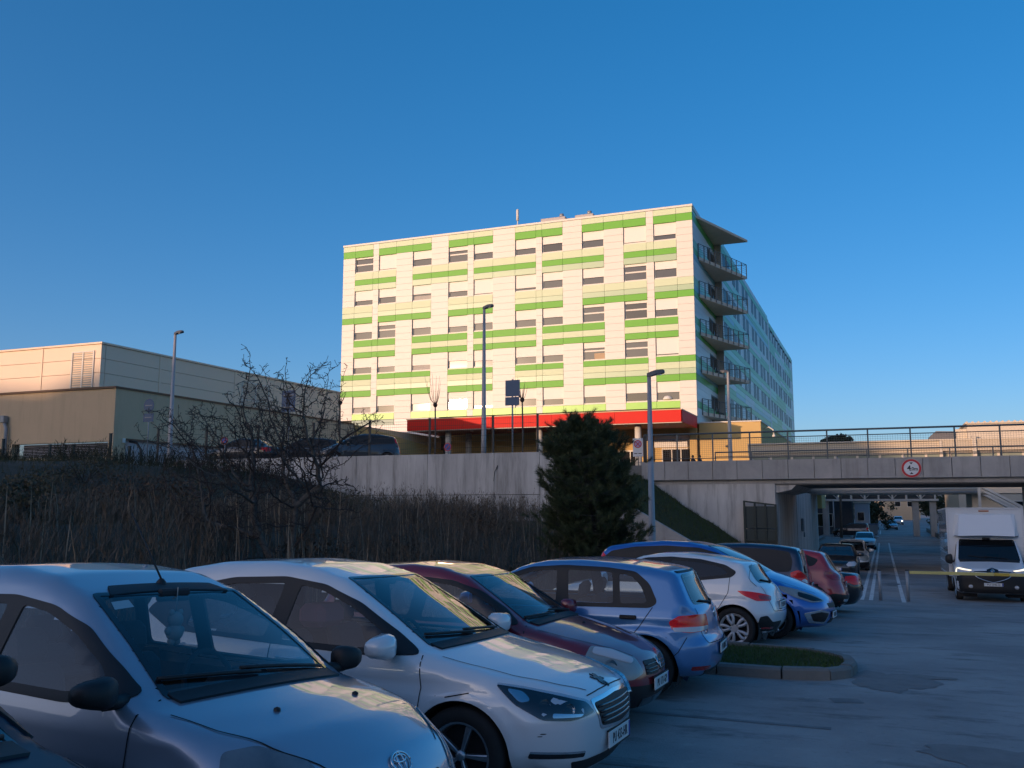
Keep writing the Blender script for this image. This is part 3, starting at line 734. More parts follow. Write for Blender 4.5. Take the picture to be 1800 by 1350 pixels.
def offset_poly(P, d):
    """grow (d>0) or shrink a simple outline"""
    P = np.array(P, float); n = len(P)
    A = .5*np.sum(P[:,0]*np.roll(P[:,1],-1)-np.roll(P[:,0],-1)*P[:,1]); sg = 1 if A > 0 else -1
    e = np.roll(P,-1,0)-P; e /= np.maximum(np.linalg.norm(e,axis=1),1e-9)[:,None]
    nn = np.stack([e[:,1], -e[:,0]],1)*sg
    m = nn+np.roll(nn,1,0); m /= np.maximum((m*m).sum(1),.35)[:,None]
    return P + m*2*d*.5*2*.5 if False else P + m*d
def round_poly(P, r=.04, k=4):
    """round the corners of an outline"""
    P = [Vector(p) for p in P]; out = []
    n = len(P)
    for i in range(n):
        a, b, c = P[i-1], P[i], P[(i+1)%n]
        u, v = a-b, c-b; rr = min(r, u.length*.45, v.length*.45)
        p, q = b+u.normalized()*rr, b+v.normalized()*rr
        for j in range(k+1):
            t = j/k; out.append(tuple(p*(1-t)**2 + b*2*t*(1-t) + q*t*t))
    return np.array(out)
def circle(cx, cz, r, n=28): return np.array([(cx+r*math.cos(2*math.pi*k/n), cz+r*math.sin(2*math.pi*k/n)) for k in range(n)])

class Body:
    def __init__(s, sp):
        s.sp = sp; s.L, s.W, s.H = sp['L'], sp['W'], sp['H']; L = s.L
        top = [(L/2-a, z) for a, z in sp['top']]            # given as (distance behind the nose, height)
        bot = [(-L/2+.35, sp.get('zb', .19)), (L/2-.35, sp.get('zb', .19))]
        s.out = smooth_poly(top + bot, sig=sp.get('sig', .035))
        s.gx0, s.gz0, s.h = -L/2-.3, -.1, .02
        nx, nz = int((L+.6)/s.h)+2, int((s.H+.5)/s.h)+2
        X, Z = np.meshgrid(s.gx0+np.arange(nx)*s.h, s.gz0+np.arange(nz)*s.h, indexing='ij')
        g = np.stack([X.ravel(), Z.ravel()], 1)
        s.G = np.concatenate([poly_sd(s.out, c) for c in np.array_split(g, max(1, len(g)//6000))]).reshape(nx, nz)
        s.belt = sp['belt']; s.wz = sp.get('wz', [(.15,-.09),(.35,-.025),(.55,-.005),(.72,0),(.86,-.02)])
        s.tum = sp.get('tum', .36); s.kf, s.kr = sp.get('kf', .20), sp.get('kr', .14)
        s.axf, s.axr = L/2-sp['fo'], L/2-sp['fo']-sp['wb']; s.R = sp.get('R', .31)
        s.rc = sp.get('rc', .24)
    def side_sd(s, x, z):
        u = np.clip((x-s.gx0)/s.h, 0, s.G.shape[0]-1.001); v = np.clip((z-s.gz0)/s.h, 0, s.G.shape[1]-1.001)
        i, j = u.astype(int), v.astype(int); a, b = u-i, v-j; G = s.G
        return G[i,j]*(1-a)*(1-b)+G[i+1,j]*a*(1-b)+G[i,j+1]*(1-a)*b+G[i+1,j+1]*a*b
    def width(s, x, z):
        zs = np.array([q[0] for q in s.wz]+[s.belt]); ws = np.array([q[1] for q in s.wz]+[-.045])
        o = np.argsort(zs); w = np.interp(z, zs[o], ws[o])
        up = np.maximum(z-s.belt, 0); w = w - up*s.tum
        # flared arches and a crease along the flank
        for ax in (s.axf, s.axr):
            d = np.hypot(x-ax, z-s.R); w = w + .028*np.exp(-((d-s.R-.05)/.09)**2)*(z > .1)
        zc = s.sp.get('crease')
        if zc: 
            zz = zc[0]+zc[1]*(x/s.L); w = w - .016*np.clip(1-np.abs(z-zz+.07)/.07, 0, 1)
        t = np.clip(np.abs(x)/(s.L/2), 0, 1)
        return s.W/2 + w - s.sp.get('taper', .07)*t**4 - np.where(x > 0, s.sp.get('ftaper', .02), 0)*t**2
    def F(s, p):
        x, y, z = p[...,0], np.abs(p[...,1]), p[...,2]
        sx = np.clip(x/(s.L*.32), -1, 1); sx = sx*(1.5-.5*sx*sx)
        k = np.where(sx > 0, s.kf*sx, s.kr*sx)
        d1 = s.side_sd(x+k*y*y, z+ s.sp.get('crown', .045)*y*y*np.clip((z-.6)/.3, 0, 1))
        d2 = y - s.width(x, z)
        t = np.clip((np.abs(x)-(s.L/2-.75))/.55, 0, 1); lo = np.clip((s.belt+.06-z)/.12, 0, 1)
        r = s.sp.get('rs', .085) + (s.rc-.085)*t*t*(3-2*t)*lo
        u, v = np.maximum(d1+r, 0), np.maximum(d2+r, 0)
        return np.minimum(np.maximum(d1, d2), -r) + np.hypot(u, v)
    def normal(s, p):
        e = .006; n = np.zeros_like(p)
        for i in range(3):
            d = np.zeros(3); d[i] = e; n[:,i] = s.F(p+d)-s.F(p-d)
        return n/np.maximum(np.linalg.norm(n, axis=1), 1e-9)[:,None]
    def shell(s, nl, na, level=0.0):
        """capsule-shaped grid of rays solved on the surface"""
        zc = .66; xa, xb = -s.L/2+1.0, s.L/2-1.05
        rows = []; nc = max(6, nl//4)
        for i in range(1, nc+1): rows.append((xa, math.pi/2*(1-i/(nc+.0)), -1))
        for i in range(1, nl-2*nc): rows.append((xa+(xb-xa)*i/(nl-2*nc), 0, 0))
        for i in range(0, nc): rows.append((xb, math.pi/2*i/nc, 1))
        O = []; D = []
        for (x, e, sg) in rows:
            for k in range(na):
                t = 2*math.pi*k/na
                O.append((x, 0, zc)); D.append((sg*math.sin(e), math.cos(e)*math.cos(t), math.cos(e)*math.sin(t)))
        O += [(xa,0,zc),(xb,0,zc)]; D += [(-1,0,0),(1,0,0)]
        O, D = np.array(O), np.array(D)
        lo, hi = np.zeros(len(O)), np.full(len(O), 2.2)
        for _ in range(26):
            m = (lo+hi)/2; ins = s.F(O+D*m[:,None]) < level
            lo = np.where(ins, m, lo); hi = np.where(ins, hi, m)
        V = O+D*((lo+hi)/2)[:,None]
        F = []; nr = len(rows)
        for i in range(nr-1):
            for k in range(na):
                F.append((i*na+k, i*na+(k+1)%na, (i+1)*na+(k+1)%na, (i+1)*na+k))
        for k in range(na):
            F.append((nr*na, (k+1)%na, k)); F.append((nr*na+1, (nr-1)*na+k, (nr-1)*na+(k+1)%na))
        return V, F
    def project(s, q, view, level=0.0):
        """drop 2-D points of a view on to the surface: L/R flank (x,z), F front (y,z), B back (y,z), T top (x,y)"""
        n = len(q); O = np.zeros((n,3)); D = np.zeros((n,3))
        if view in 'LR': sg = 1 if view == 'L' else -1; O[:,0], O[:,2], O[:,1], D[:,1] = q[:,0], q[:,1], sg*s.W*.62, -sg
        elif view == 'F': O[:,1], O[:,2], O[:,0], D[:,0] = q[:,0], q[:,1], s.L/2+.1, -1
        elif view == 'B': O[:,1], O[:,2], O[:,0], D[:,0] = q[:,0], q[:,1], -s.L/2-.1, 1
        else: O[:,0], O[:,1], O[:,2], D[:,2] = q[:,0], q[:,1], s.H+.2, -1
        t = np.zeros(n); hit = np.zeros(n, bool); st = .025; mx = {'L': .75, 'R': .75, 'T': 1.3}.get(view, 1.6)
        for i in range(int(mx/st)):
            f = s.F(O+D*(t+st)[:,None]) < level
            hit |= f; t = np.where(hit, t, t+st)
            if hit.all(): break
        lo, hi = t, t+st
        for _ in range(16):
            m = (lo+hi)/2; ins = s.F(O+D*m[:,None]) < level
            hi = np.where(ins, m, hi); lo = np.where(ins, lo, m)
        return O+D*hi[:,None]

def set_normals(me, N):
    me.normals_split_custom_set_from_vertices([tuple(v) for v in N])
def tri_region(outer, holes, step):
    outer = np.array(outer, float); x0, y0 = outer.min(0); x1, y1 = outer.max(0)
    gx = np.arange(x0+step*.5, x1, step); gy = np.arange(y0+step*.5, y1, step)
    pts = np.array([(a, b) for a in gx for b in gy]) if len(gx) and len(gy) else np.zeros((0,2))
    def dens(P):
        out = []
        for i in range(len(P)):
            a, b = P[i], P[(i+1) % len(P)]; k = max(1, int(np.linalg.norm(b-a)/step+.5))
            out += [a+(b-a)*j/k for j in range(k)]
        return np.array(out)
    rings = [dens(outer)] + [dens(np.array(h, float)) for h in holes]
    if len(pts):
        keep = inside_poly(rings[0], pts)
        for h in rings[1:]: keep &= ~inside_poly(h, pts)
        for rg in rings:
            d = np.linalg.norm(pts[:,None]-rg[None], axis=2).min(1); keep &= d > step*.4
        pts = pts[keep]
    V = []; E = []
    for rg in rings:
        b = len(V); n = len(rg); V += [Vector(p) for p in rg]; E += [(b+i, b+(i+1)%n) for i in range(n)]
    V += [Vector(p) for p in pts]
    vv, ee, ff, *_ = delaunay_2d_cdt(V, E, [], 0, 1e-6)
    vv = np.array([v[:] for v in vv]); ff = np.array([f for f in ff if len(f) == 3])
    if len(ff) == 0: return vv, []
    c = vv[ff].mean(1); ok = inside_poly(rings[0], c)
    for h in rings[1:]: ok &= ~inside_poly(h, c)
    return vv, ff[ok]
def patch(body, name, poly, view, mat, parent, off=.003, holes=(), step=.07, flip=None, skirt=.012):
    """a fitting laid on the body surface, with a turned-in edge"""
    q, F = tri_region(poly, holes, step)
    P = body.project(q, view); N = body.normal(P); V = P+N*off
    F = [tuple(f) for f in F]
    # orient outwards
    if F:
        f_ = np.array(F); a, b, c = V[f_[:,0]], V[f_[:,1]], V[f_[:,2]]
        dt = (np.cross(b-a, c-a)*(N[f_[:,0]]+N[f_[:,1]]+N[f_[:,2]])).sum(1); L3 = np.maximum(np.linalg.norm(b-a, axis=1), np.linalg.norm(c-a, axis=1))
        # drop pieces whose projection ran past the edge of the body, and turn the rest outwards
        F = [(f if d_ >= 0 else f[::-1]) for f, d_, l_ in zip(F, dt, L3) if l_ < step*7+.12]
    if skirt:
        cnt = {}
        for f in F:
            for i in range(3):
                e = (f[i], f[(i+1)%3]); cnt[e] = cnt.get(e, 0)+1
        bd = [e for e in cnt if (e[1], e[0]) not in cnt]
        idx = {}; ex = []; exn = []
        for e in bd:
            for v in e:
                if v not in idx: idx[v] = len(V)+len(ex); ex.append(P[v]-N[v]*skirt); exn.append(N[v])
        if ex:
            V = np.vstack([V, ex]); N = np.vstack([N, exn])
            F += [(e[1], e[0], idx[e[0]], idx[e[1]]) for e in bd]
    me = bpy.data.meshes.new(name); me.from_pydata([tuple(v) for v in V], [], F)
    me.materials.append(mat); me.polygons.foreach_set('use_smooth', [True]*len(me.polygons))
    set_normals(me, N)
    return link(name, me, parent, False)
def ribbon(body, name, pts, view, mat, parent, w=.007, off=.0015, closed=False, step=.05):
    """a panel gap or a trim line drawn along the surface"""
    p = np.array(pts, float)
    if closed: p = np.vstack([p, p[:1]])
    seg = np.linalg.norm(np.diff(p, axis=0), axis=1); s = np.concatenate([[0], np.cumsum(seg)])
    n = max(2, int(s[-1]/step)+1); t = np.linspace(0, s[-1], n)
    c = np.stack([np.interp(t, s, p[:,0]), np.interp(t, s, p[:,1])], 1)
    P = body.project(c, view); N = body.normal(P); T = np.gradient(P, axis=0); B = np.cross(N, T); B /= np.maximum(np.linalg.norm(B,axis=1),1e-9)[:,None]
    V = np.vstack([P+N*off+B*w/2, P+N*off-B*w/2]); F = [(i, i+1, n+i+1, n+i) for i in range(n-1)]
    me = bpy.data.meshes.new(name); me.from_pydata([tuple(v) for v in V], [], F); me.materials.append(mat)
    return link(name, me, parent, False)
def paint(name, col, metal=.35, rough=.35, flake=True):
    m = mk(name, col, rough=rough, metal=metal, coat=1.0, nscale=1.7, namt=.10, col2=tuple(c*.75 for c in col))
    p = m.node_tree.nodes['Principled BSDF']; p.inputs['Coat Roughness'].default_value = .04; p.inputs['Coat IOR'].default_value = 1.6
    t = m.node_tree; tc = t.nodes['Texture Coordinate']
    n = t.nodes.new('ShaderNodeTexNoise'); n.inputs['Scale'].default_value = 9; n.inputs['Detail'].default_value = 8
    t.links.new(tc.outputs['Object'], n.inputs['Vector'])
    r = t.nodes.new('ShaderNodeMapRange'); r.inputs[1].default_value = .4; r.inputs[2].default_value = .75; r.inputs[3].default_value = .012; r.inputs[4].default_value = .07
    t.links.new(n.outputs[0], r.inputs[0]); t.links.new(r.outputs[0], p.inputs['Coat Roughness'])
    return m
C_blk = mk('black trim', (.012,.012,.013), rough=.55, bscale=180, bstr=.1)
C_gloss = mk('gloss black', (.008,.008,.01), rough=.08, coat=.5)
C_gap = mk('panel gap', (.004,.004,.005), rough=.9)
C_tyre = mk('tyre rubber', (.016,.016,.017), rough=.85, nscale=9, namt=.5, col2=(.035,.033,.03))
C_rim = mk('alloy', (.50,.51,.53), rough=.32, metal=.85, nscale=7, namt=.25)
C_rimd = mk('dark alloy', (.10,.105,.11), rough=.4, metal=.6, nscale=7, namt=.3)
C_cap = mk('wheel cover', (.55,.56,.58), rough=.38, metal=.35, nscale=7, namt=.25)
C_chrome = mk('chrome', (.75,.76,.78), rough=.12, metal=1.0)
C_int = mk('cabin trim', (.03,.03,.033), rough=.85)
C_seat = mk('seat fabric', (.07,.07,.08), rough=.95, bscale=70, bstr=.2)
C_glass = glass_mat('car glass', (.72,.78,.80))
C_glassd = glass_mat('tinted car glass', (.10,.11,.12))
C_glasso = mk('far car glass', (.012,.014,.017), rough=.04, spec=.8)
C_lens = glass_mat('lamp lens', (.82,.86,.9))
C_lensf = mk('cloudy lamp lens', (.30,.33,.33), rough=.22, coat=.8, nscale=6, namt=.4)
C_red = mk('tail lamp red', (.85,.012,.012), rough=.15, coat=.6)
C_redd = mk('tail lamp dark red', (.34,.006,.008), rough=.12, coat=1)
C_clr = mk('clear lamp', (.55,.55,.57), rough=.15, coat=1)
C_amb = mk('amber lamp', (.55,.2,.02), rough=.15, coat=1)
C_plate = mk('number plate', (.72,.72,.70), rough=.4)
C_pltxt = mk('plate text', (.02,.02,.03), rough=.5)
C_plblue = mk('plate blue', (.02,.06,.35), rough=.4)

def wheel(T, x, y, R, sp, side, steer=0):
    w = .20; style = sp.get('rim', 'spoke5'); rr = R*sp.get('rimr', .68)
    out = 1 if side > 0 else -1
    e = MB()
    prof = [(rr,-w/2),(R*.90,-w/2),(R*.97,-w/2+.015),(R,-w/2+.04),(R,w/2-.04),(R*.97,w/2-.015),(R*.90,w/2),(rr,w/2-.005),(rr*.97,w/2-.03),(rr*.97,-w/2)]
    wo = thing('wheel', None, None); wo.parent = T; wo.location = (x, y, R); wo.rotation_euler = (0, 0, steer)
    ty = MB().lathe([(r, h*out) for r, h in prof], axis='y', n=40).build('tyre', C_tyre, wo, False)
    m = MB()
    h0 = w/2-.02
    m.lathe([(rr*1.0,(h0+.012)*out),(rr*.93,(h0+.012)*out),(rr*.90,(h0-.05)*out),(rr*.88,(-.04)*out)], axis='y', n=40)
    m.lathe([(0,(h0-.005)*out),(rr*.15,(h0-.008)*out),(rr*.17,(h0-.03)*out)], axis='y', n=20)
    n = sp.get('nsp', 5)
    if style == 'cover':      # plastic cover: broad petals with oval holes between
        hub = rr*.28
        m.lathe([(hub,(h0)*out),(hub*.6,(h0+.004)*out),(0,(h0+.004)*out)], axis='y', n=30)
        for k in range(n):
            t = 2*math.pi*k/n
            for sg in (-1, 1):
                P = []
                for j in range(7):
                    r = hub*.9+(rr*.95-hub*.9)*j/6; a = t+sg*(.10+.13*math.sin(j/6*math.pi)+.05*j/6)
                    P.append((r*math.cos(a), (h0+.002-.008*(j/6))*out, r*math.sin(a)))
                m.tube(P, [.022+.008*(j/6) for j in range(7)], 6)
        m.lathe([(rr*.99,(h0-.004)*out),(rr*.86,(h0-.002)*out),(rr*.84,(h0-.02)*out)], axis='y', n=40)
    else:
        for k in range(n):
            t = 2*math.pi*k/n
            a0, a1 = .20, .115
            for (r0, r1, wa, wb, d0, d1) in ((rr*.14, rr*.94, rr*sp.get('spw', .11), rr*sp.get('spw2', .15), h0-.012, h0-.004),):
                c, s_ = math.cos(t), math.sin(t)
                V = []
                for (r, ww, d) in ((r0, wa, d0), (r1, wb, d1)):
                    for sg, dd in ((-1, -.035), (-1, -.006), (-.6, 0), (.6, 0), (1, -.006), (1, -.035)):
                        V.append((r*c-ww*sg*s_, (d+dd)*out, r*s_+ww*sg*c))
                F = [[i, i+1, 6+i+1, 6+i] for i in range(5)] + [[5, 0, 6, 11], [0,1,2,3,4,5], [11,10,9,8,7,6]]
                m.add(V, F)
    m.build('rim', sp.get('rimm', C_rim), wo, False)
    MB().lathe([(0,-.02*out),(rr*.93,-.02*out)], axis='y', n=24).build('brake_disc', C_blk, wo, False)
    return wo

def plate(T, body, x, z, front, txt, y=0, tilt=0):
    """number plate, standing a little off the bumper"""
    sg = 1 if front else -1
    b = thing('number_plate', None, None); b.parent = T
    b.location = (x, y, z); b.rotation_euler = (0, -rad(tilt)*sg, 0)
    MB().bbox(-.006, .006, -.26, .26, -.055, .055, .003).build('plate_sheet', C_plate, b, False)
    f = MB(); f.box(-.009*sg, .002*sg, -.27, .27, -.066, -.055); f.box(-.009*sg, .002*sg, -.27, .27, .055, .066); f.build('plate_frame', C_blk, b, False)
    M = Matrix.Translation((.0075*sg, -.0*sg, -.002)) @ Matrix.Rotation(rad(90)*sg, 4, 'Z') @ Matrix.Rotation(rad(90), 4, 'X') @ Matrix.Diagonal((.72, 1, 1, 1))
    text_mesh(txt, .098, C_pltxt, b, M, depth=.001, bold=.0006, space=1.12)
    MB().box(.004*sg, .0068*sg, .225*sg, .258*sg, -.052, .052).build('plate_band', C_plblue, b, False)
    return b

def seats(T, x, z0, W, row2=True, wheel_side=1):
    for nx, dx in ((0, 0), (1, -.85)):
        if nx and not row2: continue
        for sy in (-1, 1):
            s = MB(); y = sy*W*.21
            s.bbox(x+dx-.05, x+dx+.48, y-.24, y+.24, z0, z0+.16, .05)
            vs_ = []
            a = MB(); a.bbox(-.07, .07, -.23, .23, 0, .56, .05)
            for v in a.v: vs_.append((x+dx-.06+v[0]-.28*v[2], y+v[1], z0+.12+v[2]))
            s.add(vs_, a.f)
            b = MB(); b.bbox(-.05, .05, -.13, .13, .58, .76, .04)
            s.add([(x+dx-.06+v[0]-.24*v[2], y+v[1], z0+.12+v[2]) for v in b.v], b.f)
            s.build('seat', C_seat, T, False)

def patch3(body, name, poly3, ang, side, mat, parent, off=.004, holes3=(), step=.05, skirt=.012, rnd=.03):
    """a fitting that wraps a corner: outline given as (behind nose, half-width, height), laid on along a slanting direction"""
    a = rad(ang); L = body.L
    d = np.array([math.cos(a), side*math.sin(a), 0]); e = np.array([math.sin(a), -side*math.cos(a), 0])
    def uv(P): return np.array([((L/2-x)*e[0]+side*y*e[1], z) for x, y, z in P])
    def rp(P): return round_poly(uv(P), rnd) if rnd else uv(P)
    def pr(q, view):
        n = len(q); O = np.zeros((n,3)); O += d*3.2; O += q[:,:1]*e; O[:,2] = q[:,1]; D = np.tile(-d, (n,1))
        t = np.zeros(n); hit = np.zeros(n, bool)
        for i in range(130):
            f = body.F(O+D*(t+.025)[:,None]) < 0; hit |= f; t = np.where(hit, t, t+.025)
            if hit.all(): break
        lo, hi = t, t+.025
        for _ in range(16):
            m = (lo+hi)/2; ins = body.F(O+D*m[:,None]) < 0; hi = np.where(ins, m, hi); lo = np.where(ins, lo, m)
        return O+D*hi[:,None]
    old = body.project
    body.project = pr
    try: return patch(body, name, rp(poly3), 'A', mat, parent, off, [rp(h) for h in holes3], step, skirt=skirt)
    finally: del body.project
def arc_band(cx, cz, r0, r1, a0=-28, a1=208, n=30):
    o = [(cx+r1*math.cos(rad(a0+(a1-a0)*k/n)), cz+r1*math.sin(rad(a0+(a1-a0)*k/n))) for k in range(n+1)]
    i = [(cx+r0*math.cos(rad(a1+(a0-a1)*k/n)), cz+r0*math.sin(rad(a1+(a0-a1)*k/n))) for k in range(n+1)]
    return np.array(o+i)

def make_car(sp, label, group, X, Y, heading, z=None, lod=0, name='parked_car', extra=None, cat='car'):
    B = Body(sp); L, W = B.L, B.W; near = lod == 0
    T = thing(name, label, cat, (0,0,0), 0, group)
    fx = lambda P: np.array([(L/2-a, b) for a, b in P], float)
    pm = sp['paint']
    res = {0: (156, 128), 1: (76, 64), 2: (52, 44)}[lod]
    V, F = B.shell(*res); N = B.normal(V); Fa = np.full((len(F), 4), -1); 
    for i, f in enumerate(F): Fa[i,:len(f)] = f
    ok3 = Fa[:,3] < 0; Fa[ok3,3] = Fa[ok3,2]
    xz, xy, yz = V[:,[0,2]], V[:,[0,1]], V[:,[1,2]]
    dele = np.zeros(len(F), bool)
    RA = B.R+sp.get('arch', .05)
    for ax in (B.axf, B.axr):
        ins = (np.hypot(V[:,0]-ax, V[:,2]-B.R) < RA+.004) & (np.abs(V[:,1]) > .35)
        dele |= ins[Fa].any(1)
    wheel_cut = dele.copy()
    # glazed openings
    panes = [round_poly(fx(p), sp.get('wr', .05)) for p in sp['panes']]
    wb, wt, wyb, wyt = sp['ws']; kf = sp.get('wk', .16)
    wpoly = np.array([(L/2-wb-kf*y*y, y) for y in np.linspace(-wyb, wyb, 15)] + [(L/2-wt-kf*.8*y*y, y) for y in np.linspace(wyt, -wyt, 15)])
    wpoly = round_poly(wpoly, .05, 2)
    rz0, rz1, ryb, ryt = sp['rw']; rk = .06
    rpoly = round_poly(np.array([(-ryb, rz0), (0, rz0-.015), (ryb, rz0), (ryt, rz1), (0, rz1+.015), (-ryt, rz1)]), .06, 3)
    hollow = near or sp.get('hollow')
    if hollow:
        ins = inside_poly(offset_poly(round_poly(fx(sp['dlo']), sp.get('wr', .05)), -.012), xz) & (np.abs(N[:,1]) > .1) & (np.abs(V[:,1]) > W*.25); dele |= ins[Fa].all(1)
        CC = V[Fa].mean(1); CN = N[Fa].mean(1); dele |= inside_poly(offset_poly(wpoly, -.018), CC[:,[0,1]]) & (CC[:,2] > .8) & (CN[:,2] > .05)
        dele |= inside_poly(offset_poly(rpoly, -.018), CC[:,[1,2]]) & (CC[:,0] < -L*.2) & (CN[:,0] < -.1)
    me = bpy.data.meshes.new('body'); me.from_pydata([tuple(v) for v in V], [], [F[i] for i in range(len(F)) if not dele[i]])
    me.materials.append(pm); me.polygons.foreach_set('use_smooth', [True]*len(me.polygons)); set_normals(me, N)
    body = link('body', me, T, False)
    if hollow:
        V2, F2 = B.shell(64, 56, -.045); N2 = B.normal(V2); F2a = [f if len(f) == 4 else (f[0],f[1],f[2],f[2]) for f in F2]; F2a = np.array(F2a)
        d2 = np.zeros(len(F2), bool)
        for p in panes: d2 |= (inside_poly(offset_poly(p, .03), V2[:,[0,2]]) & (np.abs(N2[:,1]) > .3))[F2a].any(1)
        d2 |= (inside_poly(offset_poly(wpoly, .05), V2[:,[0,1]]) & (V2[:,2] > .8) & (N2[:,2] > .1))[F2a].any(1)
        d2 |= (inside_poly(offset_poly(rpoly, .05), V2[:,[1,2]]) & (V2[:,0] < -L*.2) & (N2[:,0] < 0))[F2a].any(1)
        for ax in (B.axf, B.axr): d2 |= ((np.hypot(V2[:,0]-ax, V2[:,2]-B.R) < RA+.03) & (np.abs(V2[:,1]) > .35))[F2a].any(1)
        me = bpy.data.meshes.new('cabin_lining'); me.from_pydata([tuple(v) for v in V2], [], [F2[i] for i in range(len(F2)) if not d2[i]])
        me.materials.append(C_int); link('cabin_lining', me, T, False)
        xc = L/2-wb
        mb = MB(); mb.bbox(xc-.62, xc+.02, -W*.40, W*.40, .70, B.sp.get('dash', .93), .06); mb.bbox(xc-.66, xc-.5, .14, .60, .80, B.sp.get('dash', .93)+.05, .05)
        mb.build('dashboard', C_int, T, False)
        mb = MB(); P = [(xc-.80-.18*math.sin(2*math.pi*k/24)*.35, .36+.19*math.cos(2*math.pi*k/24), .88+.19*math.sin(2*math.pi*k/24)) for k in range(25)]
        mb.tube(P, .016, 8); mb.tube([(xc-.62,.36,.84),(xc-.80,.36,.88)], .035, 8); mb.tube([(xc-.80,.19,.88),(xc-.8,.53,.88)], .016, 6); mb.build('steering_wheel', C_int, T, False)
        seats(T, xc-1.30, .33, W)
        mb = MB(); mb.bbox(-L/2+.2, -L/2+.75, -W*.36, W*.36, B.belt-.14, B.belt-.10, .02); mb.build('parcel_shelf', C_int, T, False)
        mb = MB(); mb.bbox(L/2-wt-.02, L/2-wt+.03, -.11, .11, B.H-.20, B.H-.13, .012); mb.build('rear_view_mirror', C_int, T, False)
    st = .055 if near else .11
    gm = sp.get('glass', C_glass) if hollow else C_glasso; gr = sp.get('glassr', gm) if hollow else C_glasso
    # flank fittings, both sides
    dlo = round_poly(fx(sp['dlo']), sp.get('wr', .05))
    inner = [offset_poly(p, -.028) for p in panes] if hollow else []
    for v in 'LR':
        patch(B, 'window_surround', offset_poly(dlo, .006), v, sp.get('surround', C_blk), T, .007, inner, st*.6 if near else st)
        for i, p in enumerate(panes):
            patch(B, 'side_window', p, v, gr if (i >= sp.get('front_panes', 1)) else gm, T, .0042 if not hollow else .001, (), st*1.4, skirt=0)
        for ax in (B.axf, B.axr):
            patch(B, 'wheel_arch', arc_band(ax, B.R, RA, RA+.055), v, sp.get('archm', pm), T, .001 if near else .003, (), .06, skirt=.03)
        if lod < 2:
            for ln in sp.get('seams', []): ribbon(B, 'door_seam', fx(ln), v, C_gap, T, .008 if near else .012, .003)
            for hx, hz in sp.get('handles', []):
                h = MB(); q = B.project(np.array([(L/2-hx, hz)]), v)[0]; sg = 1 if v == 'L' else -1
                h.bbox(q[0]-.095, q[0]+.095, q[1]-.004*sg, q[1]+.03*sg, hz-.022, hz+.022, .01); h.build('door_handle', sp.get('handlem', pm), T, False)
            for pl, w_, mm in sp.get('mould', []): ribbon(B, 'side_moulding', fx(pl), v, mm, T, w_, .008)
    # screens
    fr = [offset_poly(wpoly, -.05)] if hollow else []
    patch(B, 'windscreen_border', offset_poly(wpoly, .014), 'T', C_gloss, T, .006, fr, st)
    patch(B, 'windscreen', wpoly, 'T', sp.get('glass', C_glass) if hollow else C_glasso, T, .0045 if not hollow else .0015, (), st*1.3, skirt=0)
    patch(B, 'rear_window_border', offset_poly(rpoly, .012), 'B', C_gloss, T, .004, [offset_poly(rpoly, -.048)] if hollow else [], st)
    patch(B, 'rear_window', rpoly, 'B', gr if hollow else C_glasso, T, .0045 if not hollow else .0015, (), st*1.3, skirt=0)
    if lod < 2:
        for ln in sp.get('topseams', []):
            for sg in (1, -1): ribbon(B, 'bonnet_seam', [(L/2-a, sg*b) for a, b in ln], 'T', C_gap, T, .008, .003)
        for vw in 'FB':
            for ln in sp.get('seams'+vw, []):
                ribbon(B, 'panel_seam', ln, vw, C_gap, T, .008, .003)
    # lamps and grilles
    for it in sp.get('p3', []):
        nm, poly, ang, mat, off = it[:5]; hol = it[5] if len(it) > 5 else ()
        for sg in (1, -1): patch3(B, nm, poly, ang, sg, mat, T, off+(0 if near or ang > 90 else .010), hol, st if near else .06)
    for it in sp.get('pf', []):
        nm, poly, vw, mat, off = it[:5]; rnd = it[5] if len(it) > 5 else .02
        patch(B, nm, round_poly(np.array(poly, float), rnd), vw, mat, T, off, (), st)
    for it in sp.get('bars', []):        # grille bars (y0,y1,z,thickness, mat)
        y0, y1, z_, th, mat = it; q = np.array([(y, z_) for y in np.linspace(y0, y1, 12)]); P = B.project(q, 'F')
        MB().tube([Vector(p)+Vector((.006,0,0)) for p in P], th, 6).build('grille_bar', mat, T, False)
    # wheels and housings
    for ax in (B.axf, B.axr):
        for sg in (1, -1):
            yy = sg*(W/2-.115-sp.get('inset', 0))
            wheel(T, ax, yy, B.R, sp, sg, rad(sp.get('steer', 0)) if ax == B.axf else 0)
            a = MB(); k = 20; Q = []
            for j in range(k+1):
                t = rad(-32+244*j/k); Q.append((ax+(RA+.004)*math.cos(t), B.R+(RA+.004)*math.sin(t)))
            Vv = [(x, sg*(W/2-.05), z_) for x, z_ in Q] + [(x, sg*.42, z_) for x, z_ in Q]
            a.add(Vv, [[j, j+1, k+2+j, k+1+j] for j in range(k)] + [list(range(k+1, 2*k+2))]); a.build('wheel_housing', C_int, T, False, fix=False)
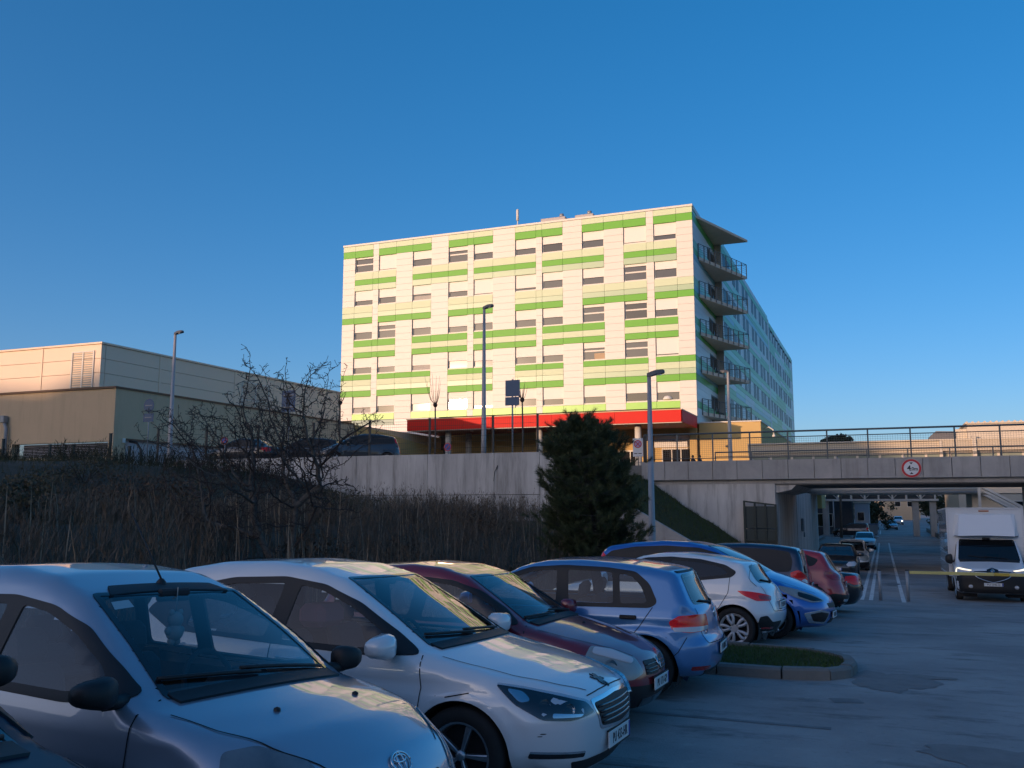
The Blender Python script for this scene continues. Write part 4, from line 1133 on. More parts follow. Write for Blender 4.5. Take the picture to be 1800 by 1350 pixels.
    # mirrors
    if lod < 2 or sp.get('mirror_always'):
        mx, mz = sp.get('mirror', (1.3, 1.0))
        for sg in (1, -1):
            q = B.project(np.array([(L/2-mx, mz)]), 'L' if sg > 0 else 'R')[0]
            ms = sp.get('msize', (.10, .135, .085)); m = MB(); Vm = []; Fm = []; nu, nv = 14, 10
            c = Vector((q[0]+.02, q[1]+sg*(.06+ms[1]), mz+.03))
            for i in range(nv+1):
                ph = math.pi*i/nv
                for j in range(nu):
                    t = 2*math.pi*j/nu; pw = lambda c, e: math.copysign(abs(c)**e, c); x = pw(math.cos(t), .7)*pw(math.sin(ph), .55); yv = -pw(math.cos(ph), .75); zv = pw(math.sin(t), .7)*pw(math.sin(ph), .55)
                    x = max(x, -.45); f = abs(yv)**1
                    Vm.append(c+Vector((x*ms[0]*.95-abs(yv)*.03, sg*yv*ms[1], zv*ms[2]*(1-.22*yv))))
            for i in range(nv):
                for j in range(nu): Fm.append([i*nu+j, i*nu+(j+1)%nu, (i+1)*nu+(j+1)%nu, (i+1)*nu+j])
            m.add(Vm, Fm, 0, True)
            o = m.build('wing_mirror', sp.get('mirrorm', pm), T, False)
            k = MB(); k.tube([(q[0], q[1]-sg*.02, mz-.02), (c.x-.01, c.y-sg*ms[1]*.4, c.z-ms[2]*.75)], [.035, .03], 8); k.build('mirror_stalk', C_blk, o, False)
            g = MB(); g.lathe([(0,0),(.085,0)], (0,0,0), 'x', 20); g.v = [(c.x-ms[0]*.43, c.y+v[1]*ms[1]/.1, c.z+v[2]*ms[2]/.1*.9) for v in g.v]; g.build('mirror_glass', C_chrome, o, False)
    if near:
        for (a0, b0, a1, b1) in sp.get('wipers', [(wb+.05,.52,wb+.10,-.12), (wb+.06,-.02,wb+.12,-.58)]):
            q = B.project(np.array([(L/2-(a0+(a1-a0)*k/8)-kf*(b0+(b1-b0)*k/8)**2, b0+(b1-b0)*k/8) for k in range(9)]), 'T')
            MB().tube([Vector(p)+Vector((.006,0,.016)) for p in q], .011, 6).build('wiper', C_blk, T, False)
        q = np.array([(L/2-wb+.06-kf*y*y, y) for y in np.linspace(-wyb*.97, wyb*.97, 9)] + [(L/2-wb-.035-kf*y*y, y) for y in np.linspace(wyb*.97, -wyb*.97, 9)])
        patch(B, 'cowl', q, 'T', C_blk, T, .012, (), st*.7)
    if sp.get('aerial'):
        ax_, len_, lean = sp['aerial']; q = B.project(np.array([(L/2-ax_, 0)]), 'T')[0]
        a = MB(); a.lathe([(.035,0),(.025,.02),(.012,.035)], tuple(q), n=10); a.tube([Vector(q)+Vector((0,0,.03)), Vector(q)+Vector((-lean,0,.03+len_))], [.006,.004], 6); a.build('aerial', C_blk, T, False)
    if sp.get('rwiper'):
        y0, z0, y1, z1 = sp['rwiper']; q = B.project(np.array([(y0+(y1-y0)*k/6, z0+(z1-z0)*k/6) for k in range(7)]), 'B')
        a = MB(); a.tube([Vector(p)+Vector((-.018,0,0)) for p in q], .012, 6); a.lathe([(.04,0),(.035,-.03),(0,-.035)], tuple(q[0]), 'x', 12); a.build('rear_wiper', C_blk, T, False)
    for (front, zz, txt, tilt) in sp.get('plates', []):
        q = B.project(np.array([(0., zz), (.24, zz)]), 'F' if front else 'B'); xx = q[0][0]
        plate(T, B, xx+(.012 if front else -.012), zz, front, txt, 0, tilt)
    if extra: extra(T, B)
    if z is None: z = gz(Y)
    sl = (gz(Y+1)-gz(Y-1))/2 if Y < 130 else 0
    if heading == 'flat': sl = 0
    nrm = Vector((0, -sl, 1)).normalized()
    q = Vector((0,0,1)).rotation_difference(nrm) @ Matrix.Rotation(rad(heading), 3, 'Z').to_quaternion()
    T.rotation_euler = q.to_euler(); T.location = (X, Y, z)
    return T, B
# ------------------------------------------------------------------ the cars
PA = paint
def decal(T, B, name, polys, view, mat, off=.003, step=.03):
    for p in polys: patch(B, name, np.array(p, float), view, mat, T, off, (), step)
def ring_pts(cx, cy, rx, ry, n=24, rot=0):
    return [(cx+rx*math.cos(2*math.pi*k/n)*math.cos(rot)-ry*math.sin(2*math.pi*k/n)*math.sin(rot), cy+rx*math.cos(2*math.pi*k/n)*math.sin(rot)+ry*math.sin(2*math.pi*k/n)*math.cos(rot)) for k in range(n)]
def lamp_bits(T, B, pts, ang, mat=C_chrome, name='lamp_reflector', depth=.0):
    """round reflectors set in a headlamp: (behind nose, half-width, height, radius)"""
    for sg in (1, -1):
        for (xf, y, z, r) in pts:
            a = rad(ang); d = Vector((math.cos(a), sg*math.sin(a), 0)); o = Vector((B.L/2-xf, sg*y, z)); p = o+d*1.0
            t = 0
            P = np.array([p[:]])
            while t < 2.0 and B.F(np.array([(p-d*t)[:]]))[0] > 0: t += .004
            c = p-d*t
            m = MB(); prof = [(r*1.0, .010), (r*.93, .006), (r*.7, -.012), (r*.35, -.02), (0, -.022)]
            m.lathe(prof, axis='x', n=22); q = d.to_track_quat('X', 'Z')
            m.v = [tuple(c + q @ Vector(v) + d*.004) for v in m.v]; m.build(name, mat, T, False, fix=False)

SILV = PA('silver blue paint', (.36,.40,.47), .55, .32); WHITE = PA('white paint', (.74,.75,.76), .05, .3); MAROON = PA('maroon paint', (.22,.010,.022), .15, .3)
SKYB = PA('sky blue paint', (.085,.25,.52), .3, .3); WHITE2 = PA('clean white paint', (.76,.78,.80), .0, .3); BLUE = PA('bright blue paint', (.03,.15,.50), .4, .28)
NAVY = PA('navy paint', (.012,.020,.05), .4, .3); DRED = PA('dark red paint', (.42,.016,.022), .15, .3); BLACK = PA('black paint coat', (.012,.013,.017), .3, .3)
DGREY = PA('dark grey paint', (.035,.04,.05), .4, .3)
SP = {}
# silver-blue small hatchback
SP['yaris'] = dict(L=3.64, W=1.66, H=1.58, wb=2.37, fo=.74, R=.285, belt=.965, paint=SILV, kf=.28, kr=.16, rc=.30, tum=.40, crown=.06,
  top=[(.10,.20),(.02,.34),(0,.48),(.03,.62),(.12,.75),(.33,.875),(.62,.945),(.93,1.0),(1.3,1.225),(1.72,1.445),(2.05,1.54),(2.45,1.58),(2.95,1.565),(3.28,1.50),(3.44,1.2),(3.53,.98),(3.60,.80),(3.64,.52),(3.58,.3),(3.5,.2)],
  ws=(.93,1.70,.60,.50), rw=(1.02,1.36,.56,.46), wk=.20,
  dlo=[(1.08,1.0),(1.25,1.11),(1.55,1.28),(1.85,1.375),(2.2,1.415),(2.7,1.40),(3.1,1.35),(3.30,1.20),(3.34,1.08),(3.2,1.015),(2.2,.97),(1.5,.95)],
  panes=[[(1.22,1.02),(1.32,1.125),(1.60,1.265),(1.88,1.355),(2.12,1.385),(2.14,.995),(1.5,.98)],[(2.24,1.005),(2.22,1.385),(2.66,1.375),(2.72,1.03)],[(2.80,1.035),(2.74,1.37),(3.06,1.325),(3.24,1.19),(3.27,1.09),(3.15,1.045)]], front_panes=1,
  seams=[[(1.02,.98),(1.0,.7),(1.03,.45),(1.12,.25)],[(2.18,.97),(2.2,.6),(2.2,.25)],[(2.77,1.0),(2.95,.75),(2.82,.62),(2.72,.4)]], handles=[(2.02,.83),(2.66,.85)], handlem=C_blk, mirrorm=C_blk,
  mirror=(1.14,1.0), msize=(.078,.105,.068), topseams=[[(.87,.70),(.6,.66),(.35,.56),(.16,.42)]], rim='cover', nsp=7, rimm=C_cap, hollow=True, aerial=(1.80,.38,.30),
  p3=[('headlamp',[(.16,.36,.60),(.28,.44,.77),(.46,.58,.84),(.60,.66,.82),(.52,.74,.68),(.36,.72,.58),(.22,.56,.54)],40,mk('dim lamp lens', (.10,.12,.14), rough=.12, coat=1, nscale=5, namt=.6, col2=(.22,.25,.27)),.006),
      ('front_bumper_trim',[(.05,.2,.30),(.05,.2,.22),(.35,.7,.22),(.4,.74,.32)],40,C_blk,.004)],
  pf=[('grille',[(.04,.60),(.30,.63),(.34,.56),(.28,.50),(.04,.49)],'F',C_blk,.004),('grille',[(-.04,.60),(-.30,.63),(-.34,.56),(-.28,.50),(-.04,.49)],'F',C_blk,.004),('lower_intake',[(-.5,.2),(.5,.2),(.46,.34),(-.46,.34)],'F',C_blk,.004)],
  seamsF=[[(-.72,.52),(-.35,.44),(0,.43),(.35,.44),(.72,.52)]], plates=[(True,.40,'PU 706-KT',0)])
# white hatchback with the chrome-framed grille
SP['white308'] = dict(L=4.25, W=1.80, H=1.58, wb=2.62, fo=.87, R=.32, belt=.945, paint=WHITE, kf=.24, kr=.14, rc=.30, tum=.42, crown=.05, arch=.045,
  top=[(.14,.18),(.04,.28),(.01,.42),(0,.56),(.035,.665),(.10,.73),(.30,.81),(.62,.895),(.95,.965),(1.14,1.01),(1.55,1.235),(1.98,1.455),(2.35,1.545),(2.75,1.578),(3.25,1.56),(3.65,1.50),(3.88,1.38),(3.98,1.10),(4.10,.95),(4.2,.88),(4.24,.62),(4.25,.45),(4.18,.28),(4.08,.19)],
  ws=(1.12,1.98,.64,.52), rw=(.99,1.31,.58,.50), wk=.22,
  dlo=[(1.22,.955),(1.43,1.085),(1.79,1.28),(2.12,1.40),(2.5,1.45),(3.0,1.43),(3.4,1.355),(3.72,1.225),(3.80,1.15),(3.5,1.02),(2.6,.975),(1.7,.935)],
  panes=[[(1.44,.99),(1.52,1.10),(1.83,1.262),(2.14,1.375),(2.36,1.412),(2.42,.985),(1.7,.965)],[(2.54,.995),(2.48,1.418),(2.98,1.402),(3.28,1.34),(3.36,1.05),(3.2,1.02)]], front_panes=1,
  seams=[[(1.20,.95),(1.17,.75),(1.18,.5),(1.28,.24)],[(2.48,.98),(2.47,.6),(2.45,.24)],[(3.36,1.02),(3.42,.8),(3.24,.5),(3.1,.3)],[(.97,.70),(.80,.735)]], handles=[(2.28,.86),(3.2,.90)],
  mirror=(1.42,.985), msize=(.10,.13,.085), crease=(.83,-.06), topseams=[[(1.08,.735),(.9,.72),(.55,.66),(.30,.52),(.14,.36)]], nsp=5, rim='spoke', spw=.05, spw2=.105, rimm=C_rim, steer=0, rimr=.70, hollow=True,
  p3=[('headlamp_housing',[(0.66,.80,.80),(0.46,.72,.768),(0.27,.56,.715),(0.15,.43,.672),(0.10,.38,.60),(0.21,.60,.572),(0.34,.76,.585),(0.50,.83,.68)],45,C_gloss,.003),
      ('headlamp_chrome',[(0.57,.80,.775),(0.48,.735,.755),(0.42,.745,.70),(0.48,.80,.69)],45,C_chrome,.006),
      ('headlamp_chrome',[(0.33,.66,.625),(0.18,.47,.605),(0.19,.50,.59),(0.31,.69,.597)],45,C_chrome,.007),
      ('headlamp',[(0.66,.80,.80),(0.46,.72,.768),(0.27,.56,.715),(0.15,.43,.672),(0.10,.38,.60),(0.21,.60,.572),(0.34,.76,.585),(0.50,.83,.68)],45,C_lens,.026),
      ('fog_lamp_trim',[(.16,.46,.36),(.40,.80,.385),(.42,.80,.345),(.17,.46,.325)],45,C_gloss,.005),
      ('fog_lamp_chrome',[(.16,.46,.363),(.40,.80,.388),(.405,.80,.378),(.165,.46,.353)],45,C_chrome,.008)],
  pf=[('grille_frame',[(-.43,.675),(0,.695),(.43,.675),(.36,.475),(0,.455),(-.36,.475)],'F',C_chrome,.005,.04),('grille',[(-.395,.652),(0,.672),(.395,.652),(.335,.497),(0,.478),(-.335,.497)],'F',C_blk,.009,.03),
      ('lower_intake',[(-.62,.30),(.62,.30),(.52,.19),(-.52,.19)],'F',C_blk,.004),('bumper_lip',[(-.6,.185),(.6,.185),(.6,.205),(-.6,.205)],'F',C_chrome,.01,.004)],
  bars=[(-.37,.37,.625,.011,C_gloss),(-.36,.36,.59,.011,C_gloss),(-.345,.345,.555,.011,C_gloss),(-.335,.335,.52,.011,C_gloss)],
  seamsF=[[(-.42,.70),(-.2,.715),(0,.72),(.2,.715),(.42,.70)]], plates=[(True,.385,'PU 433-HR',0)])
# maroon small hatchback
SP['clio2'] = dict(L=3.78, W=1.64, H=1.49, wb=2.47, fo=.77, R=.285, belt=.915, paint=MAROON, kf=.30, kr=.15, rc=.30, tum=.38, crown=.06,
  top=[(.10,.20),(.02,.30),(0,.44),(.03,.58),(.09,.665),(.28,.765),(.55,.85),(.85,.925),(1.04,.965),(1.45,1.19),(1.80,1.375),(2.15,1.46),(2.5,1.485),(3.0,1.455),(3.36,1.375),(3.52,1.10),(3.62,.94),(3.72,.86),(3.76,.62),(3.78,.45),(3.7,.28),(3.62,.2)],
  ws=(1.03,1.78,.60,.49), rw=(.96,1.27,.54,.46), wk=.20,
  dlo=[(1.18,.94),(1.35,1.07),(1.63,1.23),(1.93,1.32),(2.3,1.35),(2.8,1.33),(3.2,1.25),(3.32,1.14),(3.2,1.0),(2.2,.935)],
  panes=[[(1.34,.965),(1.42,1.085),(1.67,1.215),(1.95,1.295),(2.2,1.32),(2.24,.955)],[(2.36,.965),(2.32,1.32),(2.78,1.30),(3.12,1.225),(3.2,1.13),(3.1,1.02)]], front_panes=1,
  seams=[[(1.12,.93),(1.08,.65),(1.15,.25)],[(2.30,.94),(2.35,.6),(2.34,.25)]], handles=[(2.12,.82)], handlem=C_blk, mirror=(1.28,.95), msize=(.09,.12,.08),
  mould=[([(.95,.46),(2.9,.47)],.09,C_blk)], topseams=[[(1.0,.70),(.7,.66),(.4,.55),(.16,.40)]], rim='cover', nsp=6, rimm=C_cap, hollow=True, wipers=[(1.08,.55,1.13,-.08),(1.08,-.06,1.12,-.58)],
  p3=[('headlamp',[(.13,.33,.53),(.20,.36,.66),(.36,.50,.745),(.52,.63,.775),(.58,.70,.70),(.50,.74,.57),(.34,.66,.49),(.2,.48,.48)],42,C_lensf,.006),
      ('front_bumper',[(.02,.0,.40),(.02,.0,.20),(.3,.6,.19),(.5,.82,.2),(.6,.84,.42),(.4,.76,.43),(.2,.5,.425)],40,C_blk,.006)],
  pf=[('grille',[(.03,.615),(.32,.625),(.34,.50),(.05,.49)],'F',C_blk,.006,.02),('grille',[(-.03,.615),(-.32,.625),(-.34,.50),(-.05,.49)],'F',C_blk,.006,.02),('lower_intake',[(-.42,.30),(.42,.30),(.40,.22),(-.40,.22)],'F',C_gloss,.012)],
  bars=[(-.32,.32,.585,.006,C_gloss),(-.33,.33,.55,.006,C_gloss),(-.33,.33,.52,.006,C_gloss)], plates=[(True,.41,'PU 171-GP',0)])
# light blue hatchback seen from behind
SP['golf'] = dict(L=4.20, W=1.79, H=1.48, wb=2.58, fo=.88, R=.315, belt=.945, paint=SKYB, kf=.20, kr=.17, rc=.27, tum=.36, crown=.045, zb=.2,
  top=[(.12,.2),(.02,.34),(0,.5),(.04,.66),(.2,.79),(.5,.88),(.9,.965),(1.12,1.01),(1.5,1.20),(1.92,1.395),(2.25,1.465),(2.7,1.48),(3.2,1.455),(3.6,1.405),(3.80,1.365),(3.86,1.33),(3.95,1.15),(4.04,.985),(4.09,.93),(4.12,.78),(4.13,.66),(4.19,.60),(4.20,.45),(4.17,.32),(4.08,.22)],
  ws=(1.12,1.94,.69,.56), rw=(1.0,1.31,.60,.52), wk=.18,
  dlo=[(1.14,.945),(1.40,1.09),(1.75,1.26),(2.08,1.37),(2.5,1.40),(3.0,1.385),(3.34,1.345),(3.50,1.22),(3.60,1.02),(3.52,.965),(2.5,.955)],
  panes=[[(1.40,.985),(1.48,1.085),(1.80,1.245),(2.10,1.34),(2.42,1.37),(2.44,.985)],[(2.56,.985),(2.52,1.37),(2.98,1.358),(3.08,1.345),(3.12,.985)],[(3.17,.985),(3.13,1.34),(3.30,1.315),(3.42,1.20),(3.50,1.03),(3.46,.995)]], front_panes=1,
  seams=[[(1.24,.95),(1.2,.6),(1.3,.25)],[(2.50,.95),(2.5,.5),(2.48,.25)],[(3.55,.97),(3.40,.75),(3.28,.60),(3.15,.40)],[(3.92,.66),(3.83,.5),(3.70,.40)]], handles=[(2.36,.84),(3.28,.86)], handlem=C_blk,
  mirror=(1.42,.98), crease=(.85,.0), topseams=[[(1.1,.72),(.6,.66),(.2,.5)]], rim='spoke', nsp=5, hollow=True, rwiper=(0,.99,.42,1.03), glass=C_glass,
  p3=[('headlamp',[(.12,.5,.66),(.3,.66,.75),(.6,.78,.76),(.5,.82,.62),(.2,.62,.58)],45,C_lensf,.004),
      ('tail_lamp',[(4.10,.44,.885),(4.0,.66,.895),(3.82,.80,.885),(3.74,.86,.83),(3.78,.86,.73),(3.95,.76,.705),(4.12,.44,.725)],135,C_red,.008),
      ('tail_lamp_clear',[(4.10,.44,.765),(3.9,.72,.765),(3.775,.86,.76),(3.79,.86,.725),(3.95,.74,.712),(4.12,.46,.728)],135,C_clr,.012),
      ('rear_reflector',[(4.14,.52,.34),(4.10,.64,.345),(3.98,.78,.345),(3.98,.78,.305),(4.10,.64,.30),(4.14,.52,.30)],135,C_redd,.006)],
  pf=[('grille',[(-.4,.66),(.4,.66),(.38,.58),(-.38,.58)],'F',C_blk,.004),('rear_skirt',[(-.6,.29),(.6,.29),(.5,.215),(-.5,.215)],'B',C_blk,.004),
      ('spoiler_edge',[(-.52,1.335),(.52,1.335),(.52,1.352),(-.52,1.352)],'B',C_blk,.006,.005)],
  seamsB=[[(-.62,.96),(-.64,.75),(-.60,.585),(0,.575),(.60,.585),(.64,.75),(.62,.96)]], plates=[(False,.50,'PU 889-EC',0)])
# white hatchback seen from behind
SP['clio4'] = dict(L=4.06, W=1.75, H=1.45, wb=2.59, fo=.85, R=.315, belt=.965, paint=WHITE2, kf=.24, kr=.17, rc=.30, tum=.42, crown=.05,
  top=[(.12,.2),(.02,.34),(0,.5),(.05,.68),(.25,.81),(.6,.92),(1.0,1.0),(1.4,1.19),(1.84,1.375),(2.2,1.44),(2.6,1.45),(3.1,1.40),(3.45,1.335),(3.62,1.30),(3.64,1.265),(3.74,1.1),(3.84,.98),(3.93,.92),(3.98,.80),(4.03,.66),(4.06,.52),(4.03,.38),(3.92,.24)],
  ws=(1.02,1.84,.69,.55), rw=(1.0,1.25,.54,.47), wk=.2,
  dlo=[(1.08,.965),(1.35,1.10),(1.68,1.25),(2.0,1.345),(2.4,1.37),(2.9,1.34),(3.3,1.26),(3.48,1.16),(3.40,1.08),(2.8,1.01),(2.0,.965)],
  panes=[[(1.35,1.0),(1.42,1.09),(1.72,1.23),(2.02,1.315),(2.3,1.34),(2.36,.99)],[(2.46,1.0),(2.40,1.342),(2.88,1.315),(3.24,1.24),(3.36,1.15),(3.3,1.10),(2.8,1.035)]], front_panes=0,
  seams=[[(1.2,.97),(1.17,.6),(1.28,.25)],[(2.40,.98),(2.42,.5),(2.40,.25)],[(3.38,1.09),(3.36,.85),(3.22,.62),(3.05,.45)],[(3.62,1.28),(3.66,1.05),(3.76,.95)]], handles=[(2.26,.84)],
  mirror=(1.36,.99), crease=(.80,.02), topseams=[[(1.0,.72),(.5,.66),(.2,.5)]], rim='cover', nsp=5, rimm=C_cap, glassr=C_glassd, hollow=True, rwiper=(0,1.0,.4,1.04), rimr=.72,
  p3=[('headlamp',[(.12,.45,.62),(.3,.64,.74),(.6,.76,.78),(.5,.8,.64),(.2,.6,.56)],45,C_lensf,.004),
      ('tail_lamp',[(3.99,.52,.80),(3.86,.70,.845),(3.66,.80,.875),(3.50,.845,.885),(3.62,.86,.81),(3.80,.80,.735),(3.97,.56,.735)],130,C_red,.008),
      ('tail_lamp_dark',[(3.97,.54,.79),(3.86,.68,.815),(3.80,.745,.82),(3.84,.75,.755),(3.96,.57,.75)],130,C_redd,.012),
      ('rear_reflector',[(4.02,.56,.345),(3.86,.76,.345),(3.86,.76,.315),(4.02,.56,.315)],130,C_redd,.006),
      ('rear_skirt',[(4.05,.2,.42),(4.0,.60,.42),(3.93,.70,.52),(3.82,.78,.50),(3.76,.80,.30),(3.9,.6,.21),(4.0,.2,.21)],140,C_blk,.005)],
  pf=[('grille',[(-.5,.62),(.5,.62),(.4,.5),(-.4,.5)],'F',C_blk,.004)],
  seamsB=[[(-.58,.95),(-.60,.78),(-.55,.58),(0,.565),(.55,.58),(.60,.78),(.58,.95)]], plates=[(False,.66,'PU 550-FM',0)])
# bright blue family car, nose out
SP['scenic'] = dict(L=4.38, W=1.85, H=1.64, wb=2.70, fo=.90, R=.325, belt=1.02, paint=BLUE, kf=.28, kr=.14, rc=.32, tum=.30, crown=.05, sig=.045,
  top=[(.12,.2),(.02,.34),(0,.5),(.05,.66),(.2,.78),(.5,.92),(.85,1.05),(1.05,1.11),(1.5,1.35),(1.95,1.54),(2.4,1.625),(2.9,1.64),(3.5,1.60),(4.0,1.53),(4.12,1.42),(4.22,1.15),(4.3,1.0),(4.36,.7),(4.38,.5),(4.3,.3),(4.2,.2)],
  ws=(1.06,2.0,.72,.60), rw=(1.08,1.46,.62,.54), wk=.22,
  dlo=[(1.1,1.03),(1.5,1.24),(1.85,1.41),(2.2,1.50),(2.8,1.53),(3.4,1.50),(3.85,1.42),(4.02,1.28),(3.95,1.13),(3.0,1.06)],
  panes=[[(1.5,1.07),(1.58,1.22),(1.9,1.385),(2.2,1.465),(2.52,1.49),(2.55,1.07)],[(2.66,1.075),(2.62,1.495),(3.2,1.48),(3.3,1.1)],[(3.4,1.11),(3.3,1.475),(3.8,1.385),(3.93,1.27),(3.86,1.15)]], front_panes=1,
  seams=[[(1.3,1.03),(1.25,.6),(1.35,.25)],[(2.6,1.05),(2.6,.25)]], handles=[(2.45,.93),(3.2,.95)], mirror=(1.62,1.06), topseams=[[(1.02,.76),(.6,.68),(.25,.48)]], rim='spoke', nsp=5,
  p3=[('headlamp',[(.20,.40,.635),(.36,.55,.74),(.62,.70,.83),(.88,.80,.885),(.80,.84,.80),(.58,.82,.70),(.36,.66,.62)],45,C_lensf,.006),
      ('headlamp_dark',[(.24,.44,.645),(.40,.58,.725),(.60,.70,.785),(.56,.78,.715),(.36,.64,.635)],45,C_gloss,.010),
      ('fog_lamp_chrome',[(.10,.34,.45),(.22,.56,.50),(.44,.82,.44),(.34,.76,.29),(.14,.48,.27)],45,C_chrome,.006),('fog_lamp_recess',[(.12,.38,.435),(.22,.57,.465),(.36,.74,.43),(.30,.70,.32),(.16,.50,.305)],45,C_blk,.012),
      ('tail_lamp',[(4.3,.66,1.0),(4.05,.82,1.15),(4.0,.80,1.35),(4.12,.70,1.42),(4.25,.64,1.2)],125,C_red,.006)],
  pf=[('grille',[(-.4,.60),(.4,.60),(.36,.52),(-.36,.52)],'F',C_blk,.004),('lower_intake',[(-.3,.44),(.3,.44),(.3,.26),(-.3,.26)],'F',C_blk,.004)], plates=[(True,.40,'PU 325-JB',0)])
# navy people carrier, tail out
SP['mpv'] = dict(L=4.26, W=1.81, H=1.62, wb=2.68, fo=.84, R=.315, belt=1.0, paint=NAVY, kf=.24, kr=.10, rc=.26, tum=.28, crown=.05,
  top=[(.12,.2),(.02,.34),(0,.5),(.05,.68),(.3,.85),(.8,1.0),(1.0,1.08),(1.5,1.35),(1.95,1.54),(2.4,1.61),(3.0,1.62),(3.6,1.59),(3.95,1.54),(4.02,1.48),(4.10,1.2),(4.13,1.0),(4.16,.8),(4.24,.62),(4.26,.5),(4.22,.32),(4.12,.2)],
  ws=(1.02,1.98,.70,.58), rw=(1.02,1.47,.66,.58),
  dlo=[(1.1,1.01),(1.5,1.22),(1.85,1.38),(2.2,1.475),(2.8,1.51),(3.4,1.49),(3.8,1.44),(3.86,1.25),(3.82,1.05),(3.0,1.01)],
  panes=[[(1.5,1.04),(1.58,1.2),(1.9,1.36),(2.2,1.44),(2.5,1.46),(2.52,1.04)],[(2.62,1.045),(2.6,1.465),(3.2,1.455),(3.24,1.05)],[(3.32,1.055),(3.28,1.45),(3.74,1.41),(3.79,1.25),(3.76,1.08)]],
  seams=[[(2.57,1.0),(2.57,.25)],[(3.28,1.0),(3.3,.7),(3.2,.4)]], handles=[(2.4,.92),(3.2,.94)], mirror=(1.5,1.04), rim='spoke', nsp=5,
  p3=[('tail_lamp',[(4.14,.50,.94),(4.06,.68,1.0),(3.96,.79,1.08),(3.82,.84,1.02),(3.86,.86,.86),(4.0,.82,.74),(4.16,.56,.74)],130,C_red,.01),('tail_lamp_clear',[(4.14,.56,.86),(4.06,.70,.90),(4.0,.76,.86),(4.05,.74,.78),(4.15,.58,.78)],130,C_clr,.016)],
  pf=[('grille',[(-.4,.66),(.4,.66),(.36,.54),(-.36,.54)],'F',C_blk,.004)], plates=[(False,.76,'PU 204-DL',0)])
# dark red crossover, tail out
SP['suv'] = dict(L=4.20, W=1.76, H=1.56, wb=2.55, fo=.84, R=.325, belt=1.02, paint=DRED, kf=.24, kr=.14, rc=.28, tum=.36, crown=.05, zb=.24,
  top=[(.12,.24),(.02,.36),(0,.55),(.05,.74),(.3,.88),(.8,.99),(1.05,1.06),(1.5,1.29),(1.92,1.46),(2.3,1.55),(2.8,1.56),(3.4,1.51),(3.72,1.45),(3.76,1.40),(3.88,1.18),(3.98,1.03),(4.08,.95),(4.12,.78),(4.18,.6),(4.20,.45),(4.12,.3)],
  ws=(1.06,1.94,.69,.56), rw=(1.06,1.38,.56,.50),
  dlo=[(1.15,1.02),(1.5,1.2),(1.85,1.35),(2.2,1.44),(2.8,1.455),(3.3,1.40),(3.6,1.28),(3.5,1.15),(2.8,1.05)],
  panes=[[(1.5,1.05),(1.58,1.18),(1.88,1.32),(2.2,1.405),(2.45,1.42),(2.48,1.05)],[(2.58,1.055),(2.55,1.42),(3.1,1.39),(3.4,1.29),(3.4,1.16),(3.1,1.09)]],
  seams=[[(2.53,1.02),(2.53,.3)],[(3.3,1.08),(3.2,.6)]], handles=[(2.35,.93),(3.2,.96)], mirror=(1.5,1.05), rim='spoke', nsp=5, archm=C_blk,
  p3=[('tail_lamp',[(4.05,.50,.93),(3.96,.66,.99),(3.74,.82,1.04),(3.72,.84,.95),(3.9,.80,.84),(4.07,.54,.83)],130,C_redd,.01),
      ('rear_bumper',[(4.18,.0,.50),(4.1,.6,.52),(3.9,.82,.55),(3.75,.87,.5),(3.72,.87,.27),(3.95,.7,.25),(4.1,.0,.25)],140,C_blk,.006),('bumper_chrome',[(4.17,.28,.42),(4.08,.62,.43),(4.08,.62,.38),(4.17,.28,.37)],140,C_clr,.012)],
  pf=[('grille',[(-.4,.7),(.4,.7),(.36,.54),(-.36,.54)],'F',C_blk,.004)], plates=[(False,.74,'PU 118-KA',0)])
# saloon shape for the cars farther down the street
SP['saloon'] = dict(L=4.40, W=1.74, H=1.43, wb=2.62, fo=.86, R=.31, belt=.93, paint=BLACK, kf=.18, kr=.14, rc=.24, tum=.36, crown=.05,
  top=[(.12,.2),(.02,.34),(0,.5),(.05,.66),(.2,.76),(.6,.86),(1.1,.96),(1.5,1.16),(1.95,1.36),(2.3,1.42),(2.7,1.43),(3.1,1.38),(3.5,1.16),(3.75,1.0),(4.1,.98),(4.3,.95),(4.36,.85),(4.40,.6),(4.38,.4),(4.25,.22)],
  ws=(1.12,1.92,.68,.55), rw=(1.02,1.32,.58,.48),
  dlo=[(1.2,.94),(1.5,1.1),(1.85,1.26),(2.2,1.345),(2.7,1.35),(3.1,1.28),(3.45,1.08),(3.4,.99),(2.5,.95)],
  panes=[[(1.45,.97),(1.55,1.09),(1.88,1.235),(2.2,1.315),(2.45,1.325),(2.48,.97)],[(2.58,.975),(2.55,1.325),(2.95,1.29),(3.28,1.08),(3.25,1.0)]],
  seams=[[(2.53,.94),(2.53,.3)]], mirror=(1.45,.98), rim='spoke', nsp=5,
  p3=[('headlamp',[(.14,.36,.62),(.22,.5,.72),(.45,.74,.74),(.5,.8,.66),(.3,.7,.57),(.16,.4,.55)],45,C_clr,.006),
      ('tail_lamp',[(4.36,.46,.86),(4.25,.70,.90),(4.05,.82,.88),(4.0,.84,.76),(4.2,.76,.68),(4.38,.5,.70)],130,C_red,.008),
      ('front_bumper',[(.02,.0,.42),(.02,.0,.22),(.3,.7,.22),(.34,.74,.42)],45,C_blk,.004)],
  pf=[('grille',[(-.32,.66),(.32,.66),(.3,.56),(-.3,.56)],'F',C_blk,.006)], plates=[(True,.44,'PU 310-BC',0),(False,.6,'PU 310-BC',0)])

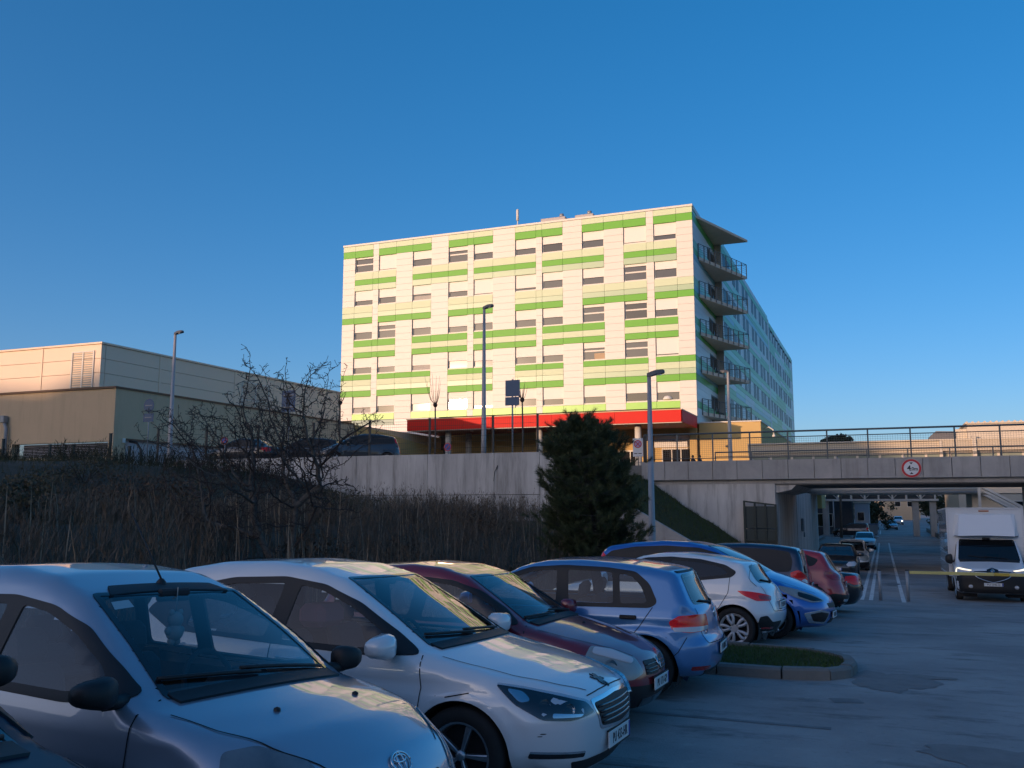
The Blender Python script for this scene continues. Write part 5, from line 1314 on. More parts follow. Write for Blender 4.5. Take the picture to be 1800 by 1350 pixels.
def emblem_oval(T, B):           # three crossed ovals, standing on the bonnet edge
    x0 = .10; M = C_chrome
    e = MB()
    q = B.project(np.array([(0., .70)]), 'F')[0]; n = B.normal(q[None])[0]
    u = Vector((0,1,0)); nn = Vector(n); v = nn.cross(u).normalized(); c = Vector(q)+nn*.008
    def ell(cx, cy, rx, ry, th): e.tube([c+u*(cx+rx*math.cos(2*math.pi*k/28))+v*(cy+ry*math.sin(2*math.pi*k/28)) for k in range(29)], th, 6)
    ell(0,0,.072,.050,.006); ell(0,.0,.024,.048,.005); ell(0,-.018,.048,.019,.005) if False else ell(0,.017,.046,.018,.005)
    e.build('emblem', M, T, False)
def emblem_lion(T, B):           # small dark rampant animal figure on the bonnet
    P = [(-.055,-.03),(-.03,-.05),(-.035,-.02),(-.005,-.035),(.0,-.06),(.02,-.05),(.015,-.02),(.03,.0),(.06,-.01),(.05,.015),(.03,.02),(.045,.045),(.03,.06),(.005,.05),(-.01,.065),(-.015,.035),(-.04,.03),(-.06,.045),(-.05,.015),(-.03,.005),(-.05,-.005)]
    patch(B, 'emblem', np.array([(B.L/2-.155-b*1.2, a*1.2) for a, b in P]), 'T', mk('emblem dark chrome', (.05,.05,.055), rough=.25, metal=.8), T, .008, (), .03)
    # scratches on the bumper corner
    for (a, b) in (((.33,.49),(.27,.485)),((.34,.47),(.28,.462)),((.30,.50),(.29,.45))):
        pass
def emblem_diamond(T, B, z=.58, s=1.0, fr='F'):
    q = B.project(np.array([(0., z)]), fr)[0]; n = Vector(B.normal(q[None])[0]); u = Vector((0,1,0)); v = n.cross(u).normalized(); c = Vector(q)+n*.012
    e = MB()
    for sc in (1.0, .55):
        P = [c+u*(.038*sc*s), c+v*(.055*sc*s), c-u*(.038*sc*s), c-v*(.055*sc*s), c+u*(.038*sc*s)]
        e.tube(P, .007*s, 5)
    e.build('emblem', C_chrome, T, False)
def nozzles(T, B, pts):
    for a, b in pts:
        q = B.project(np.array([(B.L/2-a, b)]), 'T')[0]; MB().lathe([(.018,0),(.015,.012),(0,.018)], tuple(q), n=10).build('washer_nozzle', C_blk, T, False)
def dent(T, B, pts):
    for (xf, y, z, r) in pts:
        P = [(xf+r*math.cos(t)*.5, y+r*math.cos(t)*.5, z+.12*r*math.sin(t)) for t in np.linspace(0, 2*math.pi, 7)[:-1]]
        for sg in (-1,): patch3(B, 'scratch', P, 45, sg, mk('scratch', (.06,.055,.05), rough=.8), T, .002, (), .03, 0, 0)

def yaris_bits(T, B):
    emblem_oval(T, B); nozzles(T, B, [(.60,.30),(.60,-.30)])
    patch(B, 'roof_visor', np.array([(B.L/2-1.70, -.42),(B.L/2-1.70,.42),(B.L/2-1.80,.36),(B.L/2-1.80,-.36)]), 'T', C_blk, T, .012, (), .06)
    patch(B, 'windscreen_sticker', np.array([(B.L/2-1.60,-.46),(B.L/2-1.60,-.34),(B.L/2-1.66,-.33),(B.L/2-1.66,-.44)]), 'T', C_plate, T, -.003, (), .06, skirt=0)
    # a plush figure hanging from the mirror
    m = MB(); x, z = B.L/2-1.66, B.H-.20
    m.tube([(x,.0,z+.08),(x,.0,z-.06)], .003, 5)
    for (dx, dy, dz, r) in ((0,0,-.10,.045),(0,.03,-.06,.018),(0,-.03,-.06,.018),(0,0,-.17,.05),(.0,.045,-.16,.022),(0,-.045,-.16,.022),(0,.02,-.22,.022),(0,-.02,-.22,.022)):
        m.lathe([(r*math.sin(math.pi*k/7), -r*math.cos(math.pi*k/7)) for k in range(8)], (x+dx, dy, z+dz), n=10)
    m.build('hanging_toy', mk('plush', (.30,.30,.28), rough=1), T, False)
def p308_bits(T, B):
    emblem_lion(T, B); lamp_bits(T, B, [(.36,.70,.672,.045),(.245,.575,.642,.04)], 45)
    dent(T, B, [(.33,.76,.50,.035),(.35,.77,.485,.028)])
    for sy in (.42,): pass
    m = MB(); m.bbox(-.35,-.10,-.55,-.20,1.06,1.24,.05); m.build('seat_cover', mk('pinkish cover', (.30,.13,.16), rough=1), T, False)
def clio2_bits(T, B):
    emblem_diamond(T, B, .575); lamp_bits(T, B, [(.40,.60,.60,.075)], 42, C_chrome); nozzles(T, B, [(.78,.0)])
    patch3(B, 'indicator', [(.22,.38,.655),(.36,.50,.735),(.50,.61,.765),(.52,.66,.72),(.36,.56,.67),(.24,.42,.62)], 42, -1, C_clr, T, .012)
def golf_bits(T, B):
    q = B.project(np.array([(0., .87)]), 'B')[0]
    m = MB(); m.lathe([(.055,0),(.055,-.012),(.048,-.016),(0,-.016)], tuple(q), 'x', 24); m.build('emblem', C_chrome, T, False)
    M = Matrix.Translation(Vector(B.project(np.array([(.50, .70)]), 'B')[0])+Vector((-.006,0,0))) @ Matrix.Rotation(rad(-90), 4, 'Z') @ Matrix.Rotation(rad(90), 4, 'X')
    text_mesh('Golf', .07, C_chrome, T, M, depth=.003)
def plain(T, B): pass
ROW = 'cars parked nose or tail out along the row beside the asphalt'
CARS = {}
def car(key, label, X, Y, h, lod=0, extra=None, group=ROW, paintm=None, txt=None, **kw):
    sp = dict(SP[key]); 
    if paintm: sp['paint'] = paintm
    for k in list(kw):
        if k in ('z','name','cat'): continue
        sp[k] = kw.pop(k)
    return make_car(sp, label, group, X, Y, h, lod=lod, extra=extra, **kw)
car('yaris', 'silver-blue small hatchback with a plush toy hanging behind the windscreen', -3.91, 4.2, -6.5, 0, yaris_bits)
car('white308', 'white hatchback with a black chrome-framed grille and animal emblem on the bonnet', -3.97, 6.75, -1, 0, p308_bits)
car('clio2', 'maroon hatchback with cloudy headlamps and black front bumper', -3.95, 9.05, -1.4, 0, clio2_bits)
car('golf', 'light blue hatchback showing its red and white tail lamps by the grass island', -3.9, 11.05, 181.5, 0, golf_bits)
car('clio4', 'clean white hatchback tail out behind the grass island', -3.55, 15.6, 176, 0, lambda T, B: None)
car('scenic', 'bright blue family car nose out with chrome fog lamp surrounds', -3.05, 17.5, -4, 1, lambda T, B: None)
car('mpv', 'navy people carrier tail out beside the bright blue car', -3.5, 20.6, 180, 1)
car('suv', 'dark red crossover tail out with black bumper', -2.9, 22.7, 180, 1)
car('saloon', 'black saloon tail out at the far end of the row beside the dark red crossover', -2.75, 25.0, 180, 1)
# ------------------------------------------------------------------ near dark car, truck, other vehicles
NAVY2 = mk('near dark paint', (.010,.014,.03), rough=.38, spec=.25)
car('clio2', 'dark blue car closest to the camera, cut by the lower left corner', -3.50, 1.72, -2, 0, None, z=.40, msize=(.07,.085,.06), paintm=NAVY2, mirror=(1.60,1.10), mirrorm=C_blk, rim='spoke', plates=[])
VANW = PA('van white paint', (.72,.74,.76), .0, .35)
SP['cab'] = dict(L=2.45, W=2.02, H=2.30, wb=4.0, fo=.92, R=.34, belt=1.30, paint=VANW, kf=.16, kr=.02, rc=.22, tum=.17, crown=.03, zb=.26, ftaper=.03, taper=.0,
  top=[(.05,.30),(.0,.45),(0,.80),(.03,1.0),(.10,1.12),(.5,1.26),(.78,1.36),(1.1,1.75),(1.38,2.08),(1.6,2.2),(1.95,2.28),(2.35,2.29),(2.44,2.2),(2.45,1.2),(2.44,.35)], wz=[(.15,-.08),(.35,-.03),(.6,0),(1.0,0),(1.2,-.01)],
  ws=(.80,1.40,.86,.76), wk=.10, rw=(1.6,1.61,.01,.005), dlo=[(.95,1.32),(1.25,1.70),(1.5,1.95),(2.25,1.98),(2.3,1.30)], panes=[[(1.05,1.37),(1.3,1.68),(1.55,1.92),(2.2,1.93),(2.25,1.36)]],
  seams=[[(.98,1.3),(.95,.5)]], mirror=(1.05,1.38), msize=(.09,.11,.17), mirrorm=C_blk, rim='spoke', nsp=6, glass=C_glassd,
  p3=[('headlamp',[(.06,.52,1.02),(.10,.60,1.10),(.40,.92,1.17),(.52,.95,1.12),(.42,.95,.98),(.25,.88,.90),(.12,.70,.93)],40,C_clr,.006)],
  pf=[('grille',[(-.62,1.03),(-.2,1.06),(0,1.07),(.2,1.06),(.62,1.03),(.60,.97),(0,.98),(-.60,.97)],'F',C_gloss,.006),
      ('front_bumper',[(-1.0,.86),(-.6,.94),(.6,.94),(1.0,.86),(.98,.31),(-.98,.31)],'F',C_blk,.006),
      ('emblem_plate',[(-.16,1.10),(0,1.16),(.16,1.10),(.14,.99),(0,.95),(-.14,.99)],'F',C_gloss,.010)],
  bars=[(-.60,-.16,1.005,.010,C_chrome),(.16,.60,1.005,.010,C_chrome)], plates=[(True,.60,'PU·1042-D',0)])
def truck_bits(T, B):
    emblem_diamond(T, B, 1.055, 1.5)
    lamp = mk('lit lamp', (.9,.85,.7), rough=.3, emit=(1,.86,.6), estr=.9)
    for sg in (1, -1):
        patch3(B, 'daytime_lamp', [(.09,.58,1.075),(.40,.91,1.145),(.50,.945,1.11),(.42,.90,1.105),(.12,.60,1.045)], 40, sg, lamp, T, .012)
        patch3(B, 'daytime_lamp', [(.42,.93,1.10),(.50,.945,1.10),(.42,.945,.98),(.34,.91,.94)], 40, sg, lamp, T, .012)
        q = B.project(np.array([(sg*.62, .52)]), 'F')[0]; MB().lathe([(.06,-.01),(.06,.02),(0,.025)], tuple(q), 'x', 14).build('fog_lamp', C_clr, T, False)
    P = B.project(np.array([(y, .93-.26*(1-abs(y)/.5)**.55 if abs(y) < .5 else .93) for y in np.linspace(-.5,.5,21)]), 'F')
    MB().tube([Vector(p)+Vector((.012,0,0)) for p in P], .014, 6).build('chrome_trim', C_chrome, T, False)
    # load box with roof fairing, chassis and rear wheels
    bx = MB(); bx.bbox(-5.2, -.25, -1.09, 1.09, .78, 3.24, .025); o = bx.build('load_box', VANW, T, False)
    e = MB()
    for y in (-1.08,1.08):
        for z in (.80,3.22): e.box(-5.2, -.25, y-.02, y+.02, z-.03, z+.03)
        e.box(-.27, -.22, y-.03, y+.03, .78, 3.24)
    e.box(-.27,-.22,-1.09,1.09,3.19,3.25); e.build('corner_trim', mk('box trim', (.6,.61,.63), rough=.4, metal=.2), o, False)
    f = MB(); a = [(-.92,2.05),(.92,2.05),(.80,2.68),(-.80,2.68)]
    V = [(.02,-.80,2.22),(.02,.80,2.22),(-.19,.74,2.98),(-.19,-.74,2.98),(-.245,-.94,2.22),(-.245,.94,2.22),(-.245,.86,3.02),(-.245,-.86,3.02)]
    f.add(V, [[0,1,2,3],[4,0,3,7],[1,5,6,2],[3,2,6,7],[4,5,1,0]]); f.build('roof_fairing', VANW, T, False)
    MB().tube([(-.1,-.90,2.235),(.03,-.78,2.215),(.06,0,2.24),(.03,.78,2.215),(-.1,.90,2.235)], .014, 6).build('fairing_seal', C_blk, T, False)
    MB().bbox(-.262,-.215,-.16,.14,3.10,3.15,.006).build('marker_lamp', mk('marker amber', (.45,.16,.08), rough=.3), T, False)
    c = MB(); c.box(-5.1,-.9,-.45,-.35,.45,.70); c.box(-5.1,-.9,.35,.45,.45,.70); c.build('chassis', C_blk, T, False)
    pp = MB(); pp.bbox(.0,.02,.02,.36,1.40,1.53,.004); d = pp.build('dashboard_card', mk('pale blue card', (.35,.62,.66), rough=.6), T, False); d.location = (-.02,-.05,.07)
    pp = MB(); pp.box(.0,.02,-.65,-.38,1.45,1.475); d = pp.build('dashboard_card', C_plate, T, False); d.location = (-.03,0,.06)
    pp = MB(); pp.bbox(-.75,-.45,-.1,.45,1.2,1.75,.12); pp.build('safety_vest', mk('hi-vis green', (.16,.34,.05), rough=.9), T, False)
    s = MB(); s.bbox(-.95,-.75,-.75,.75,1.0,1.95,.1); s.bbox(-.2,.15,-.85,.85,1.1,1.36,.05); s.build('cab_interior', C_int, T, False)
TRK, _b = make_car(SP['cab'], 'white box van with roof fairing waiting behind the yellow barrier arm', None, 3.0, 32.85, -90, lod=0, name='box_van', extra=truck_bits, cat='van')
TRK.scale = (1, 1, .88)
for k in TRK.children:
    if k.name.startswith('wheel') and 'housing' not in k.name: k.scale = (1, 1, 1/.88); k.location.z = .34/.88
STREET = 'vehicles on the street beyond the bridge'
WH3 = PA('dull white paint', (.62,.64,.66), .1, .35)
car('saloon', 'black saloon facing the camera at the left kerb before the bridge', -1.95, 43.2, -90, 1, group=STREET)
car('clio2', 'white hatchback facing the camera just behind the black saloon', -1.55, 50.5, -90, 1, group=STREET, paintm=WH3, plates=[], mould=[])
car('saloon', 'white saloon facing the camera at the kerb beyond the bridge', -1.5, 83, -90, 1, group=STREET, paintm=WH3)
car('mpv', 'black van parked side-on beside the far lamp posts', -3.6, 117, 180, 1, group=STREET, paintm=BLACK, L=4.9, H=1.9, plates=[], cat='van') if False else car('mpv', 'black people carrier parked side-on beyond the bridge', -3.6, 117, 180, 1, group=STREET, paintm=BLACK, plates=[])
car('clio2', 'small grey-blue car far down the street facing the camera', 1.2, 154, -90, 2, group=STREET, paintm=SILV, plates=[], mould=[])
def beams(T, B):
    lamp = mk('lit lamp', (.9,.85,.7), emit=(1,.86,.6), estr=1.6)
    for sg in (1, -1):
        q = B.project(np.array([(sg*.66, .72)]), 'F')[0]; MB().lathe([(.13,0),(.11,.03),(0,.05)], tuple(q), 'x', 12).build('headlamp_beam', mk('bright lamp', (1,.9,.7), emit=(1,.80,.5), estr=7), T, False)
car('scenic', 'white van far down the street with headlamps on', 2.7, 196, -90, 2, beams, group=STREET, paintm=WH3, plates=[])
FORE = 'cars parked on the hospital forecourt above the wall'
car('scenic', 'dark grey family car angled behind the fence on the forecourt', -25.3, 41.6, 216, 1, group=FORE, paintm=DGREY, plates=[], z=TZ)
car('saloon', 'dark saloon behind the bare tree on the forecourt', -31.2, 39.9, 176, 1, group=FORE, paintm=DGREY, plates=[], z=TZ)
car('golf', 'dark hatchback between the saloon and the family car on the forecourt', -28.3, 41.2, 205, 1, group=FORE, paintm=BLACK, plates=[], hollow=False, z=TZ)
rb = MB(); rb.tube([(-26.2,41.9,5.95),(-23.9,40.2,5.95)], .03, 6)

# ------------------------------------------------------------------ lamp posts
def lamp_post(x, y, z0, z1, r, dirx, diry, label, arm=.5, mat=None):
    T = thing('street_lamp', label, 'street lamp', (x, y, z0), 0, 'lamp posts of the car park and street')
    MB().tube([(x,y,z0),(x,y,z0+.9),(x,y,z1)], [r*1.25, r*1.15, r*.62], 12).build('pole', mat or M_lamp, T)
    d = Vector((dirx, diry, 0)).normalized(); c = Vector((x,y,z1))
    m = MB(); a = Vector((-d.y, d.x, 0))
    pts = []
    for (t, w_, zt, zb) in ((-.06,.06,.05,-.06),(.08,.10,.10,-.04),(arm*.45,.14,.13,.00),(arm*.9,.13,.14,.03),(arm,.08,.13,.05)):
        p = c+d*t
        pts.append([p+a*w_+Vector((0,0,zb)), p+a*w_*.7+Vector((0,0,zt)), p-a*w_*.7+Vector((0,0,zt)), p-a*w_+Vector((0,0,zb))])
    V = [q for s in pts for q in s]; F = [[i*4+k, i*4+(k+1)%4, i*4+4+(k+1)%4, i*4+4+k] for i in range(4) for k in range(4)] + [[0,1,2,3],[19,18,17,16]]
    m.add(V, F); m.build('lamp_head', mk('lamp head grey', (.10,.11,.125), rough=.5, metal=.2), T)
    p = c+d*arm*.55; MB().box(p.x-.1, p.x+.1, p.y-.08, p.y+.08, c.z-.012, c.z+.01).build('lamp_glass', C_clr, T)
    MB().cyl((x,y,z0-.05),(x,y,z0+.03), r*2.2, n=12).build('base_plate', mat or M_lamp, T)
    return T
lamp_post(-34.45, 37.95, TZ, 11.2, .11, 1, 0, 'lamp post beside the round sign in front of the beige building', .5)
lamp_post(-16.75, 38.4, TZ, 11.25, .098, 1, 0, 'tall lamp post rising from behind the retaining wall in front of the hospital', .45)
lamp_post(-6.3, 26.8, gz(26.8)-.1, 6.0, .095, 1, .1, 'nearest lamp post standing beside the pine', .46)
lamp_post(-9.05, 61, TZ, 10.9, .12, -1, 0, 'sunlit lamp post before the ochre annex', .5, mk('sunlit pole tone', (.45,.42,.38), rough=.5))  # pole colour warmed to stand in for sunlight
for x, y in ((-6.0,88),(-5.45,117),(-4.6,131)):
    T = thing('street_pole', {88:'bare pole at the left kerb under the link building',117:'nearer of two bare poles at the black people carrier',131:'farther of two bare poles at the black people carrier'}[y], 'pole', (x,y,-1.5))
    MB().tube([(x,y,-1.5),(x,y,2.9)], [.09,.06], 8).build('pole', M_lamp, T); MB().cyl((x,y,-1.5),(x,y,-1.4),.2,n=8).build('base_plate', M_lamp, T)

# ------------------------------------------------------------------ fence on the retaining wall
FN = thing('mesh_fence', 'dark green wire mesh fence along the top of the retaining wall', 'fence', (-22, 37.72, 4.45))
fx_ = [-35.05,-31.9,-28.7,-25.46,-22.33,-19.17,-16.01,-13.88]
for x in fx_:
    m = MB(); m.box(x-.04, x+.04, 37.69, 37.77, 4.2, 6.1); m.box(x-.05, x+.05, 37.68, 37.78, 6.1, 6.13); m.build('post', M_black, FN)
for p, q in zip(fx_[:-1], fx_[1:]):
    m = MB(); n = int((q-p)/.10)
    for i in range(1, n): x = p+(q-p)*i/n; m.add([(x-.003,37.70,4.5),(x+.003,37.70,4.5),(x+.003,37.70,6.02),(x-.003,37.70,6.02)], [[0,1,2,3]])
    for z in (4.52,4.72,5.0,5.25,5.5,5.75,6.0): m.add([(p,37.695,z-.006),(q,37.695,z-.006),(q,37.695,z+.006),(p,37.695,z+.006)], [[0,1,2,3]])
    m.build('wire_mesh', M_black, FN, fix=False)['kind'] = 'stuff'
F2 = thing('post_fence', 'low dark posts with two wires on the grassy mound before the beige building', 'fence', (-37, 33, 4))
pl = [(-40.45,33,4.0,5.4),(-37.3,33,3.9,5.05),(-35.8,33,3.8,4.95),(-33.5,33,3.9,5.47),(-32.9,33.6,3.9,4.9)]
for x, y, a, b in pl:
    m = MB(); m.box(x-.05, x+.05, y-.05, y+.05, a-.3, b); m.box(x-.06, x+.06, y-.06, y+.06, b, b+.03); m.build('post', M_green, F2)
for h in (4.55, 4.9):
    m = MB(); m.tube([(x, y, min(h, b-.05)) for x, y, a, b in pl[:4]], .008, 4); m.build('wire', M_black, F2)
T = thing('hose_disc', 'small round white disc fixed before the slatted opening', 'sign', (-36.6, 32.9, 4.45))
MB().cyl((-36.7,32.93,4.5),(-36.7,32.9,4.5),.13,n=20).build('face', M_swh, T); MB().cyl((-36.7,32.95,3.8),(-36.7,32.95,4.5),.015,n=6).build('pole', M_black, T)
# ------------------------------------------------------------------ road signs
SG = 'road signs around the forecourt'
def pole(T, x, y, z0, z1, r=.03): MB().tube([(x,y,z0),(x,y,z1)], r, 8).build('pole', M_steel, T)
T = thing('road_sign', 'round sign seen from behind with a small plate below, beside the left lamp post', 'road sign', (-36, 37.95, TZ), 0, SG)
pole(T, -35.98, 37.98, TZ, 7.78); MB().cyl((-35.98,37.95,7.42),(-35.98,37.93,7.42),.35,n=28).build('round_plate', M_sgry, T)
MB().box(-36.32,-35.64,37.93,37.95,6.55,6.99).build('lower_plate', M_sgry, T); m = MB(); m.box(-36.2,-35.76,37.90,37.928,7.40,7.44); m.box(-36.2,-35.76,37.90,37.928,6.76,6.8); m.build('bracket', M_steel, T)
T = thing('road_sign', 'tall dark sign back seen through the bare tree', 'road sign', (-27.35, 38.4, TZ), 0, SG)
pole(T, -27.35, 38.35, TZ, 7.9); MB().box(-27.78,-26.98,38.29,38.31,6.78,7.86).build('sign_plate', M_sgry, T); m = MB(); m.box(-27.7,-27.05,38.25,38.288,7.6,7.64); m.box(-27.7,-27.05,38.25,38.288,7.0,7.04); m.build('bracket', M_steel, T)
T = thing('road_sign', 'two-plate sign back on a pole right of the tall lamp post', 'road sign', (-15.3, 38.4, TZ), 0, SG)
pole(T, -15.32, 38.36, TZ, 7.82, .04); MB().box(-15.64,-14.94,38.29,38.31,7.03,7.77).build('sign_plate', M_sgry, T); MB().box(-15.65,-14.97,38.29,38.31,6.62,7.0).build('lower_plate', M_sgry, T)
def nostop(x, y, z, r, label, z0, board=False):
    T = thing('road_sign', label, 'road sign', (x, y, z0), 0, SG)
    MB().tube([(x,y+.05,z0),(x,y+.05,z+r)], .03, 8).build('pole', M_steel, T)
    if board: MB().bbox(x-.27, x+.27, y, y+.03, z-.66, z+.30, .006).build('board', M_swh, T)
    MB().cyl((x,y-.003,z),(x,y-.012,z), r, n=28).build('border', M_sred, T); MB().cyl((x,y-.013,z),(x,y-.018,z), r*.8, n=28).build('face', M_sblu if not board else mk('pale violet face', (.45,.30,.50), rough=.5), T)
    m = MB(); w_ = r*.09
    for a in ((45,-45) if board else (45,)):
        c, s = math.cos(rad(a)), math.sin(rad(a)); m.add([(x+c*r*.8-s*w_, y-.021, z+s*r*.8+c*w_), (x+c*r*.8+s*w_, y-.021, z+s*r*.8-c*w_), (x-c*r*.8+s*w_, y-.021, z-s*r*.8-c*w_), (x-c*r*.8-s*w_, y-.021, z-s*r*.8+c*w_)], [[0,1,2,3]])
    m.build('cross_bar', M_sred, T, fix=False)
    if board:
        m = MB(); m.box(x-.2, x-.03, y-.006, y-.001, z-.52, z-.48); m.box(x+.02, x+.2, y-.006, y-.001, z-.52, z-.48); m.build('text_line', M_sbk, T)
nostop(-19.1, 39.5, 4.9, .2, 'small round no-parking sign just above the retaining wall', TZ)
nostop(-31.8, 39.0, 5.5, .2, 'small no-parking sign half hidden by the bare tree', TZ)
nostop(-11.84, 47.5, 5.36, .21, 'no-stopping sign on a white board at the end of the bridge railing', TZ, True)
T = thing('intercom_post', 'brown box on a post behind the top of the pine', 'post box', (-15, 45, TZ))
MB().bbox(-15.28,-14.8,44.85,45.2,5.72,6.5,.02).build('box_housing', mk('brown grey box', (.22,.15,.14), rough=.6), T); MB().box(-15.1,-14.95,44.95,45.1,TZ,5.72).build('post', M_black, T); MB().box(-15.2,-14.9,44.83,44.852,6.0,6.3).build('panel', M_black, T)
# ------------------------------------------------------------------ barrier, bollard
T = thing('bollard', 'single grey steel bollard between the white lane lines', 'bollard', (-.19, 30.9, gz(30.9)))
MB().tube([(-.19,30.9,gz(30.9)),(-.19,30.9,gz(30.9)+.9)], .05, 14).build('post', M_steel, T); MB().cyl((-.19,30.9,gz(30.9)+.9),(-.19,30.9,gz(30.9)+.935),.058,n=14).build('cap', M_black, T)
T = thing('barrier', 'yellow barrier arm on a grey post across the exit lane', 'barrier', (.59, 30.85, gz(30.85)))
g0 = gz(30.85); MB().tube([(.59,30.85,g0),(.59,30.85,g0+.92)], .05, 14).build('post', M_steel, T); MB().cyl((.59,30.85,g0+.92),(.59,30.85,g0+.95),.06,n=14).build('cap', M_black, T)
M_boom = mk('barrier yellow', (.62,.55,.20), rough=.45, nscale=3, namt=.3); M_boom2 = mk('barrier dark yellow', (.50,.36,.05), rough=.5)
for a, b, mm in ((.66,2.95,M_boom),(2.955,3.35,M_boom2),(3.355,5.6,M_boom),(5.605,6.0,M_boom2),(6.005,7.0,M_boom)):
    MB().bbox(a, b, 30.80, 30.84, g0+.825, g0+.915, .008).build('boom', mm, T)
MB().bbox(6.95,7.3,30.6,31.05,g0,g0+1.05,.03).build('housing', M_boom2, T)
# ------------------------------------------------------------------ grass island
out_ = [(-7.0,12.35),(-5,12.27),(-3,12.18),(-1.9,12.1),(-1.2,12.08),(-.72,12.22),(-.47,12.55),(-.40,13.05),(-.46,13.6),(-.66,14.05),(-1.05,14.38),(-1.7,14.55),(-3,14.62),(-5,14.7),(-7,14.75)]
def arclen(P):
    P = np.array(P); s = np.concatenate([[0], np.cumsum(np.linalg.norm(np.diff(P, axis=0), axis=1))]); return P, s
P_, s_ = arclen(out_)
cut = [0,1,2,3,4,4.95,5.75,6.35,6.9,7.4,7.95,8.7,9.7,10.7,11.7,12.7,13.7]
cut = [c for c in cut if c < s_[-1]-.3] + [s_[-1]]
at_ = lambda t: np.array([np.interp(t, s_, P_[:,0]), np.interp(t, s_, P_[:,1])])
IS = thing('grass_island', 'kerbed grass island tapering to a rounded end between two parked cars', 'traffic island', (-3, 13.4, gz(13.4)))
cen = np.array([-4.0, 13.4])
rk = random.Random(9)
for a, b in zip(cut[:-1], cut[1:]):
    k = 5; V = []; h = .135+rk.uniform(-.008,.008)
    for j in range(k):
        t = a+.012+(b-a-.024)*j/(k-1); p = at_(t); tg = at_(min(t+.05, s_[-1]))-at_(max(t-.05, 0)); tg /= np.linalg.norm(tg); nn = np.array([-tg[1], tg[0]])
        q = p+nn*.15; g_ = gz(p[1])
        e = p+nn*.03
        V += [(p[0],p[1],g_-.05),(p[0],p[1],g_+h-.03),(e[0],e[1],g_+h),(q[0],q[1],g_+h),(q[0],q[1],g_-.05)]
    F = [[i*5+m_, i*5+m_+1, (i+1)*5+m_+1, (i+1)*5+m_] for i in range(k-1) for m_ in range(4)] + [[0,1,2,3,4],[k*5-1,k*5-2,k*5-3,k*5-4,k*5-5]]
    MB().add(V, F).build('kerb_stone', M_kerb, IS)
inn = [tuple(at_(t)+np.array([-(at_(min(t+.05,s_[-1]))-at_(max(t-.05,0)))[1], (at_(min(t+.05,s_[-1]))-at_(max(t-.05,0)))[0]])/np.linalg.norm(at_(min(t+.05,s_[-1]))-at_(max(t-.05,0)))*.14) for t in np.linspace(0, s_[-1], 60)]
V = [(x, y, gz(y)+.09) for x, y in inn]
MB().add(V, [list(range(len(V)))]).build('turf', M_turf, IS, fix=False)
# ------------------------------------------------------------------ link building and what lies beyond the bridge
M_lcream = mk('link cream panel', (.66,.58,.46), rough=.55, nscale=1, namt=.15); M_corr = mk('corrugated cream sheet', (.60,.51,.38), rough=.6)
M_lpane = mk('link pane', (.30,.33,.27), rough=.12, spec=.8, nscale=1.5, namt=.5, col2=(.16,.20,.18))
LK = thing('link_building', 'long low cream link building with a band of windows behind the bridge', 'building', (3, 70, 3))
mb = MB(); mb.box(-9.1, 22, 70.2, 77, 2.98, 3.4); mb.box(-9.1, 22, 70.35, 77, 3.4, 4.5); mb.build('floor_slab', M_lcream, LK)
mb = MB(); mb.box(-9.1, 22, 70.3, 77, 5.75, 6.0); mb.box(-9.1, 22, 70.6, 77, 3.4, 5.75); mb.build('core_wall', M_lcream, LK)
for i in range(4): MB().box(-9.1, 3.9, 70.05+.02*(i%2), 70.3, 6.0+i*.15, 6.14+i*.15).build('fascia_panel', M_corr, LK)
for i in range(5): MB().box(3.92, 22, 69.95+.02*(i%2), 70.3, 5.9+i*.15, 6.04+i*.15).build('fascia_panel', M_corr, LK)
MB().box(-9.1, 22, 69.9, 77.1, 6.62, 6.70).build('roof', M_lcream, LK)
for k in range(20):
    a = -9.0+k*1.5
    f = MB(); f.box(a, a+.08, 70.28, 70.58, 4.3, 5.75); f.box(a+1.42, a+1.5, 70.28, 70.58, 4.3, 5.75); f.box(a, a+1.5, 70.3, 70.56, 4.3, 4.36); f.box(a, a+1.5, 70.3, 70.56, 5.05, 5.1)
    w_ = f.build('window', M_lcream, LK); MB().box(a+.08, a+1.42, 70.42, 70.46, 4.36, 5.75).build('pane', M_lpane, w_)
MB().box(3.85, 4.05, 69.9, 70.3, 4.4, 6.6).build('pilaster', M_lcream, LK); MB().box(5.9, 6.15, 69.8, 70.3, 4.4, 6.9).build('pilaster', M_lcream, LK)
mb = MB(); mb.prism([(3.3,6.7),(4.95,6.7),(4.95,7.3),(3.75,7.35),(3.3,6.95)], 71, 74, 'y'); mb.build('roof_shed', mk('dark shed sheet', (.14,.14,.15), rough=.6), LK)
mb = MB(); mb.box(5.7, 22, 70.6, 77, 6.7, 7.75); mb.box(5.0, 5.7, 71.2, 77, 6.7, 7.45); mb.build('upper_wall', M_lcream, LK)
mb = MB(); mb.box(5.55, 22, 70.45, 77.2, 7.75, 7.83); mb.build('roof', M_lcream, LK)
mb = MB()
for k in range(44): mb.cyl((5.7+k*.37,70.5,7.86),(5.7+k*.37,76,7.9),.07,n=6)
mb.build('roof_corrugation', M_lcream, LK)['kind'] = 'stuff'
for (a, b) in ((-8.8,-7.7),(-7.6,-6.6),(-2.9,-1.9),(1.5,2.4)):
    MB().tube([(a,69.6,5.6),(b,69.6,4.4)], .05, 6).build('brace', M_steel, LK)
mb = MB(); mb.tube([(-5.1,69.6,3.35),(6.0,69.6,3.35)], .12, 10); mb.build('pipe', M_frame, LK)
mb = MB(); mb.tube([(-5.1,69.7,3.08),(6.0,69.7,3.08)], .08, 8); mb.build('pipe', M_steel, LK)
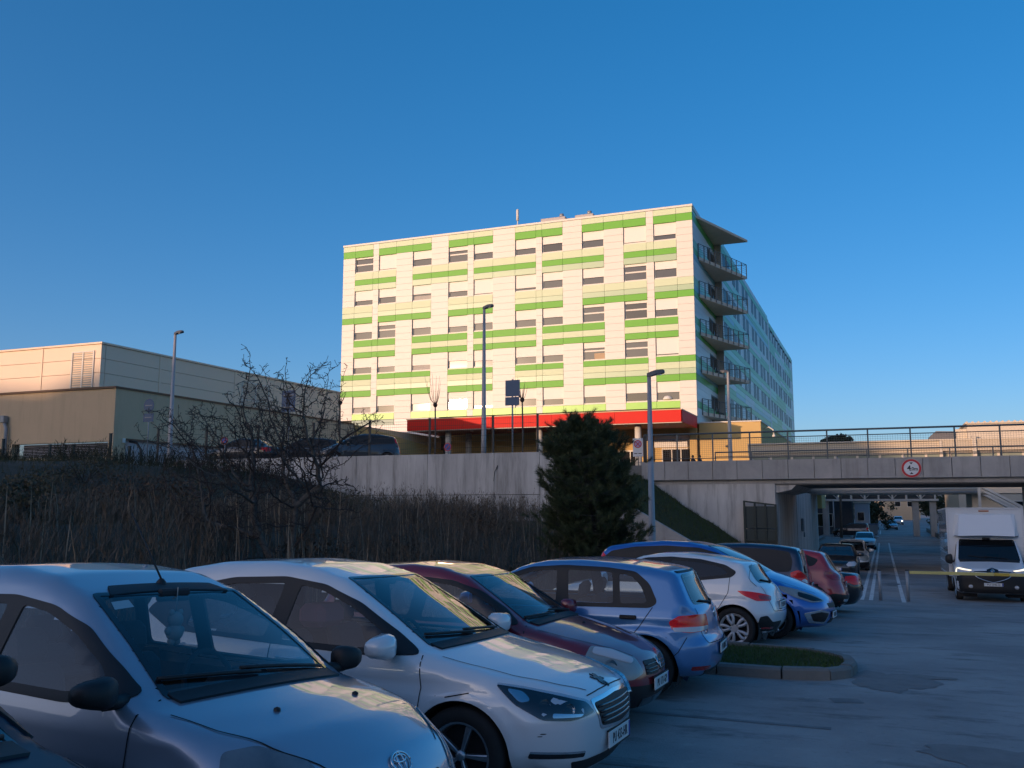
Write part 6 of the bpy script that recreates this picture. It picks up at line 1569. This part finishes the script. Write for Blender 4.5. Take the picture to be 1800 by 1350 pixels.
for x0, x1 in ((-10.0,-5.4),(5.8,7.6),(12,13)): MB().box(x0, x1, 71.5, 76.5, -1.6, 3.0).build('pier', M_ochre if x0 < 0 else M_lcream, LK)
T = thing('stair_canopy', 'sloping glazed stair canopy beside the street under the link building', 'canopy', (7, 66, 0))
for dz in (0,.22,.42): MB().prism([(5.95,3.25-dz),(6.25,3.25-dz),(8.6,1.85-dz),(8.3,1.85-dz)], 65.6, 66.6, 'y').build('rail_beam', M_frame, T)
MB().box(5.7,5.85,65.8,66,-1.4,3.3).build('column', M_frame, T); MB().box(8.3,8.5,65.8,66,-1.4,1.9).build('column', M_frame, T)
TB = thing('footbridge', 'distant white truss footbridge crossing the street', 'bridge', (0, 120, 2.6))
M_tr = mk('truss white', (.55,.53,.50), rough=.5)
for z in (2.75,4.6): MB().box(-7, 6.2, 119.8, 120.0, z, z+.22).build('chord', M_tr, TB)
for k in range(9):
    x = -6.6+k*1.55; MB().box(x-.1, x+.1, 119.8, 119.98, 2.97, 4.6).build('post', M_tr, TB)
    if k < 8: MB().tube([(x, 119.9, 2.97 if k % 2 else 4.6), (x+1.55, 119.9, 4.6 if k % 2 else 2.97)], .07, 6).build('brace', M_tr, TB)
    if k < 8: MB().box(x+.1, x+1.45, 121.5, 121.54, 2.97, 4.6).build('pane', mk('far pane', (.05,.07,.09), rough=.15), TB)
MB().box(-7, 6.2, 120, 122.6, 4.82, 5.0).build('roof', M_tr, TB); MB().box(-7, 6.2, 120, 122.6, 2.7, 2.78).build('floor', M_tr, TB)
for x in (-6.9, 3.3, 5.2): MB().box(x, x+.7, 120.3, 121.9, -1.5, 2.7).build('pier', M_conc, TB)
mb = MB(); mb.prism([(-6.6,3.4),(-5.3,3.4),(-5.3,1.9),(-6.4,1.9)], 92, 98, 'y'); 
YB = thing('ochre_block', 'ochre wall block overhanging the left side of the street beyond the bridge', 'building', (-6.5, 95, 0))
mb.box(-12, -6.6, 90, 99, -1.5, 6.5); mb.build('wall', M_ochre, YB); MB().box(-6.6,-5.9,94,94.6,-1.5,1.9).build('pier', M_ochre, YB); MB().box(-6.6,-5.75,90.0,90.1,3.45,4.0).build('window', M_paned, YB)
def block(name, label, x0, x1, y0, y1, z1, mat, wins=(), z0=-1.6):
    T = thing(name, label, 'building', ((x0+x1)/2, y0, z0))
    MB().box(x0, x1, y0, y1, z0, z1).build('wall', mat, T); MB().box(x0-.15, x1+.15, y0-.15, y1+.15, z1, z1+.2).build('roof', M_lcream, T)
    for (a, b, c, d) in wins:
        w_ = MB().box(a, b, y0-.04, y0-.01, c, d).build('window', M_frame, T); MB().box(a+.08, b-.08, y0-.05, y0-.03, c+.08, d-.08).build('pane', M_paned, w_)
    return T
M_wshed = mk('shed white', (.50,.54,.58), rough=.5); M_dsh = mk('shed dark', (.07,.075,.085), rough=.6)
block('service_shed', 'dark low shed with white lower wall on the left of the far street', -12, -3.6, 126, 132, 3.0, M_dsh, ((-9,-6,-.5,1.2),))
block('white_kiosk', 'pale blue-white kiosk beside the dark shed on the far street', -3.4, -1.6, 128, 131, 2.5, M_wshed, ((-3.1,-2.2,.2,1.4),))
block('side_hall', 'cream hall with corrugated upper wall on the right of the street', 6.4, 16, 92, 112, 5.2, M_lcream, ((8,9.5,1.2,2.6),(10.5,12,1.2,2.6)))
block('street_house', 'distant sunlit house closing the end of the street', -6, 9, 262, 272, 6.5, mk('far house wall', (.55,.42,.28), rough=.8), ((-4,-2.6,2,3.4),(-1,.4,2,3.4),(3,4.4,2,3.4),(6,7.4,2,3.4)))
block('end_house', 'distant dark-roofed house on the right of the street end', 11, 22, 230, 240, 5.5, mk('far house shade', (.30,.28,.27), rough=.8), ((12,13.2,1.6,2.8),(15,16.2,1.6,2.8)))
T = thing('container', 'blue-grey waste container beyond the black people carrier', 'container', (-1.6, 124, -1.45))
mb = MB(); mb.prism([(-2.3,-1.35),(-.7,-1.35),(-.6,-.2),(-2.4,-.2)], 123, 124.6, 'y'); mb.build('bin_body', mk('bin blue', (.12,.20,.26), rough=.6), T); MB().bbox(-2.45,-.55,122.95,124.65,-.19,-.05,.03).build('lid', M_sgry, T)
for x in (-2.1,-.9): MB().cyl((x,123.2,-1.45),(x,123.2,-1.33),.08,n=8).build('castor', M_black, T)
T = thing('lane_kerb', 'low concrete kerb wall along the right edge of the far street', 'kerb', (5.9, 80, -1.4))
for k in range(14): MB().box(5.6, 5.9, 60+k*6+.02, 66+k*6-.02, -1.7, -.95).build('kerb_stone', M_kerb, T)
mb = MB()
strip('kerb_strip', [(-6.3,60),(-6.3,112)], .3, M_kerb, .12)
# ------------------------------------------------------------------ plants
rng = np.random.default_rng(11)
M_bark = mk('dark bark', (.075,.062,.052), rough=.95, nscale=9, namt=.8, col2=(.17,.155,.135))
M_twig = mk('twigs', (.062,.044,.036), rough=.95)
M_dry = mk('dry stalks', (.19,.145,.10), rough=1, nscale=.45, namt=.9, col2=(.055,.042,.035))
M_dryb = mk('dry stalks pale', (.30,.23,.16), rough=1)
M_gr = mk('grass blades', (.055,.09,.022), rough=.9, nscale=.8, namt=.7, col2=(.075,.065,.03))
M_gi = mk('island grass', (.045,.10,.018), rough=.9, nscale=2, namt=.6, col2=(.08,.085,.025))
M_need = mk('pine needles', (.050,.078,.030), rough=.7, nscale=2.5, namt=.8, col2=(.09,.10,.04))
M_leaf = mk('dark leaves', (.025,.04,.018), rough=.7, nscale=.6, namt=.7, col2=(.045,.055,.02))
def mesh_np(name, V, F, mat, parent=None, kind=None, smooth=False):
    V = np.asarray(V, np.float32); F = np.asarray(F, np.int32); me = bpy.data.meshes.new(name)
    nv, nf, k = len(V), len(F), F.shape[1]
    me.vertices.add(nv); me.vertices.foreach_set('co', V.ravel()); me.loops.add(nf*k); me.loops.foreach_set('vertex_index', F.ravel())
    me.polygons.add(nf); me.polygons.foreach_set('loop_start', np.arange(0, nf*k, k)); 
    me.polygons.foreach_set('use_smooth', [smooth]*nf); me.update(calc_edges=True); me.materials.append(mat)
    o = link(name, me, parent)
    if kind: o['kind'] = kind
    return o
def blades(P, h, lean, w, nseg=2, yaw=None):
    """thin upright blades or stalks at points P: (n,3); returns vertices and triangles"""
    n = len(P); yaw = rng.uniform(0, 2*np.pi, n) if yaw is None else yaw
    d = np.stack([np.cos(yaw), np.sin(yaw), np.zeros(n)], 1); s = np.stack([-np.sin(yaw), np.cos(yaw), np.zeros(n)], 1)
    h = np.broadcast_to(h, n); lean = np.broadcast_to(lean, n); w = np.broadcast_to(w, n)
    mid = P + d*(lean*h*.35)[:,None] + np.array([0,0,1])*(h*.55)[:,None]; tip = P + d*(lean*h)[:,None] + np.array([0,0,1])*(h*.98)[:,None]
    V = np.stack([P-s*w[:,None]/2, P+s*w[:,None]/2, mid-s*w[:,None]*.4, mid+s*w[:,None]*.4, tip], 1).reshape(-1,3)
    b = np.arange(n)[:,None]*5
    F = np.concatenate([b+[0,1,3], b+[0,3,2], b+[2,3,4]], 0)
    return V, F
def merge(parts):
    V = []; F = []; o = 0
    for v, f in parts: V.append(v); F.append(f+o); o += len(v)
    return np.concatenate(V), np.concatenate(F)
def zarr(xy): return np.array([bank_z(x, y) for x, y in xy])
# dry shrubs under the wall
n = 15000
xy = np.stack([rng.uniform(-25, -7.2, n), rng.uniform(4, 37.4, n)], 1)
keep = ~((xy[:,0] > -12.5) & (xy[:,1] > 32)) & ~((xy[:,0] < -19) & (rng.random(n) < .55))
keep &= ~((np.hypot(xy[:,0]+9.2, xy[:,1]-12.6) < 1.0) & (rng.random(n) < .93)); cl = np.array([mnoise.noise(Vector((a*.5, b*.5, 2))) for a, b in xy]); keep &= rng.random(n) < np.clip(.75+cl*1.3, .15, 1)
xy = xy[keep]; z = zarr(xy); n = len(xy)
top = 2.22 + .55*np.array([mnoise.noise(Vector((a*.45, b*.45, 7))) for a, b in xy]) + rng.normal(0, .17, n) + np.clip((xy[:,1]-20)*.012, -.2, .25)
h = np.clip(top-z, .3, 1.55) * rng.uniform(.55, 1.05, n)
P = np.concatenate([xy, z[:,None]-.03], 1)
parts = [blades(P, h, rng.uniform(0, .22, n), rng.uniform(.010,.020, n))]
for k in range(9):     # side twigs
    t = rng.uniform(.3, .95, n); Q = P + np.stack([rng.normal(0,.02,n), rng.normal(0,.02,n), h*t], 1)
    parts.append(blades(Q, rng.uniform(.10,.32, n), rng.uniform(.4, 1.3, n), rng.uniform(.006,.012, n)))
for k in range(3):     # seed heads
    Q = P + np.stack([rng.normal(0,.05,n), rng.normal(0,.05,n), h*rng.uniform(.82,1.0,n)], 1); parts.append(blades(Q, rng.uniform(.05,.13, n), rng.uniform(0,.6,n), rng.uniform(.011,.020,n)))
V, F = merge(parts); o = mesh_np('dry_shrubs', V, F, M_dry, kind='stuff'); tag(o, 'mass of dry brown stalks below the concrete retaining wall', 'shrubs')
# pale stems among them
m_ = 420; xy = np.stack([rng.uniform(-22,-7.6,m_), rng.uniform(9,33,m_)],1); z = zarr(xy)
V, F = blades(np.concatenate([xy, z[:,None]],1), np.clip(2.55-z,.5,1.7)*rng.uniform(.7,1.1,m_), rng.uniform(0,.25,m_), .022); o = mesh_np('pale_stalks', V, F, M_dryb, kind='stuff'); tag(o, 'scattered pale stems standing among the dry shrubs', 'stalks')
# rough grass on the mound and bank
n = 60000; xy = np.stack([rng.uniform(-58,-7.0,n), rng.uniform(3,37.3,n)],1)
keep = (xy[:,0] < -14) | (rng.random(n) < .5); xy = xy[keep]; z = zarr(xy); n = len(xy)
V, F = blades(np.concatenate([xy, z[:,None]-.02],1), rng.uniform(.10,.38,n), rng.uniform(.1,.9,n), rng.uniform(.007,.016,n)); o = mesh_np('rough_grass', V, F, mk('rough grass', (.095,.075,.036), rough=1, nscale=.35, namt=.9, col2=(.035,.048,.017)), kind='stuff'); tag(o, 'rough dark grass over the mound and bank', 'grass')
# tall weeds on the mound's skyline
n = 2600; xy = np.stack([rng.uniform(-44,-25,n), rng.uniform(26,36,n)],1); z = zarr(xy)
cl = np.array([mnoise.noise(Vector((a*.6, b*.6, 12))) for a, b in xy]); k_ = cl > -.05; xy, z = xy[k_], z[k_]; n = len(xy)
P = np.concatenate([xy, z[:,None]-.02],1); h = rng.uniform(.3,.95,n); parts = [blades(P, h, rng.uniform(0,.4,n), .02)]
for k in range(7): parts.append(blades(P+np.stack([rng.normal(0,.04,n),rng.normal(0,.04,n),h*rng.uniform(.2,.95,n)],1), rng.uniform(.08,.25,n), rng.uniform(.3,1.2,n), .022))
V, F = merge(parts); o = mesh_np('tall_weeds', V, F, mk('weeds', (.05,.045,.028), rough=1, nscale=.7, namt=.7, col2=(.03,.036,.018)), kind='stuff'); tag(o, 'clumps of tall weeds on the mound before the beige building', 'weeds')
# embankment and island grass
n = 26000; xy = np.stack([rng.uniform(-13.2,-4.6,n), rng.uniform(30,46.7,n)],1); xy = xy[~((xy[:,0]>-6.8)&(xy[:,1]<37.6))]; z = zarr(xy); n = len(xy)
V, F = blades(np.concatenate([xy, z[:,None]-.02],1), rng.uniform(.06,.22,n), rng.uniform(.1,.9,n), rng.uniform(.012,.026,n)); o = mesh_np('embankment_grass', V, F, M_gr, kind='stuff'); tag(o, 'grass on the steep embankment against the bridge abutment', 'grass')
poly = np.array(inn); n = 30000; xy = np.stack([rng.uniform(-6.9,-.5,n), rng.uniform(12.2,14.7,n)],1); xy = xy[(xy[:,0] > -4.5) | (rng.random(n) < .4)]; xy = xy[inside_poly(poly, xy)]; n = len(xy); z = np.array([gz(y) for y in xy[:,1]])+.085
V, F = blades(np.concatenate([xy, z[:,None]],1), rng.uniform(.025,.07,n), rng.uniform(.1,.9,n), rng.uniform(.004,.008,n)); o = mesh_np('island_grass', V, F, M_gi, IS, kind='stuff')

# leafless tree grown towards points scattered through its crown
def colonize(base, stems, center, radii, natt=1000, step=.09, seed=1, infl=.9, kill=.11, iters=110):
    r = np.random.default_rng(seed)
    A = r.normal(0,1,(natt,3)); A /= np.linalg.norm(A,axis=1)[:,None]; A *= (r.random(natt)**(1/2.6))[:,None]
    A *= np.array([.80+.75*mnoise.noise(Vector(tuple(q/(np.linalg.norm(q)+1e-9)*1.9)))+.35*max(0, mnoise.noise(Vector(tuple(q/(np.linalg.norm(q)+1e-9)*5.0)))) for q in A])[:,None]
    A = A*np.array(radii)*1.12+np.array(center)
    nodes = []; par = []
    for st in stems:
        p = -1
        for q in st:
            nodes.append(np.array(q, float)); par.append(p); p = len(nodes)-1
    N = np.array(nodes); n0 = 0; dm = np.full(len(A), 1e9); j = np.zeros(len(A), int)
    for it in range(iters):
        Q = N[n0:]; D = np.linalg.norm(A[:,None]-Q[None], axis=2); k = D.argmin(1); dk = D[np.arange(len(A)), k]
        up = dk < dm; dm[up] = dk[up]; j[up] = k[up]+n0; n0 = len(N)
        live = dm > kill; A, dm, j = A[live], dm[live], j[live]
        if not len(A): break
        use = dm < infl
        if not use.any(): infl *= 1.4; n0 = len(N)-1; continue
        new = []; npar = []
        for k in np.unique(j[use]):
            d = (A[use][j[use] == k]-N[k]); d = (d/np.linalg.norm(d,axis=1)[:,None]).mean(0)+r.normal(0,.11,3); d /= np.linalg.norm(d)+1e-9
            new.append(N[k]+d*step); npar.append(k)
        N = np.vstack([N, new]); par += npar
        if len(N) > 11000: break
    return N, par
def tree_mesh(N, par, r_tip, expo=2.3, rmax=.1, n_side=5):
    n = len(N); kidsn = [[] for _ in range(n)]
    for i, p in enumerate(par):
        if p >= 0: kidsn[p].append(i)
    rad_ = np.zeros(n)
    for i in range(n-1, -1, -1):
        rad_[i] = r_tip if not kidsn[i] else min(rmax, (sum(rad_[k]**expo for k in kidsn[i]))**(1/expo))
    # chains
    chains = []; 
    starts = [(i, None) for i in range(n) if par[i] < 0]
    while starts:
        i, pr = starts.pop(); ch = ([pr] if pr is not None else []) + [i]
        while kidsn[i]:
            ks = sorted(kidsn[i], key=lambda k: -rad_[k])
            for k in ks[1:]: starts.append((k, i))
            i = ks[0]; ch.append(i)
        chains.append(ch)
    return chains, rad_
def bare_tree(label, base, stems, center, radii, natt, seed, trunk_r, group=None):
    N, par = colonize(base, stems, center, radii, natt, seed=seed)
    ch, rd = tree_mesh(N, par, .0042, 2.15, trunk_r)
    T = thing('bare_tree', label, 'tree', base, 0, group)
    big = MB(); small = MB()
    for c in ch:
        pts = [N[i] for i in c]; rs_ = [rd[i] for i in c]
        if len(c) > 1 and c[0] != c[1]: rs_[0] = min(rs_[0], rs_[1]*1.25)
        thick = max(rs_) > .024
        if len(pts) < 2: continue
        (big if thick else small).tube(pts, rs_, 8 if thick else 4, caps=False)
    big.build('trunk', M_bark, T, fix=False)
    # spurs and buds
    r = np.random.default_rng(seed+5); tips = np.where(rd < .013)[0]
    P = []; 
    for i in tips:
        for k in range(2):
            if r.random() < .75:
                d = r.normal(0,1,3); d[2] += .4; d /= np.linalg.norm(d); L_ = r.uniform(.04,.13)
                small.tube([N[i], N[i]+d*L_*.6+r.normal(0,.006,3), N[i]+d*L_], [.0046,.004,.0058], 3, caps=False)
    small.build('branches', M_twig, T, fix=False)
    return T
bz = bank_z(-9.6, 13.2)
def stem(a, *ps): return [a]+list(ps)
b0 = Vector((-9.55,13.4,bz-.1))
st = [[(-9.45,13.45,bz-.1),(-9.45,13.45,1.35),(-9.42,13.45,1.75),(-9.40,13.46,2.1),(-9.50,13.5,2.3)],
      [(-9.75,13.35,bz-.1),(-9.8,13.35,1.2),(-10.0,13.3,1.55),(-10.12,13.25,1.9),(-10.1,13.2,2.2)],
      [(-9.40,13.46,2.1),(-9.2,13.55,2.3),(-9.0,13.6,2.45)], [(-9.45,13.45,1.35),(-9.2,13.5,1.7),(-9.0,13.5,2.1)], [(-10.0,13.3,1.55),(-10.4,13.2,1.7),(-10.8,13.0,1.8)]]
bare_tree('leafless spiky tree with two stems in front of the retaining wall', (-9.6,13.4,bz), st, (-9.85,13.3,3.02), (1.9,1.35,1.5), 3800, 4, .085)
# pollarded saplings on the forecourt
def sapling(x, y, zk, label, seed, n=13, L_=1.9, rise=1.0):
    r = random.Random(seed); T = thing('sapling', label, 'tree', (x, y, TZ), 0, 'pollarded saplings on the forecourt')
    MB().tube([(x,y,TZ),(x+.03,y,(TZ+zk)/2),(x,y,zk)], [.05,.045,.04], 8).build('trunk', M_bark, T)
    m = MB()
    m.lathe([(.0,-.14),(.08,-.1),(.13,0),(.10,.1),(0,.14)], (x,y,zk), n=8)
    for k in range(n):
        a = r.uniform(0, 6.28); l = L_*r.uniform(.5,1.0); sp = r.uniform(.25,.75); up = rise*r.uniform(.7,1)
        P = [(x,y,zk)]
        for j in range(1,5): t = j/4; P.append((x+math.cos(a)*sp*(t**.6)*l*.5, y+math.sin(a)*sp*(t**.6)*l*.5, zk+up*l*t**1.2))
        m.tube(P, [.018,.014,.011,.008,.004], 4, caps=False)
    m.build('crown', M_twig, T, fix=False)
sapling(-27.99,44,7.86,'pollarded sapling in front of the beige building',1,12,1.2,.8)
sapling(-22.04,44,7.49,'pollarded sapling with long upright shoots before the red canopy',2,9,2.2,1.0)
sapling(-17.03,44,7.55,'pollarded sapling beside the two-plate sign back',3,14,1.7,.75)
# pine
def pine(x, y, z0, z1, label):
    T = thing('pine_tree', label, 'tree', (x,y,z0)); r = np.random.default_rng(21)
    H_ = z1-z0; lean = np.array([-.10,.0,0])
    tp = lambda t: np.array([x,y,z0])+np.array([-.28*t+.05*math.sin(5*t), .0, H_*t])
    MB().tube([tp(t) for t in np.linspace(0,.97,12)], list(np.linspace(.085,.012,12)), 8).build('trunk', mk('pine bark', (.10,.085,.08), rough=.95, nscale=12, namt=.6), T, fix=False)
    limbs = MB(); tufts = []; axes = []
    for i in range(190):
        t = .10+.90*(i/190)**.95; c = tp(t)
        prof = 1.34*np.interp(t, [.08,.2,.4,.55,.7,.82,.92,1], [.66,.96,1.0,1.0,.95,.78,.50,.12])
        a = i*2.399+r.normal(0,.3); l = prof*r.uniform(.70,1.02)*(1+.16*math.sin(2*a+t*7)+.10*math.sin(5*a-t*16))
        d = np.array([math.cos(a), math.sin(a), 0])
        pts = [c+d*l*s+np.array([0,0,(.10+.30*t)*l*s*s-.04*l*math.sin(3.1*s)])+r.normal(0,.02,3) for s in np.linspace(0,1,7)]
        limbs.tube(pts, list(np.linspace(.022*(1.2-t), .005, 7)), 4, caps=False)
        for j in range(2,7):
            for q in range(4):
                s = (j-r.random())/6
                p = c+d*l*s+np.array([0,0,(.10+.30*t)*l*s*s]); side = np.array([-d[1], d[0], 0])*r.normal(0,.24)*l*(.35+.65*s)+np.array([0,0,r.normal(.03,.09)])
                if s > .25 or r.random() < .3:
                    e = p+side+d*.08; limbs.tube([p, e], [.006,.003], 3, caps=False); tufts.append(e); axes.append((side*.6+d*.25+np.array([0,0,.25])))
        tufts.append(pts[-1]); axes.append(d*.4+np.array([0,0,.5]))
    for k in range(5): tufts.append(tp(.97)+np.array([r.normal(0,.05), r.normal(0,.05), .05*k])); axes.append(np.array([0,0,1.]))
    limbs.build('limbs', mk('pine bark', (.1,.085,.08)), T, fix=False)
    P = np.array(tufts); A = np.array(axes); A /= np.linalg.norm(A,axis=1)[:,None]
    k = 95; n = len(P); C_ = np.repeat(P, k, 0); AX = np.repeat(A, k, 0)
    along = r.uniform(-.13,.10,n*k); D = r.normal(0,1,(n*k,3)); D -= (D*AX).sum(1)[:,None]*AX; D /= np.linalg.norm(D,axis=1)[:,None]
    dirn = D*.75+AX*.75; dirn /= np.linalg.norm(dirn,axis=1)[:,None]
    b = C_+AX*along[:,None]; L_ = r.uniform(.09,.16,n*k); sd = np.cross(dirn, r.normal(0,1,(n*k,3))); sd /= np.linalg.norm(sd,axis=1)[:,None]
    V = np.stack([b-sd*.0038, b+sd*.0038, b+dirn*L_[:,None]],1).reshape(-1,3); F = np.arange(n*k*3).reshape(-1,3)
    o = mesh_np('crown', V, F, M_need, T)
    o['kind'] = 'stuff'
pine(-6.95, 23.2, gz(23.2)-.05, 4.30, 'dark green bushy pine with a bare lower trunk behind the parked cars')
# leafy trees beyond
def leafy(x, y, z0, zc, rx, rz, label, seed, n=2600, leaf=.22, mat=None):
    r = np.random.default_rng(seed); T = thing('leafy_tree', label, 'tree', (x,y,z0), 0, 'trees beyond the bridge')
    m = MB(); m.tube([(x,y,z0),(x+.1,y,(z0+zc)/2),(x,y,zc)], [.16,.12,.05], 7)
    for k in range(6):
        a = k*1.05; m.tube([(x,y,z0+(zc-z0)*.6),(x+math.cos(a)*rx*.6,y+math.sin(a)*rx*.6,zc+r.uniform(-.2,.4)*rz)], [.06,.02], 5)
    m.build('trunk', M_bark, T, fix=False)
    cc = r.normal(0,.5,(26,3))*np.array([rx,rx,rz])+np.array([x,y,zc]); j = r.integers(0,26,n)
    P = cc[j]+r.normal(0,.20,(n,3))*np.array([rx,rx,rz*.8])
    u = r.normal(0,1,(n,3)); u /= np.linalg.norm(u,axis=1)[:,None]; v = np.cross(u, r.normal(0,1,(n,3))); v /= np.linalg.norm(v,axis=1)[:,None]
    s = r.uniform(.5,1.1,n)[:,None]*leaf
    V = np.stack([P-u*s, P-v*s*.5, P+u*s, P+v*s*.5],1).reshape(-1,3); F = np.arange(n*4).reshape(-1,4)
    mesh_np('crown', V, F, mat or M_leaf, T)['kind'] = 'stuff'
leafy(-4.4,110,-1.4,9.4,1.25,.75,'rounded dark tree showing just above the link building roof',31)
leafy(-.9,150,-1.4,1.2,1.6,1.9,'dark tree on the left of the far street',32); leafy(-3.6,222,-1.4,2.2,2.2,2.6,'broad dark tree closing the far street',33,3000,.35)
leafy(8.5,190,-1.4,2.4,2.6,2.4,'dark tree on the right of the far street',34,2600,.3); leafy(-3.0,178,-1.4,2.0,2.4,2.2,'tall dark tree behind the waste container',35,2600,.3)

# low bushes on the mound and among the dry stalks
def bush(x, y, r_, h, label, seed, mat, n=1500):
    r = np.random.default_rng(seed); z = bank_z(x, y); T = thing('low_bush', label, 'shrub', (x,y,z), 0, 'low bushes on the bank')
    m = MB()
    for k in range(14):
        a = r.uniform(0,6.28); e = Vector((x+math.cos(a)*r_*r.uniform(.4,1), y+math.sin(a)*r_*r.uniform(.4,1), z+h*r.uniform(.5,1.1)))
        m.tube([(x+r.normal(0,.08),y+r.normal(0,.08),z-.05),((x+e.x)/2+r.normal(0,.06),(y+e.y)/2,z+h*.5),e], [.014,.010,.004], 4, caps=False)
    m.build('stems', M_twig, T, fix=False)
    cc = r.normal(0,.55,(14,3))*np.array([r_,r_,h*.4])+np.array([x,y,z+h*.5]); j = r.integers(0,14,n)
    P = cc[j]+r.normal(0,.24,(n,3))*np.array([r_,r_,h*.6]); P[:,2] = np.maximum(P[:,2], z+.03)
    u = r.normal(0,1,(n,3)); u /= np.linalg.norm(u,axis=1)[:,None]; v = np.cross(u, r.normal(0,1,(n,3))); v /= np.linalg.norm(v,axis=1)[:,None]
    s = r.uniform(.4,1.1,n)[:,None]*.05
    V = np.stack([P-u*s, P-v*s*.5, P+u*s, P+v*s*.5],1).reshape(-1,3); mesh_np('leaves', V, np.arange(n*4).reshape(-1,4), mat, T)['kind'] = 'stuff'
BL = ['olive bush on the mound below the slatted opening','large brown bush on the mound below the round sign','olive bush at the far left below the downpipe','olive bush behind the left side of the bare tree','brown bush between the mound and the bare tree','brown bush among grass in the middle of the left bank',
      'olive bush at the left foot of the retaining wall','brown bush in the dry stalks above the white hatchback','brown bush in the dry stalks under the tall lamp post','olive bush in the dry stalks beside the pine','brown bush low to the right of the bare tree','olive bush low on the bank behind the silver-blue car']
M_bl = mk('olive bush leaves', (.075,.075,.035), rough=.8, nscale=2, namt=.8, col2=(.10,.065,.04)); M_br = mk('brown bush leaves', (.12,.075,.045), rough=.9, nscale=2, namt=.7)
for i, (px, d, r_, h, mt) in enumerate([(150,30,1.1,1.0,M_bl),(235,28,1.3,1.1,M_br),(60,27,1.0,.7,M_bl),(330,25,1.2,1.0,M_bl),(280,21,.9,.9,M_br),(110,20,.8,.7,M_br),(600,24,.8,.9,M_bl),(700,20,.7,.9,M_br),(820,27,.8,.9,M_br),(900,22,.7,.9,M_bl),(540,17,.6,.8,M_br),(40,16,.7,.7,M_bl)]):
    xc = (px-900)/1614*d; X_ = xc*math.cos(rad(21.8))-d*math.sin(rad(21.8)); Y_ = xc*math.sin(rad(21.8))+d*math.cos(rad(21.8))
    bush(X_, Y_, r_, h, BL[i], 50+i, mt)
# ------------------------------------------------------------------ two people seen over the parapet
M_skin = mk('skin', (.34,.20,.14), rough=.6); M_hair = mk('dark hair', (.02,.015,.012), rough=.8); M_coat = mk('dark coat', (.025,.025,.03), rough=.9)
def person(x, y, z, rz, label, coat):
    T = thing('person', label, 'person', (x,y,z), rz, 'people walking on the forecourt')
    J = {'pel':(0,0,.92),'wai':(0,0,1.08),'che':(0,.01,1.30),'nec':(0,.01,1.47),'hea':(.01,0,1.56),'crn':(.015,0,1.68),
         'sl':(-.02,.17,1.40),'el':(-.08,.24,1.14),'hl':(.05,.24,.92),'sr':(-.02,-.17,1.40),'er':(-.06,-.24,1.14),'hr':(.10,-.23,.93),
         'kl':(.10,.09,.50),'al':(.0,.09,.08),'tl':(.17,.09,.04),'kr':(.02,-.09,.50),'ar':(-.18,-.09,.10),'tr':(-.04,-.09,.03)}
    Rr = {'pel':.15,'wai':.14,'che':.16,'nec':.06,'hea':.085,'crn':.085,'sl':.075,'el':.05,'hl':.035,'sr':.075,'er':.05,'hr':.035,'kl':.065,'al':.045,'tl':.04,'kr':.065,'ar':.045,'tr':.04}
    E = [('pel','wai'),('wai','che'),('che','nec'),('nec','hea'),('hea','crn'),('che','sl'),('sl','el'),('el','hl'),('che','sr'),('sr','er'),('er','hr'),('pel','kl'),('kl','al'),('al','tl'),('pel','kr'),('kr','ar'),('ar','tr')]
    ks = list(J); me = bpy.data.meshes.new('body'); me.from_pydata([J[k] for k in ks], [(ks.index(a), ks.index(b)) for a, b in E], [])
    o = link('body', me, T, False); mo = o.modifiers.new('skin', 'SKIN')
    for i, k in enumerate(ks): me.skin_vertices[0].data[i].radius = (Rr[k], Rr[k])
    me.skin_vertices[0].data[0].use_root = True
    o.modifiers.new('sub', 'SUBSURF').levels = 2; o.modifiers['sub'].render_levels = 2
    dg = bpy.context.evaluated_depsgraph_get(); m2 = bpy.data.meshes.new_from_object(o.evaluated_get(dg)); o.modifiers.clear(); o.data = m2
    m2.materials.clear(); m2.materials.append(coat); m2.materials.append(M_skin)
    for p in m2.polygons: p.material_index = 1 if p.center.z > 1.46 or (p.center.z < 1.0 and abs(p.center.y) > .19) else 0; p.use_smooth = True
    h = MB(); h.lathe([(.0,.105),(.05,.09),(.085,.05),(.098,.0),(.092,-.05)], (.0,0,1.66), n=16); h.build('hair', M_hair, T, False)
    f = MB(); f.lathe([(.018,-.02),(.014,.02),(.004,.035)], (.10,0,1.60), n=8)
    for s in (-1,1): f.lathe([(.0,-.012),(.012,0),(.0,.012)], (.088,s*.034,1.625), n=8); f.lathe([(0,-.03),(.014,0),(0,.03)], (.0,s*.098,1.60), n=8)
    f.build('face', M_skin, T, False)
person(-13.2, 70, TZ, 2.6, 'dark-haired person in a dark coat on the left above the parapet', M_coat); person(-12.7, 70.2, TZ, 2.9, 'dark-haired person in dark clothes on the right above the parapet', mk('navy coat', (.02,.025,.045), rough=.9))
